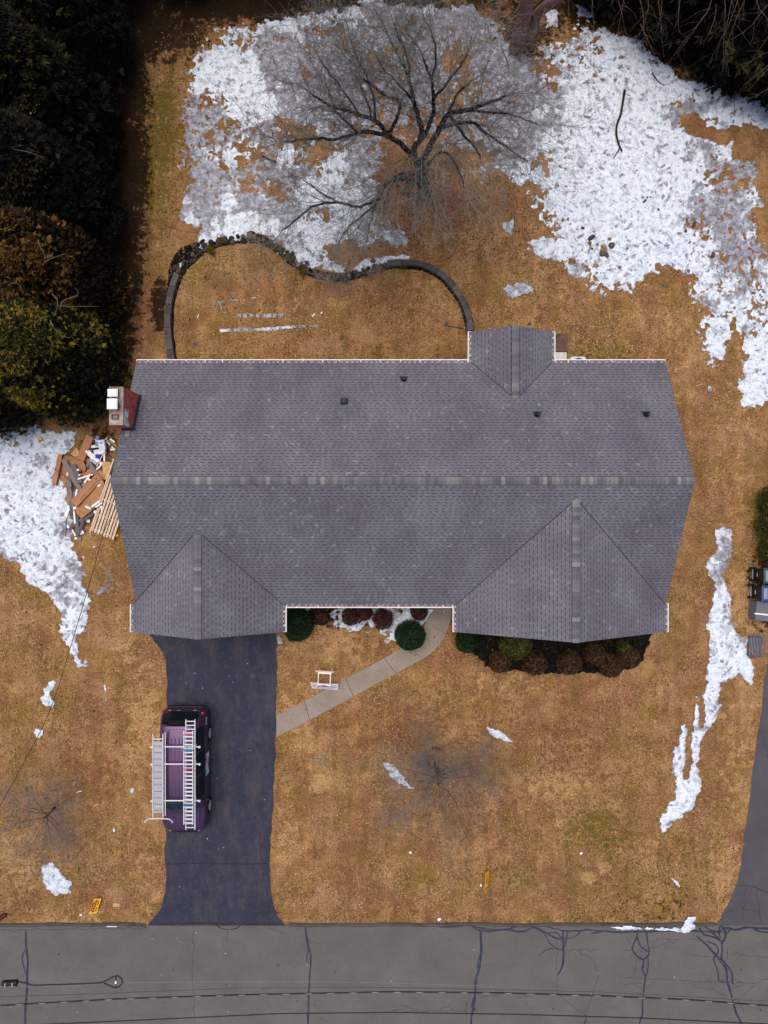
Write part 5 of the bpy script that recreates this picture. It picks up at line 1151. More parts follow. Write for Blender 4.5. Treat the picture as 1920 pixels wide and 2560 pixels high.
# dark mulch in the bed under the right gable
x, y = v(1195, 1395); b = MB(); P = [v(*q) for q in [(985, 1350), (992, 1386), (1024, 1412), (1060, 1443), (1110, 1447), (1180, 1452), (1260, 1454), (1330, 1452), (1375, 1436), (1398, 1405), (1405, 1350)]]; Pq = catmull([(*q, 0) for q in P], 16)
Pq = [(q.x+(vnoise(q.x*2.2, q.y*2.2)-.5)*.22+(vnoise(q.x*9, q.y*9)-.5)*.14, q.y+(vnoise(q.x*2.2, q.y*2.2, 3)-.5)*.22+(vnoise(q.x*9, q.y*9, 3)-.5)*.14, .007) for q in Pq]; b.face(Pq)
MULCH = [(q[0], q[1]) for q in Pq]
tag(b.build('mulch_bed', M_soil), 'dark mulch bed under the right front gable', 'mulch', kind='structure')
# ================================================================== VAN
M_paint = NT('dark plum car paint'); M_paint = M_paint.done(M_paint.mix(M_paint.math('MULTIPLY', M_paint.ramp(M_paint.noise(3, 5, .7), [(.4, 0), (.7, 1)]), .3), (.092, .043, .112), (.098, .055, .108)), .42, .5, .6, .3)
M_cglass = NT('car glass').done((.004, .008, .012), .08, .5, 0, 0.0)
M_blackp = simple('black trim', (.006, .006, .007), .55, .3)
M_alu = simple('bare aluminium', (.62, .61, .64), .42, .5, .15, var=.08, scale=3)
M_tyre = simple('tyre rubber', (.012, .012, .013), .85, .2); M_rim = simple('silver wheel', (.55, .55, .56), .35, .5, .3)
M_red = simple('red tail light', (.45, .015, .012), .2, .5); M_clear = simple('clear headlight', (.62, .62, .60), .15, .6)
VX, VY = -8.08, -10.48
van = empty('van', (VX, VY, 0), 'dark purple minivan with a ladder rack parked on the driveway', 'van')
ST_Y = [2.52, 2.44, 2.05, 1.2, .2, -.78, -1.44, -2.10, -2.40, -2.52]
#        zb    wm    zs    ws    zr    wr    zt
ST_P = [(.38, .74, .60, .72, .68, .66, .70), (.30, .86, .98, .84, 1.03, .76, 1.05), (.25, .90, 1.04, .885, 1.62, .68, 1.74), (.25, .91, 1.04, .895, 1.68, .70, 1.80), (.25, .91, 1.03, .90, 1.69, .70, 1.81), (.25, .91, 1.0, .90, 1.62, .68, 1.75),
        (.25, .90, .98, .875, 1.03, .78, 1.10), (.26, .875, .86, .82, .93, .70, .98), (.30, .80, .70, .73, .77, .62, .81), (.36, .66, .52, .62, .58, .52, .60)]
def prof(y):
    ys = ST_Y[::-1]; out = []
    for k in range(7):
        vs = [q[k] for q in ST_P[::-1]]; i = min(max(np.searchsorted(ys, y)-1, 0), len(ys)-2); t = (y-ys[i])/(ys[i+1]-ys[i]); t = min(max(t, 0), 1)
        m = lambda j: 0 if j in (0, len(ys)-1) else (lambda a, b_: 0 if a*b_ <= 0 else 2*a*b_/(a+b_))((vs[j]-vs[j-1])/(ys[j]-ys[j-1]), (vs[j+1]-vs[j])/(ys[j+1]-ys[j]))
        h = ys[i+1]-ys[i]; t2, t3 = t*t, t*t*t
        out.append((2*t3-3*t2+1)*vs[i]+(t3-2*t2+t)*h*m(i)+(-2*t3+3*t2)*vs[i+1]+(t3-t2)*h*m(i+1))
    return out
def section(y):
    zb, wm, zs, ws, zr, wr, zt = prof(y)
    return [(wm-.06, zb), (wm, zb+.08), (wm, zb+(zs-zb)*.55), (ws, zs), (ws-(ws-wr)*.5, zs+(zr-zs)*.5), (wr, zr), (wr-.05, zr+(zt-zr)*.45), (wr*.72, zr+(zt-zr)*.82), (wr*.36, zt-.006), (0, zt)]
b = MB(); yy = np.concatenate([np.linspace(2.52, 2.0, 9), np.linspace(1.85, -.6, 12), np.linspace(-.78, -1.5, 8), np.linspace(-1.65, -2.52, 11)])
rings = []
for y in yy:
    S = section(y); rings.append([(x, y, z) for x, z in S]+[(-x, y, z) for x, z in S[-2::-1]])
n = len(rings[0])
for r in rings: b.V += r
for i in range(len(rings)-1):
    for k in range(n-1): b.F.append((i*n+k, i*n+k+1, (i+1)*n+k+1, (i+1)*n+k)); b.M.append(0)
    b.F.append((i*n+n-1, i*n, (i+1)*n, (i+1)*n+n-1)); b.M.append(0)
b.F.append(tuple(range(n-1, -1, -1))); b.F.append(tuple((len(rings)-1)*n+k for k in range(n))); b.M += [0, 0]
body = b.build('body', M_paint, van, smooth=True)
def side_patch(y0, y1, f0, f1, off, ny=5, sgn=1):
    """panel on the glasshouse side between belt (0) and roof edge (1)"""
    b = MB(); G = []
    for y in np.linspace(y0, y1, ny):
        zb, wm, zs, ws, zr, wr, zt = prof(y)
        G.append([(sgn*(ws+(wr-ws)*f+off), y, zs+(zr-zs)*f+off*.4) for f in (f0, (f0+f1)/2, f1)])
    for i in range(ny-1):
        for k in range(2):
            q = [G[i][k], G[i+1][k], G[i+1][k+1], G[i][k+1]]; b.face(q if sgn > 0 else q[::-1])
    return b
for s in (1, -1):
    for y0, y1 in ((1.95, 1.05), (.98, .12), (.05, -.85)): side_patch(y0, y1, .08, .90, .012, 5, s).build('side_window', M_cglass, van, smooth=True)
def top_patch(y0, y1, w0, w1, off, ny=7, nx=7):
    b = MB(); G = []
    for y in np.linspace(y0, y1, ny):
        t = (y-y0)/(y1-y0); S = section(y); xs = [q[0] for q in S][::-1]; zs = [q[1] for q in S][::-1]; hw = w0+(w1-w0)*t
        G.append([(x, y, float(np.interp(abs(x), xs, zs))+off) for x in np.linspace(-hw, hw, nx)])
    for i in range(ny-1):
        for k in range(nx-1): b.face([G[i][k], G[i+1][k], G[i+1][k+1], G[i][k+1]] if y0 > y1 else [G[i][k], G[i][k+1], G[i+1][k+1], G[i+1][k]])
    return b
M_wind = NT('windscreen'); M_wind = M_wind.done((.010, .040, .046), .15, .4)
ws_ = top_patch(-.84, -1.40, .62, .76, .014).build('windscreen', M_wind, van, smooth=True)
for x in (-.3, .35): MB().tube([(x, -1.42, 1.13), (x-.42, -1.36, 1.17)], .010, 4).build('wiper', M_blackp, ws_)
rw = top_patch(2.42, 2.10, .72, .66, .014).build('rear_window', M_cglass, van, smooth=True)
top_patch(2.51, 2.41, .74, .82, .012, 5).build('tailgate', M_cglass, van, smooth=True)
for i in range(6): MB().box((-.42, 2.27+.022*i, 1.335-.055*i*.62+.020), (.20-.012*i, .012, .004), Matrix.Rotation(R(-52), 3, 'X')).build('window_lettering', M_white, rw)
for x in (-.55, -.2, .45): MB().box((x, 2.47, .86), (.12, .02, .03), Matrix.Rotation(R(-70), 3, 'X')).build('plate_trim', M_white, van)
MB().box((.0, 2.535, .52), (1.5, .10, .17)).build('rear_bumper', M_blackp, van, bevel=.05)
MB().tube([(-.62, -2.44, .46), (-.3, -2.55, .46), (.3, -2.55, .46), (.62, -2.44, .46)], .07, 7).build('front_bumper', M_blackp, van, smooth=True)
for s in (1, -1):
    MB().box((s*.80, 2.40, .93), (.10, .10, .26), R(-20*s)).build('tail_light', M_red, van, bevel=.02)
    MB().box((s*.64, -2.34, .70), (.26, .10, .12), R(28*s)).build('headlight', M_clear, van, bevel=.02)
    MB().box((s*1.0, -1.02, 1.06), (.18, .12, .14)).build('mirror', M_blackp, van, bevel=.03)
    for y in (1.40, -1.56):
        wh = MB().lathe((0, 0, -.10), [(.30, 0), (.33, .03), (.33, .17), (.30, .20)], 20).xform(Matrix.Translation((s*.83, y, .33)) @ Matrix.Rotation(R(90*s), 4, 'Y')).build('wheel', M_tyre, van)
        MB().lathe((0, 0, .1), [(.21, 0), (.21, .008), (.16, .012), (.05, .02)], 16).xform(Matrix.Translation((s*.835, y, .33)) @ Matrix.Rotation(R(90*s), 4, 'Y')).build('rim', M_rim, wh)
    MB().box((s*.915, .55, .98), (.02, .16, .03)).build('handle', M_blackp, van); MB().box((s*.915, -.45, .98), (.02, .16, .03)).build('handle', M_blackp, van)
# roof ribs, hood creases
b = MB()
for x in (-.36, -.22, -.08, .08, .22, .36):
    zt = 1.805
    b.box((x, .55, float(np.interp(abs(x), [0, .25, .5], [1.812, 1.806, 1.775]))+.001), (.028, 2.2, .012))
tag(b.build('roof_ribs', M_paint, body), kind='stuff')
M_gap = simple('panel gap', (.012, .006, .016), .8, .1)
def seam(pts, r=.006): 
    P = []
    for x, y in pts:
        S = section(y); P.append((x, y, float(np.interp(abs(x), [q[0] for q in S][::-1], [q[1] for q in S][::-1]))+.002))
    MB().tube(P, r, 4).build('panel_gap', M_gap, body)
seam([(-.66, 1.95), (-.3, 1.98), (0, 1.99), (.3, 1.98), (.66, 1.95)]); seam([(-.6, .0), (.6, .0)], .004); seam([(-.62, -1.50), (0, -1.56), (.62, -1.50)])
for s in (1, -1): seam([(s*.72, -1.52), (s*.66, -1.9), (s*.58, -2.25), (s*.5, -2.42)], .010)
seam([(-.5, -2.43), (0, -2.47), (.5, -2.43)], .008); seam([(-.40, -1.75), (0, -1.85), (.40, -1.75)], .004); seam([(-.30, -1.7), (-.26, -2.3)], .004); seam([(.30, -1.7), (.26, -2.3)], .004)
# magnetic sign on the right hand door, small badge lettering
sg = MB(); sg.face([(.922, .72, .46), (.918, -.16, .46), (.907, -.16, .92), (.907, .72, .92)]); sg = sg.build('door_sign', simple('pale sign vinyl', (.62, .74, .84), .5), van)
b = MB(); b.face([(.921-.0006*k, .48+.20*math.cos(a), .77+.13*math.sin(a)) for k, a in enumerate(np.linspace(0, 6.28, 15)[:-1])]); b.build('emblem', simple('pink oval', (.75, .30, .36), .5), sg)
def text_mesh(s, size, mat, name, parent, loc, rot, sx=1.0):
    cu = bpy.data.curves.new('lettering', 'FONT'); cu.body = s; cu.size = size; cu.align_x = 'CENTER'; cu.align_y = 'CENTER'; cu.extrude = .0012; cu.resolution_u = 2
    o = bpy.data.objects.new('lettering', cu); C.objects.link(o); dg = bpy.context.evaluated_depsgraph_get(); me = bpy.data.meshes.new_from_object(o.evaluated_get(dg)); bpy.data.objects.remove(o); bpy.data.curves.remove(cu)
    me.materials.clear(); me.materials.append(mat); q = link(name, me, parent, loc, rot); q.scale = (sx, 1, 1); return q
M_dk = simple('dark print', (.02, .02, .05), .6); M_blue = simple('blue print', (.03, .07, .25), .6)
for i, (z, l) in enumerate(((.86, .22), (.60, .5), (.53, .4))):
    b = MB(); b.face([(.926, .10 if i == 0 else .5, z-.018), (.924, (.10 if i == 0 else .5)-l, z-.018), (.922, (.10 if i == 0 else .5)-l, z+.018), (.924, .10 if i == 0 else .5, z+.018)]); b.build('printed_line', M_dk if i else M_blue, sg)
for i, y in enumerate((1.98, 2.1, 2.2)): b = MB(); b.face([(.918, y, .78), (.918, y-.07, .78), (.91, y-.07, .95), (.91, y, .95)]); b.build('sticker', M_white, van)
# ladder rack
rk = MB()
for y, zz in ((1.37, 1.93), (.70, 1.95), (-.72, 1.92)):
    cb_ = MB().tube([(-.94, y, 1.95), (.92, y, 1.95)], .027, 8).build('crossbar', M_alu, van)
    for s in (1, -1):
        MB().tube([(s*.72, y, 1.66), (s*.78, y, 1.95)], .022, 6).build('rack_foot', M_alu, cb_)
        MB().lathe((s*.93, y, 1.93), [(.03, 0), (.05, .02), (.05, .07), (.03, .09)], 8).build('end_knob', M_alu, cb_)
for x in (-.40, ): MB().tube([(x, 1.95, 1.97), (x, -1.30, 1.97)], .022, 6).build('side_rail', M_alu, van)
# extension ladder on the right
def ladder(name, x0, x1, y0, y1, z, pitch, label, rr=.016, rail=(.035, .07), base=(0, 0), skew=0.0):
    t = empty(name, (VX+(x0+x1)/2, VY+(y0+y1)/2, 0), label, 'ladder'); hw = (x1-x0)/2; L = abs(y1-y0)
    for s in (1, -1): MB().box((s*hw, 0, z), (rail[0], L, rail[1])).build('rail', M_alu, t, bevel=.006)
    m = MB().box((0, 0, 0), (2*hw-rail[0], rr*2, rr*2)).mesh('rung', M_alu); k = int(L/pitch)
    for i in range(k): link('rung', m, t, loc=(0, -L/2+(i+.5)*L/k, z))
    return t
l1 = ladder('ladder', .42, .77, 2.46, -1.80, 2.03, .15, 'long lower section of the aluminium extension ladder on the van roof')
l2 = ladder('ladder', .37, .71, 2.05, -1.57, 2.125, .15, 'shorter upper section of the aluminium extension ladder on the van roof')
for y, c in ((1.31, (.02, .20, .42)), (-.80, (.03, .10, .30)), (1.9, (.6, .12, .14)), (.60, (.6, .14, .14))):
    MB().box((-.01, y-.24+.0, 2.165), (.38, .03 if c[0] > .3 else .055, .012)).build('strap', simple('strap', c, .7), l2)
# work plank on the left with its stand off bar
pk = empty('scaffold_plank', (VX-.66, VY+.28, 0), 'ribbed aluminium work plank strapped to the left of the van rack', 'plank')
for s in (1, -1): MB().box((s*.19, 0, 2.02), (.04, 3.25, .09)).build('rail', M_alu, pk, bevel=.01)
mp = MB().box((0, 0, 0), (.068, 2.75, .025)).mesh('board', simple('dull plank aluminium', (.40, .40, .42), .55, .4, .1))
for i in range(4): link('board', mp, pk, loc=(-.12+.08*i-.0, -.06, 2.035))
mr = MB().box((0, 0, 0), (.335, .020, .02)).mesh('rung', simple('dark gap bar', (.16, .15, .17), .6))
for i in range(11): link('rung', mr, pk, loc=(0, -1.35+.25*i, 2.052))
for y in (1.42, 1.30): MB().box((0, y, 2.03), (.34, .035, .035)).build('rung', M_alu, pk)
sb = empty('stand_off_bar', (VX-.66, VY-1.40, 0), 'bent aluminium ladder stand off bar across the front of the work plank', 'bar')
Q = catmull([(-.50, -.10, 2.05), (-.38, .02, 2.12), (-.2, .06, 2.14), (.3, .06, 2.14), (.48, .02, 2.12), (.56, -.10, 2.05)], 6); MB().tube(Q, .024, 7).build('bar', M_alu, sb, smooth=True)
for q in (Q[0], Q[-1]): MB().lathe((q[0], q[1], q[2]-.03), [(.03, 0), (.03, .06)], 8).build('foot', M_rim, sb)

# ================================================================== FRONT LAWN SIGNS
sx_, sy_ = v(702, 1478)
M_paintw = simple('white painted wood', (.80, .78, .78), .6); M_wood = simple('raw pine', (.62, .46, .33), .8, var=.2, scale=14); M_magenta = simple('magenta board', (.34, .02, .10), .6)
sn = empty('lawn_sign', (sx_, sy_, 0), 'white contractor sign leaning on a white frame beside the walk', 'sign', None, R(-3.5))
def sp(px, py, z): a, b_ = v(px, py, z); d = Matrix.Rotation(R(3.5), 3, 'Z') @ Vector((a-sx_, b_-sy_, 0)); return Vector((d.x, d.y, z))
pn = MB(); A, B_, Cc, D = sp(675, 1484.5, .04), sp(733, 1487.5, .04), sp(732, 1476, .36), sp(671, 1473, .36)
A, B_, Cc, D = Vector((-.53, -.20, .04)), Vector((.57, -.20, .04)), Vector((.57, .13, .46)), Vector((-.57, .13, .46))
nn = (B_-A).cross(D-A).normalized(); pn.face([A, B_, Cc, D]); pn.face([q-nn*.02 for q in (D, Cc, B_, A)]); pn.face([D, Cc, Cc-nn*.02, D-nn*.02]); pn.face([A, D, D-nn*.02, A-nn*.02]); pn.face([Cc, B_, B_-nn*.02, Cc-nn*.02]); pn = pn.build('panel', M_paintw, sn)
up = (D-A).normalized(); ri = (B_-A).normalized(); tilt = math.atan2(up.z, up.y)
for s, f, size, m, wdt in (('ROOFING  SIDING  WINDOWS', .80, .085, simple('grey print', (.36, .40, .44), .6), .84), ('J.L. RENOVATIONS', .50, .145, simple('purple print', (.035, .01, .11), .6), .86), ('860-621-1642', .20, .125, simple('slate print', (.14, .15, .22), .6), 1.05)):
    c = A+ri*.57+up*(.53*f)+nn*.004; text_mesh(s, size, m, 'lettering', pn, c, (tilt, 0, 0), wdt*.95)
for (c, d, m, nm) in (((0, .66, .60), (.74, .06, .05), M_wood, 'top_rail'), ((.0, .60, .575), (.56, .08, .04), M_paintw, 'top_bar'), ((0, .12, .60), (.56, .06, .05), M_paintw, 'front_bar')): MB().box(c, d).build(nm, m, sn, bevel=.004)
for s in (1, -1): MB().box((s*.245, .37, .59), (.03, .50, .03)).build('arm', M_paintw, sn); MB().tube([(s*.24, .60, .58), (s*.26, .68, .0)], .018, 4).build('leg', M_paintw, sn); MB().tube([(s*.24, .12, .58), (s*.26, .12, .0)], .018, 4).build('leg', M_paintw, sn)
b = MB(); b.prism([(-.27, .06), (.27, .06), (0, .125)], .627, .640); b.build('gable_board', M_magenta, sn)
# two small yellow warning signs
M_yel = simple('yellow sign plastic', (.86, .56, .01), .5, var=.05); M_yell2 = simple('orange sign plastic', (.80, .42, .02), .5, var=.05); M_redp = simple('red print', (.62, .07, .01), .6)
def yard_sign(px, py, tiltdir, tiltamt, mat, label, h=.30, w_=.64):
    x, y = v(px, py); t = empty('yard_sign', (x, y, 0), label, 'sign', None, tiltdir)
    M_ = Matrix.Rotation(tiltamt, 4, 'X'); o = link('panel', MB().box((0, 0, 0), (w_, .008, h)).xform(Matrix.Translation((0, 0, .22)) @ M_).mesh('panel', mat), t)
    r = random.Random(int(px))
    for (f, hh, m, k) in ((.05, .10, M_redp, 1), (-.25, .03, M_redp, 2)) if mat is M_yell2 else ((.40, .055, M_redp, 1), (.31, .03, M_redp, 1), (.20, .012, M_dk, 5), (.15, .012, M_dk, 5), (.10, .012, M_dk, 5), (.05, .012, M_dk, 4), (0, .012, M_dk, 5), (-.05, .012, M_dk, 4), (-.20, .03, M_redp, 2), (-.27, .035, M_redp, 2)):
        for j in range(k):
            ww = w_*.86/k*r.uniform(.6, .92); cx = -w_*.43+(j+.5)*w_*.86/k
            b = MB(); b.box((cx, -.0055, f*h*1.0), (ww, .002, hh)); b.xform(Matrix.Translation((0, 0, .22)) @ M_); b.build('printed_line', m, o)
    for s in (1, -1): MB().tube([(s*.1, .0, .18), (s*.1, .01, .0)], .004, 5).build('wire_leg', M_alu, t)
yard_sign(210.5, 1951, R(72), R(-56), M_yel, 'yellow printed warning sign leaning on the left lawn near the road')
yard_sign(1050, 1894, R(86), R(-36), M_yell2, 'narrow orange warning sign standing nearly edge on in the front lawn')

# ================================================================== BINS, DRAIN AND THE RIGHT EDGE
def bin_(px, py, col, lid, label):
    x, y = v(px, py); t = empty('wheelie_bin', (x, y, 0), label, 'bin', 'wheeled bins at the right edge')
    m = simple('bin plastic', col, .5); ml = simple('bin lid plastic', lid, .35, .45); b = MB()
    b.V += [(-.24, -.22, .06), (.24, -.22, .06), (.24, .22, .06), (-.24, .22, .06), (-.33, -.29, 1.0), (.33, -.29, 1.0), (.33, .29, 1.0), (-.33, .29, 1.0)]
    for f in ((3, 2, 1, 0), (4, 5, 6, 7), (0, 1, 5, 4), (1, 2, 6, 5), (2, 3, 7, 6), (3, 0, 4, 7)): b.F.append(f); b.M.append(0)
    b.build('body', m, t, bevel=.03)
    l = MB().box((.03, 0, 1.04), (.74, .64, .06)).build('lid', ml, t, bevel=.025); MB().box((-.20, 0, 1.085), (.16, .44, .03)).build('lid_step', simple('pale lid plastic', tuple(.22+.5*q for q in lid), .5), l, bevel=.01)  # raised lid step in a paler tone than the lid
    MB().box((.05, .02, 1.085), (.36, .40, .02)).build('lid_panel', ml, l, bevel=.01)
    MB().tube([(-.36, -.26, .98), (-.42, -.2, .99), (-.42, .2, .99), (-.36, .26, .98)], .016, 6).build('handle', m, t)
    for s in (1, -1): MB().lathe((0, 0, -.03), [(.13, 0), (.14, .02), (.14, .05), (.13, .07)], 14).xform(Matrix.Translation((-.30, s*.25, .14)) @ Matrix.Rotation(R(90), 4, 'X')).build('wheel', M_tyre, t)
    MB().tube([(-.30, -.25, .14), (-.30, .25, .14)], .012, 6).build('axle', M_alu, t)
    MB().box((-.335, 0, .55), (.012, .16, .02)).build('label', M_white, t); return t
g1 = bin_(1638, 1239, (.006, .012, .011), (.012, .055, .058), 'black wheeled bin with a dark green lid')
b = MB().box((.13, .02, 1.10), (.05, .20, .012)).box((.13, .10, 1.10), (.10, .05, .013)); b.build('lid_print', M_white, g1)
bin_(1634, 1276, (.006, .010, .018), (.012, .055, .18), 'black wheeled bin with a bright blue lid')
x, y = v(1662, 1322, .7); bxo = empty('storage_box', (x, y, 0), 'grey ribbed garden storage box with a white bar below the bins', 'storage box', None, R(-6)); M_grey = simple('grey resin', (.15, .155, .19), .6)
MB().box((0, 0, .33), (1.0, .72, .62)).build('box', M_grey, bxo, bevel=.03); ld = MB().box((0, 0, .665), (1.06, .78, .05)).build('lid', M_grey, bxo, bevel=.015)
mm = MB().box((0, 0, 0), (.018, .74, .016)).mesh('rib', M_grey)
for i in range(18): link('rib', mm, ld, loc=(-.49+i*.058, 0, .695))
MB().box((-.05, -.12, .725), (1.12, .06, .05)).build('bar', M_white, bxo)
x, y = v(1682, 1150, 1.0); pst = empty('post', (x, y, 0), 'blue grey post standing at the right edge above the bins', 'post'); MB().box((0, 0, .5), (.09, .5, 1.0)).build('board', M_grey, pst, bevel=.01); MB().box((0, 0, 1.01), (.12, .54, .03)).build('cap', M_grey, pst)
# storm drain
cx, cy = v(1630, 1396); dr = empty('storm_drain', (cx, cy, 0), 'iron storm drain grate set in a worn concrete collar', 'drain', None, R(-3)); M_iron = simple('grate iron', (.05, .052, .065), .6, .4); M_conc = simple('worn brown concrete', (.17, .115, .09), .9, .1, var=.35, scale=5)
MB().prism([(-.33, -.52), (.42, -.56), (.46, .50), (.30, .58), (-.30, .52)], 0, .025).build('collar', M_conc, dr, bevel=.01)
MB().box((-.02, 0, .028), (.50, .80, .01)).build('pit', simple('drain dark', (.002, .002, .003), 1), dr)
for (c, d) in (((-.02, .40, .045), (.56, .05, .03)), ((-.02, -.40, .045), (.56, .05, .03)), ((-.275, 0, .045), (.05, .75, .03)), ((.235, 0, .045), (.05, .75, .03))): MB().box(c, d).build('frame', M_iron, dr)
mm = MB().box((0, 0, 0), (.022, .75, .024)).mesh('bar', simple('worn bar iron', (.24, .25, .30), .5, .4))
for i in range(8): link('bar', mm, dr, loc=(-.225+.062*i, 0, .047))
MB().box((-.02, 0, .040), (.46, .03, .016)).build('cross_bar', M_iron, dr)
q = [p3(1872, 1620, .06), p3(1884, 1634, .09), p3(1896, 1646, .05), p3(1906, 1658, .03)]; o = Vector(q[0]); tag(MB().tube([Vector(a)-o for a in q], .011, 5).build('string', simple('orange string', (.80, .13, .06), .7), loc=o), 'orange string lying across the storm drain', 'string')
q = [p3(-30, 2318, .75), p3(8, 2292, .75), p3(17, 2285, .73)]; o = Vector(q[0]); hb = empty('mailbox', (o.x, o.y, 0), 'dark red rounded mailbox poking in at the left edge beside the road', 'mailbox')
dd = Vector(q[2])-o; MB().tube([dd*0, dd*.5, dd*.93, dd], [.085, .085, .08, .05], 12).xform(Matrix.Translation((0, 0, .75))).build('box', simple('dark red enamel', (.055, .006, .010), .45), hb, smooth=True)
MB().tube([(.2, .1, 0), (.2, .1, .7)], .04, 6).build('post', M_bark, hb); MB().box((dd.x*.55+.05, dd.y*.5-.075, .74), (.28, .02, .03), math.atan2(dd.y, dd.x)).build('flag', simple('red flag', (.34, .03, .02), .5), hb)

# ================================================================== OVERHEAD CABLES
M_cable = simple('black cable', (.012, .013, .022), .55, .3); M_strand = simple('steel strand', (.15, .16, .20), .55, .3); M_tan = simple('weathered cable', (.085, .065, .06), .8)
def cable(pts, r, mat, label, z, group='overhead cables across the road', wrap=None):
    P = []
    for i, (px, py) in enumerate(pts): P.append(p3(px, py, z-.004*(px-960)/960))
    a = Vector(P[0]); e = Vector(P[-1]); P = [tuple(a+(a-Vector(P[1])).normalized()*12)]+P+[tuple(e+(e-Vector(P[-2])).normalized()*12)]
    Q = [Vector(q) for q in P]; Q2 = []
    for u, w_ in zip(Q[:-1], Q[1:]): Q2 += [u.lerp(w_, t) for t in np.linspace(0, 1, 6)[:-1]]
    Q2.append(Q[-1]); o = Q2[0]; ob = MB().tube([q-o for q in Q2], r, 6).build('cable', mat, loc=o, smooth=True); tag(ob, label, 'cable', group)
    if wrap:      # pale lashing spiralling round it
        tot = [0.0]
        for u, w_ in zip(Q2[:-1], Q2[1:]): tot.append(tot[-1]+(w_-u).length)
        pitch, frac, rad = wrap; s = 0; mb = MB()
        def at(d):
            i = min(max(int(np.searchsorted(tot, d))-1, 0), len(Q2)-2); return Q2[i].lerp(Q2[i+1], (d-tot[i])/(tot[i+1]-tot[i]))-o
        while s < tot[-1]-pitch:
            c0, c1 = at(s), at(s+pitch*frac); mb.tube([c0+Vector((0, 0, r*.5)), (c0+c1)/2+Vector((0, .0, r*.6)), c1+Vector((0, 0, r*.5))], [rad*.3, rad*.75, rad*.3], 5); s += pitch
        tag(mb.build('lashing', M_strand if rad < .02 else simple('pale lashing', (.27, .26, .24), .6), ob), kind='stuff')
    return ob
cable([(-40, 2465), (40, 2466), (180, 2463), (330, 2456), (700, 2453), (980, 2457), (1240, 2466), (1500, 2476), (1700, 2488), (1960, 2505)], .011, M_strand, 'upper steel messenger strand crossing above the road', 6.5, wrap=None)
cable([(-40, 2493), (200, 2486), (600, 2470), (980, 2469), (1240, 2474), (1500, 2480), (1720, 2492), (1960, 2506)], .010, M_tan, 'thin brownish wire just below the steel strand', 6.6)
cable([(-40, 2516), (80, 2509), (300, 2497), (600, 2487), (980, 2479.5), (1240, 2482), (1500, 2489), (1720, 2499), (1960, 2517)], .023, M_cable, 'thick black cable with pale spiral lashing', 6.5, wrap=(.72, .55, .0202))
cable([(-40, 2568), (180, 2558), (400, 2548), (700, 2534), (980, 2531), (1300, 2536), (1600, 2545), (1960, 2562)], .017, M_cable, 'lowest dark cable near the bottom edge of the picture', 6.2)
# black slack cable, closure and storage loop
Q = catmull([p3(48, 2454, 6.52), p3(66, 2458, 6.52), p3(84, 2463, 6.53), p3(120, 2462, 6.53), p3(180, 2460, 6.53), p3(235, 2458, 6.53), p3(256, 2455, 6.53), p3(270, 2449, 6.53), p3(283, 2442, 6.53), p3(295, 2440, 6.53), p3(304, 2447, 6.53), p3(305.5, 2456, 6.53), p3(300, 2465, 6.53), p3(290, 2469, 6.53), p3(278, 2466, 6.53), p3(260, 2458, 6.53)], 7); o = Q[0]
tag(MB().tube([q-o for q in Q], .021, 7).build('cable_loop', M_cable, loc=o, smooth=True), 'black slack cable ending in a teardrop loop above the road', 'cable')
a, c = Vector(p3(290, 2440, 6.55)), Vector(p3(290, 2470, 6.55)); bar = MB().tube([(0, 0, 0), c-a], .016, 6).build('loop_bracket', M_cable, loc=a); tag(bar, 'straight bracket across the teardrop cable loop', 'bracket'); MB().box((c-a)*.5+Vector((0, 0, .02)), (.05, .09, .03)).build('clamp', M_white, bar)
cl = empty('splice_case', p3(25, 2457, 6.55), 'black ribbed splice case hanging on the overhead strand', 'splice case', None, R(3)); MB().lathe((0, 0, -.26), [(.05, 0), (.085, .03), (.09, .06), (.09, .46), (.085, .5), (.05, .52)], 12).xform(Matrix.Rotation(R(90), 4, 'Y')).build('case', M_blackp, cl)
for xx in (-.13, .10): MB().tube([(xx, -.085, .05), (xx+.01, -.02, .095), (xx+.02, .04, .085)], .011, 5).build('band', M_white, cl)
for xx in (-.16, .05, .2): MB().box((xx, -.11, .0), (.035, .05, .05)).build('hanger', M_strand if xx < .1 else M_cable, cl)
# service drop to the house
Q = [p3(-25, 2058, 6.0), p3(60, 1905, 5.6), p3(130, 1762, 5.1), p3(205, 1522, 4.3), p3(240, 1400, 3.8), p3(262, 1325, 3.5), p3(300, 1250, 3.3)]
Q = catmull(Q, 8); o = Q[0]; tag(MB().tube([q-o for q in Q], .012, 5).build('service_cable', M_cable, loc=o, smooth=True), 'thin dark service wire running from the lower left to the house corner', 'wire')
# ================================================================== WASTE PILE BESIDE THE HOUSE
M_card = NT('brown cardboard'); M_card = M_card.done(M_card.mix(M_card.ramp(M_card.noise(4, 5, .7), [(.35, 0), (.7, 1)]), (.36, .165, .080), (.46, .225, .12)), .9, .15)
M_card2 = simple('darker cardboard', (.27, .115, .058), .9, .15, var=.2, scale=4)
M_osb = NT('strand board'); M_osb = M_osb.done(M_osb.ramp(M_osb.voro(22, 'F1', 'Color'), [(.1, (.42, .24, .10)), (.6, (.56, .34, .16)), (1, (.66, .44, .23))]), .85, .2)
M_gs = simple('grey vinyl siding', (.185, .165, .165), .6, .3, var=.12, scale=4); M_gs2 = simple('dark grey vinyl siding', (.12, .105, .115), .6, .3, var=.15, scale=4)
M_vin = simple('white vinyl', (.80, .80, .82), .5, .3, var=.06); M_bluebox = simple('blue printed box', (.10, .20, .55), .6)
M_pine = simple('fresh pine', (.66, .50, .38), .8, .2, var=.18, scale=9)
def w(X, Y, z): return p(100+X/5.53, 1050+Y/5.53, z)
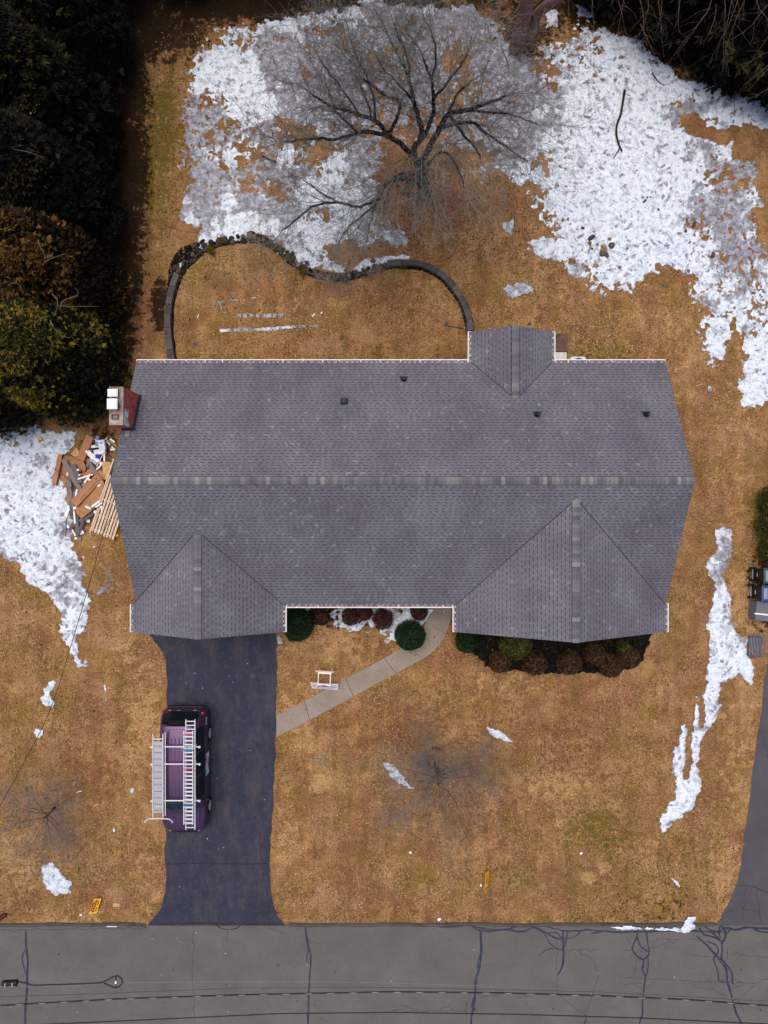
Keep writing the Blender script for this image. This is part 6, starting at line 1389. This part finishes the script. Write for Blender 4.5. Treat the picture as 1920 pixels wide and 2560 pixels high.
def put(name, mb, X, Y, z, ang, mat, label, cat, group=None, tilt=(0, 0), bevel=0.0):
    x, y = w(X, Y, z); return tag(mb.build(name, mat, loc=(x, y, z), rot=(tilt[0], tilt[1], ang), bevel=bevel), label, cat, group)
U = 1/(5.53*61.5)        # pile zoom unit -> metres
def sheet(name, X, Y, L, W_, ang, z, mat, label, cat, tilt=(0, 0), t=.012, group=None):
    return put(name, MB().box((0, 0, 0), (L*U, W_*U, t)), X, Y, z, -R(ang), mat, label, cat, group, tilt)
def channel(name, X, Y, L, W_, ang, z, mat, label, cat='siding', tilt=(0, 0), group=None):
    b = MB(); l, w2 = L*U/2, W_*U/2
    prof_ = [(-w2, 0), (-w2, .035), (-w2*.2, .012), (-w2*.15, .03), (w2*.9, .008), (w2, 0)]
    for i in range(len(prof_)-1):
        (a, za_), (c, zc2) = prof_[i], prof_[i+1]; b.face([(-l, a, za_), (l, a, za_), (l, c, zc2), (-l, c, zc2)])
    b.face([(-l, -w2, -.004), (-l, w2, -.004), (l, w2, -.004), (l, -w2, -.004)])
    return put(name, b, X, Y, z, -R(ang), mat, label, cat, group, tilt)
# cardboard
cb = empty('cardboard_box', (*w(385, 710, .1), .0), 'big open brown cardboard box with upright walls at the left of the waste pile', 'cardboard box', None, R(-12)); 
MB().box((0, 0, .06), (.60, 1.30, .012)).build('bottom', M_card, cb)
for (c, d) in (((-.30, 0, .15), (.012, 1.30, .18)), ((.02, .65, .15), (.62, .012, .18)), ((.0, -.65, .10), (.62, .012, .10))): MB().box(c, d).build('side', M_card2, cb)
MB().box((-.40, .0, .20), (.22, 1.26, .01), Matrix.Rotation(R(-12), 3, 'Y')).build('flap', M_card, cb)
b = MB(); b.prism([(x*U, -y*U) for x, y in [(-110, -110), (40, -120), (75, -95), (100, -40), (105, 20), (70, 90), (-10, 130), (-80, 60)]], 0, .014); put('cardboard_sheet', b, 530, 670, .20, 0, M_card, 'rounded cardboard sheet under grey siding strips', 'cardboard')
def carton(X, Y, L, W_, ang, z, mat, label, h=.10):
    x, y = w(X, Y, z); t = empty('carton', (x, y, 0), label, 'carton', None, -R(ang)); MB().box((0, 0, z-h/2), (L*U, W_*U, h)).build('sleeve', mat, t, bevel=.006); MB().box((L*U*.45, 0, z-h*.3), (L*U*.12, W_*U*.9, .012), Matrix.Rotation(R(25), 3, 'Y')).build('flap', M_card2, t); return t
c1 = carton(620, 385, 360, 110, 112, .42, M_card, 'long narrow siding carton pointing up beside the blue and white boxes', .14)
c2 = carton(665, 945, 600, 118, -47, .48, M_card, 'long flat siding carton with black print lying across the pile', .10)
text_mesh('DOUBLE 4 TRADITIONAL', .105, M_dk, 'lettering', c2, (.05, -.09, .4825), (0, 0, 0), 1.05); MB().box((.52, .02, .4815), (.06, .05, .002)).build('printed_mark', M_dk, c2); b = MB().box((0, .11, .481), (1.1, .008, .002)); b.build('printed_line', M_card2, c2)
b = MB(); b.prism([(x*U, -y*U) for x, y in [(-215, 90), (190, -275), (215, -240), (120, 70), (-130, 250), (-195, 180)]], 0, .014); fs = put('cardboard_sheet', b, 690, 1115, .34, 0, M_card, 'large flat cardboard sheet left of the pallet', 'cardboard', None, (R(4), R(-3)))
for (X, Y, L, W_, a) in ((545, 1165, 420, 8, -43), (570, 1275, 110, 8, 32), (690, 1150, 30, 60, 10)): x, y = w(X, Y, .36); MB().box((0, 0, 0), (L*U, W_*U, .012), -R(a)).build('crease', M_card2 if L > 100 else M_gs, fs, loc=((X-690)*U, -(Y-1115)*U, .016))
sheet('board_piece', 492, 455, 110, 90, -50, .16, M_osb, 'small tan board scrap above the big cardboard box', 'board')
sheet('board_piece', 922, 700, 250, 118, 95, .52, M_osb, 'tan strand board leaning by the top of the pallet', 'board', (R(6), R(12)))
sheet('cardboard_sheet', 640, 850, 240, 150, 60, .26, M_card, 'cardboard sheet under white trim in the middle of the pile', 'cardboard')
sheet('cardboard_sheet', 420, 930, 160, 120, 80, .10, M_card2, 'dark cardboard flap at the lower left of the pile', 'cardboard')
sheet('cardboard_sheet', 400, 1100, 60, 120, 0, .08, M_card, 'narrow cardboard scrap below the grey siding', 'cardboard')
sheet('cardboard_sheet', 680, 720, 70, 70, 20, .30, simple('orange card', (.52, .16, .06), .8), 'orange printed card among the white trim', 'card')
sheet('cardboard_sheet', 660, 560, 150, 50, 45, .24, M_card, 'small torn cardboard strip beside the white corner pieces', 'cardboard')
# siding
for (X, Y, L, W_, a, z, m, lab) in [(440, 760, 500, 62, 61, .34, M_gs, 'long grey siding strip crossing the big cardboard box'), (500, 740, 280, 70, 68, .38, M_gs2, 'dark grey siding strip next to the rounded cardboard'), (400, 865, 130, 56, 80, .30, M_gs, 'short grey siding piece on the box edge'), (430, 1060, 320, 44, 80, .25, M_gs, 'grey siding strip below the cardboard box'),
                                  (720, 665, 190, 66, 55, .36, M_gs, 'grey siding piece under the white corner trim'), (575, 880, 130, 60, 85, .25, M_gs2, 'dark grey siding offcut in the middle of the pile'), (480, 1060, 150, 36, 85, .28, M_gs, 'short grey siding strip beside white trim'), (655, 1335, 260, 55, -33, .18, M_gs2, 'dark grey siding strip below the flat cardboard'),
                                  (510, 1450, 250, 60, 83, .14, M_gs2, 'dark grey siding strip pointing down from the pile'), (560, 1500, 230, 40, -68, .17, M_gs2, 'narrow dark siding strip at the foot of the pile'), (470, 1440, 190, 40, -55, .12, M_gs2, 'dark siding offcut crossing at the foot of the pile'), (545, 1640, 60, 60, 10, .04, M_gs, 'square grey siding scrap at the very foot of the pile'),
                                  (430, 1240, 250, 30, 85, .2, M_gs2, 'thin grey siding strip beside the white flat piece'), (690, 400, 90, 30, 50, .3, M_gs2, 'small dark siding strip beside the blue box')]:
    channel('siding_strip', X, Y, L, W_, a, z, m, lab)
# white trim
for (X, Y, L, W_, a, z, lab) in [(760, 520, 260, 40, 44, .40, 'long white corner trim pointing at the pallet'), (710, 500, 220, 26, 44, .42, 'thin white trim beside the long corner trim'), (700, 485, 110, 60, 44, .36, 'wide white trim end near the boxes'), (888, 510, 160, 22, 88, .44, 'upright white strip below the printed box'), (825, 640, 130, 22, -45, .45, 'white stick left of the tan strand board'),
                               (625, 785, 210, 22, -18, .42, 'white stick lying over the dark siding'), (655, 810, 140, 22, -55, .44, 'second white stick crossing the first'), (500, 1020, 130, 24, 100, .36, 'white strip beside the printed carton'), (378, 750, 44, 18, 100, .38, 'tiny white piece on the big cardboard box'), (380, 1262, 165, 46, -70, .16, 'flat white panel at the left of the pile'),
                               (475, 1330, 210, 24, 88, .22, 'white strip pointing down the pile'), (466, 1555, 100, 20, 62, .12, 'short white strip at the foot of the pile'), (770, 1160, 150, 26, -35, .48, 'white trim on the flat cardboard by the pallet'), (810, 1175, 110, 20, -35, .5, 'thin white trim beside the pallet edge'), (265, 1200, 120, 18, 70, .05, 'white stick half hidden on the snow'),
                               (845, 855, 60, 26, 0, .42, 'white elbow piece under the printed carton'), (820, 900, 60, 22, -40, .42, 'white offcut beside the tan board'), (850, 1220, 70, 22, 80, .4, 'white scrap at the pallet side'), (770, 1285, 80, 30, 55, .3, 'white torn piece below the flat cardboard'), (1000, 285, 80, 26, 35, .1, 'white scrap on the ground by the roof edge'),
                               (945, 320, 70, 22, 50, .1, 'white crumpled strip below the chimney'), (1005, 408, 70, 26, -5, .1, 'white bracket near the roof edge'), (1003, 380, 40, 20, 30, .1, 'small white scrap near the roof edge'), (905, 265, 80, 8, -45, .2, 'thin pale stick above the printed box')]:
    sheet('trim_piece', X, Y, L, W_, a, z, M_vin, lab, 'trim', (R(random.uniform(-6, 6)), R(random.uniform(-6, 6))), .016)
for (X, Y, s, a, z, lab) in [(664, 1394, 50, 8, .05, 'small white square tile on the grass below the pile'), (572, 1552, 62, -25, .12, 'white square offcut at the foot of the pile'), (385, 1475, 40, 30, .06, 'white crumpled bit on the snow edge'), (495, 1635, 34, 20, .05, 'tiny white bit at the foot of the pile'), (525, 690, 28, 0, .42, 'white round bit on the rounded cardboard'), (545, 760, 22, 0, .42, 'small white bit on the siding'), (680, 825, 30, 20, .45, 'white knob under the sticks'), (755, 1752, 16, 0, .02, 'tiny white crumb on the left grass'), (480, 1215, 40, 0, .3, 'white end cap near the long siding')]:
    sheet('offcut', X, Y, s, s*.9, a, z, M_vin, lab, 'offcut', (0, 0), .02)
q = [w(700, 1195, 0), w(745, 1215, 0), w(775, 1235, 0)]; o = Vector((*q[0], .5)); tag(MB().tube([Vector((*a, .5))-o for a in q], .05, 9).build('downspout_elbow', M_vin, loc=o, smooth=True), 'white round pipe end on the flat cardboard', 'pipe')
# boxes
def small_box(X, Y, L, W_, ang, z, h, mat, label):
    x, y = w(X, Y, z); t = empty('box', (x, y, 0), label, 'box', None, -R(ang)); MB().box((0, 0, z-h/2), (L*U, W_*U, h)).build('carton', mat, t, bevel=.006); MB().box((0, 0, z+.004), (L*U*.98, W_*U*.10, .004)).build('tape', M_white, t); return t
pb = small_box(850, 345, 85, 140, -10, .44, .16, simple('pale blue box', (.62, .68, .80), .6), 'pale box with a teal round emblem near the chimney')
M_teal = simple('teal print', (.03, .36, .36), .6)
for (dx, dy, r) in ((-.028, .10, .035), (.028, .10, .035), (0, .075, .03)): MB().tube([(dx+r*math.cos(a), dy+r*math.sin(a), .45) for a in np.linspace(0, 6.28, 13)], .008, 4, cap=False).build('emblem', M_teal, pb)
small_box(820, 440, 160, 72, -8, .40, .16, simple('white carton', (.70, .71, .77), .6), 'white carton below the pale box with the emblem'); small_box(735, 265, 80, 110, 5, .3, .2, simple('dark tool case', (.02, .014, .02), .5), 'dark case beside the narrow carton'); small_box(788, 290, 44, 150, 4, .34, .18, simple('slate box', (.20, .23, .33), .6), 'slate blue narrow box beside the dark case'); small_box(760, 362, 120, 40, -8, .3, .14, M_vin, 'flat white carton under the pale box')
sheet('bag', 800, 505, 60, 55, 20, .42, simple('blue plastic', (.015, .04, .42), .5), 'crumpled royal blue plastic bag in the pile', 'bag', (R(12), R(10)), .05)
sheet('cloth', 740, 560, 120, 60, 40, .33, simple('grey plastic film', (.34, .36, .44), .4), 'grey plastic film between the trim pieces', 'plastic')
sheet('stick', 835, 540, 240, 14, -62, .47, M_pine, 'thin wooden stick leaning over the blue bag', 'stick'); sheet('stick', 330, 770, 400, 9, 36, .36, simple('dark rod', (.05, .045, .06), .6), 'thin dark rod poking out of the pile over the snow', 'rod')
sheet('stick', 980, 310, 190, 8, 33, .14, M_pine, 'thin stick on the ground below the chimney', 'stick'); sheet('stick', 360, 1480, 260, 14, 95, .08, M_gs2, 'dark strip sticking out at the lower left of the pile', 'strip'); sheet('stick', 960, 530, 110, 22, 18, .22, M_gs2, 'grey strip pointing at the roof edge', 'strip')
sheet('stick', 415, 1330, 90, 14, -40, .12, M_pine, 'short wooden stick at the left of the pile', 'stick')
for i, (X, Y, r) in enumerate([(560, 690, .05), (575, 720, .04), (655, 640, .06), (560, 755, .045)]):
    x, y = w(X, Y, .4); b = MB(); rock(b, (0, 0, 0), (r*2.4, r*1.8, r), .5, i+90, .35); tag(b.build('scrap', [M_gs2, M_soil, M_gs, M_osb][i], loc=(x, y, .41)), ['dark crumpled scrap on the rounded cardboard', 'black lump on the rounded cardboard', 'grey crumpled scrap beside the orange card', 'tan crumb on the dark siding'][i], 'scrap')
# pallet
A = Vector((*w(952, 800, .55), .55)); Bq = Vector((*w(715, 1535, .14), .14)); wdir = Vector((*w(1035, 1625, .14), .14))-Bq
ex = (A-Bq).normalized(); L = (A-Bq).length+.15; ez = ex.cross(wdir).normalized()*-1; ez = ez if ez.z > 0 else -ez; ey = ez.cross(ex)
if ey.dot(wdir) < 0: ey = -ey
M4 = Matrix(((ex.x, ey.x, ez.x, Bq.x), (ex.y, ey.y, ez.y, Bq.y), (ex.z, ey.z, ez.z, Bq.z), (0, 0, 0, 1)))
pal = bpy.data.objects.new('pallet', None); C.objects.link(pal); pal.matrix_world = M4; tag(pal, 'long raw pine pallet with gapped slats leaning by the roof edge', 'pallet')
Wd = .98
for i in range(8):
    b = MB().box((L/2+random.uniform(-.02, .02), .04+i*(Wd-.08)/7, .05), (L-random.uniform(0, .05), .085 if i else .075, .03)); b.build('slat', M_pine if i % 3 else simple('pine tone', (.56+.03*random.random(), .40, .28), .8, scale=9), pal, bevel=.004)
for x in (.12, .78, 1.46, L-.1): MB().box((x, Wd/2-.02, .012), (.055, Wd, .04)).build('crossbar', M_pine, pal)
MB().box((.05, -.03, .03), (L*1.3, .05, .09)).build('runner', M_pine, pal, loc=(L*.60, 0, 0))
x, y = w(1062, 1597, .05); tag(MB().box((0, 0, .05), (.13, .09, .10), .3).build('spacer_block', simple('yellow block', (.82, .52, .03), .6), loc=(x, y, 0), bevel=.01), 'small yellow block at the foot of the pallet', 'block')
x, y = p(101, 1098, .1); bk = empty('yellow_box', (x, y, 0), 'small yellow and brown box lying on the snow under the evergreen', 'box', None, R(28)); MB().box((0, 0, .05), (.20, .15, .10)).build('carton', simple('brown box edge', (.25, .12, .03), .8), bk, bevel=.005); MB().box((0, .01, .103), (.14, .10, .006)).build('label', M_yel, bk)
x, y = p(199, 1398, .05); b = MB().lathe((0, 0, 0), [(.08, 0), (.10, .03), (.09, .08), (.03, .10)], 9); tag(b.build('cup', simple('rust red tin', (.24, .07, .04), .6), loc=(x, y, 0)), 'crushed rust red tin on the grass left of the house', 'tin'); x, y = p(208, 1393, .05); tag(MB().box((0, 0, .03), (.10, .10, .05), .4).build('wrapper', simple('pale wrapper', (.55, .45, .40), .7), loc=(x, y, 0)), 'pale wrapper beside the crushed tin', 'wrapper')

# ================================================================== SMALL THINGS ON THE GROUND
def branch_on_ground(pts, r, label, mat=None, kids=()):
    Q = catmull([p3(*q) for q in pts], 6); o = Q[0]; b = MB().tube([q-o for q in Q], np.linspace(r[0], r[1], len(Q)), 6)
    t = tag(b.build('fallen_branch', mat or M_bark, loc=o, smooth=True), label, 'branch')
    for k in kids: Q2 = catmull([p3(*q) for q in k], 4); MB().tube([q-o for q in Q2], np.linspace(r[1]*.8, r[1]*.4, len(Q2)), 5).build('side_branch', mat or M_bark, t, smooth=True)
    return t
branch_on_ground([(1562, 225, .08), (1558, 250, .1), (1552, 285, .12), (1543, 310, .1), (1541, 335, .1), (1547, 360, .1), (1555, 378, .08)], (.055, .035), 'long dark curved fallen branch on the snow field', kids=[[(1548, 372, .1), (1540, 385, .1), (1533, 396, .08)]])
branch_on_ground([(690, 405, .07), (668, 396, .08), (655, 388, .07)], (.04, .02), 'short thick dark stick left of the bare tree')
branch_on_ground([(1630, 182, .1), (1640, 196, .1), (1650, 207, .08), (1662, 212, .06)], (.022, .01), 'forked twig on the snow near the top right', kids=[[(1650, 207, .1), (1665, 196, .1), (1676, 186, .1)], [(1640, 210, .1), (1640, 225, .1)]])
branch_on_ground([(1253, 118, .1), (1262, 138, .1), (1270, 160, .08), (1273, 188, .06)], (.022, .008), 'thin dark twig on the snow below the red barked tree')
branch_on_ground([(560, 245, .08), (572, 255, .06)], (.02, .012), 'tiny dark stick on the white snow upper left')
branch_on_ground([(1610, 385, .06), (1650, 420, .05)], (.008, .004), 'thin twig on the right of the snow field'); branch_on_ground([(1836, 290, .1), (1836, 232, .4)], (.012, .006), 'thin upright dead stem in the snow strip at the right'); branch_on_ground([(1270, 802, .06), (1240, 797, .06), (1110, 818, .05)], (.012, .010), 'long thin dark rod lying on the lawn by the rear gable', M_blackp) if False else None
M_rock2 = stone_material('field stone', [(0, (.050, .046, .050)), (.5, (.085, .075, .070)), (1, (.13, .115, .10))])
for i, (x, y, sx, sy, lab) in enumerate([(1479, 594, .30, .58, 'long dark stone standing in the snow'), (1529, 614, .42, .44, 'round grey stone in the snow'), (1506, 634, .46, .42, 'broad brown stone in the middle of the snow stones'), (1518, 640, .24, .26, 'small grey stone touching the broad brown stone'), (1457, 570, .22, .28, 'small dark stone above the long stone'), (1476, 612, .14, .12, 'tiny dark stone below the long stone'), (1493, 611, .18, .12, 'tiny flat stone beside the long stone'), (1480, 622, .16, .12, 'tiny stone above the broad brown stone'),
                                       (1612, 502, .34, .16, 'dark lump like a log in the snow'), (1618, 494, .14, .12, 'dark chip beside the dark lump'), (1646, 524, .20, .12, 'small dark lump right of the others'), (1736, 560, .22, .50, 'brown flat stone in the right snow'), (1714, 578, .20, .24, 'brown round stone left of the flat one'), (1724, 606, .22, .14, 'little brown stone in the lower snow'), (1783, 637, .46, .26, 'brown clod at the edge of the snow'), (1626, 493, .12, .12, 'dark pebble in the snow')]):
    a, b_ = p(x, y, .05); b = MB(); rock(b, (0, 0, 0), (sx*.62, sy*.62, .15 if sx+sy > .5 else .10), 0, i+300, .14, 2); tag(b.build('stone', M_rock2, loc=(a, b_, .03), rot=(0, 0, .6*(i % 5)-1), smooth=True), lab, 'stone', 'stones in the back yard snow')
# dark flat scraps and the rod by the rear gable
for i, (x, y, s, a, lab) in enumerate([(1116, 809, .13, .4, 'dark square shingle scrap on the ringed lawn'), (1324, 810, .14, .1, 'dark square shingle scrap behind the rear gable'), (1169, 828, .2, .2, 'black corner piece at the end of the stone wall'), (1094, 890, .13, .8, 'dark scrap near the back gutter'), (487, 860, .13, .5, 'dark leafy scrap on the ringed lawn'), (586, 885, .1, .2, 'small dark chip near the back gutter'), (1131, 898, .12, .3, 'bluish scrap by the gutter corner')]):
    xx, yy_ = p(x, y, .02); tag(MB().box((0, 0, .012), (s, s*.8, .02), a).build('scrap', M_vent if i != 6 else M_bluebox, loc=(xx, yy_, .01)), lab, 'scrap')
x, y = p(1138, 818, .05); a, b_ = p(1110, 812.5, .05); tag(MB().tube([(0, 0, 0), (p(1160, 823)[0]-a, p(1160, 823)[1]-b_, 0)], .012, 5).build('rod', M_blackp, loc=(a, b_, .05)), 'thin dark rod lying on the ringed lawn near the rear gable', 'rod')
for i, (x, y, l, wd, a, m, lab) in enumerate([(784, 788, .17, .05, .9, M_vin, 'white stick on the ringed lawn'), (804, 782, .09, .05, .9, M_vin, 'small white chip on the ringed lawn'), (495, 791, .15, .03, 1.2, M_vin, 'thin pale stick on the left of the ringed lawn'), (70, 1270, .42, .07, 1.5, M_vin, 'long white strip lying on the left snow'), (147, 1266, .28, .05, -1.2, M_vin, 'white strip near the waste pile on the snow'), (198, 1979, .22, .03, .25, M_vin, 'white stick beside the small left tree'), (241, 2012, .2, .03, .4, M_pine, 'pale stick right of the small left tree'),
                                            (291, 2262, .26, .15, -.1, M_osb, 'tan paper scrap beside the yellow sign'), (202, 2287, .08, .08, 0, M_vin, 'white pebble near the left road edge'), (280, 2315, .42, .06, 0, M_vin, 'white strip on the road edge'), (242, 2276, .08, .07, 0, M_vin, 'white bit under the yellow sign'), (1202, 2213, .07, .09, .3, M_vin, 'white bit next to the orange sign'), (1453, 2133, .12, .09, .6, M_vin, 'white torn paper on the front lawn'), (1026, 2131, .08, .1, .5, M_vin, 'small white paper below the front yard tree'), (1098, 2298, .14, .1, .5, M_vin, 'white paper at the road edge'),
                                            (186, 1958, .19, .10, .9, simple('tan clod', (.36, .19, .08), .9), 'tan clod above the small left tree'), (1098, 2300, .02, .02, 0, M_vin, '') , (200, 1245, .1, .06, 0, M_vin, 'white crumb beside the pile'), (236, 1367, .05, .05, 0, M_vin, 'white dot on the grass by the wire'), (771, 1577, .12, .3, 0, simple('grey downspout', (.25, .26, .30), .6), 'short grey downspout beside the garage yew')]):
    if not lab: continue
    xx, yy_ = p(x, y, .02); tag(MB().box((0, 0, .02), (l, wd, .02), a).build('scrap', m, loc=(xx, yy_, .008)), lab, 'scrap')
# leaf litter, crumbs and pale chips: uncountable
def scatter(name, n, boxes, size, mat, label, seed, h=.006):
    r = np.random.default_rng(seed); V = []
    Pn = []
    for (x0, y0, x1, y1, k) in boxes:
        q = np.stack([x0+(x1-x0)*r.random(k), y0+(y1-y0)*r.random(k)], 1); Pn.append(q)
    q = np.concatenate(Pn); n = len(q); X_ = (q[:, 0]-829.5)*K*CAM_H; Y_ = (1106-q[:, 1])*K*CAM_H; a = r.random(n)*6.28; s = size*(.5+r.random(n)); z = h+.03*r.random(n)
    for k, (cx, cy) in enumerate(((-1, -.4), (1, -.5), (.7, .5), (-.6, .6))):
        V.append(np.stack([X_+s*(cx*np.cos(a)-cy*np.sin(a)), Y_+s*(cx*np.sin(a)+cy*np.cos(a)), z+.02*r.random(n)], 1))
    V = np.stack(V, 1).reshape(-1, 3); tag(link(name, np_mesh(name, V, np.arange(len(V)).reshape(-1, 4), mat)), label, 'litter', kind='stuff')
M_leaf = simple('dead leaf', (.085, .036, .014), .9, .1, var=.5, scale=3); M_chip = simple('pale chip', (.70, .62, .52), .8, .1, var=.15)
scatter('dead_leaves', 0, [(385, 20, 1659, 640, 1500), (780, 330, 1150, 560, 900), (385, 60, 700, 330, 700), (0, 940, 170, 1400, 110), (600, 1300, 970, 1390, 160), (990, 1380, 1390, 1460, 60), (300, 500, 1659, 780, 500), (0, 1400, 350, 1990, 200), (610, 1400, 1590, 1990, 500), (0, 0, 300, 940, 700), (1150, 60, 1300, 130, 200), (0, 2000, 1659, 2212, 40)], .028, M_leaf, 'brown dead leaves scattered over lawn and snow', 1)
scatter('pale_chips', 0, [(1040, 680, 1460, 790, 120), (600, 1400, 1590, 1990, 130), (0, 1400, 340, 1990, 50), (360, 580, 1010, 780, 45), (0, 2000, 1659, 2200, 26), (330, 1380, 590, 1990, 26)], .017, M_chip, 'tiny pale chips dotted over the lawn', 2)

# short grass blades standing over the thatch: uncountable
def blades(name, n, mat, label, seed, ln, wd, area=(-17.3, -17.0, 17.3, 22.0), strong=0.0):
    r = np.random.default_rng(seed); q = np.stack([area[0]+(area[2]-area[0])*r.random(n), area[1]+(area[3]-area[1])*r.random(n)], 1)
    X_, Y_ = q[:, 0], q[:, 1]; ok = ~((X_ > XL+.3) & (X_ < XR-.3) & (Y_ > YG+.3) & (Y_ < YB-.3))
    ok &= poly_sd(X_, Y_, DRIVE_POLY) < -.02; ok &= poly_sd(X_, Y_, NEXT_POLY) < -.02; ok &= poly_sd(X_, Y_, [(a.x, a.y) for a in WL]+[(a.x, a.y) for a in WR[::-1]]) < -.03
    ok &= poly_sd(X_, Y_, [v(*a) for a in S1]) < .3; ok &= (fbm(X_, Y_, .9, 4, seed) > .42+.16*r.random(n)); ok &= ~((X_ < -9.55+.5*r.random(n)) & (Y_ > 3)); ok &= Y_ < 20.3-.6*r.random(n); ok &= poly_sd(X_, Y_, MULCH) < -.03
    X_, Y_ = X_[ok], Y_[ok]; n = len(X_); a = r.random(n)*6.28; L = ln*(.5+r.random(n)); w_ = wd*(.6+.8*r.random(n)); dx, dy = np.cos(a), np.sin(a); h = .012+.03*r.random(n)
    V = np.stack([np.stack([X_-dy*w_, Y_+dx*w_, 0*X_+.002], 1), np.stack([X_+dy*w_, Y_-dx*w_, 0*X_+.002], 1), np.stack([X_+dx*L+dy*w_*.3, Y_+dy*L-dx*w_*.3, h], 1), np.stack([X_+dx*L-dy*w_*.3, Y_+dy*L+dx*w_*.3, h], 1)], 1).reshape(-1, 3)
    tag(link(name, np_mesh(name, V, np.arange(len(V)).reshape(-1, 4), mat)), label, 'grass', kind='stuff')
M_straw = simple('straw blade', (.46, .30, .15), .9, .1, var=.3, scale=1.5); M_thatch = simple('dark thatch', (.10, .050, .022), .95, .1, var=.4, scale=2); M_gb = simple('olive blade', (.12, .10, .015), .9, .1, var=.4, scale=2)
blades('straw_blades', 90000, M_straw, 'pale straw blades standing in the winter lawn', 11, .075, .011)
blades('thatch', 80000, M_thatch, 'dark dead thatch between the lawn blades', 12, .06, .014)
blades('olive_blades', 30000, M_gb, 'olive green blades in the winter lawn', 13, .07, .012)
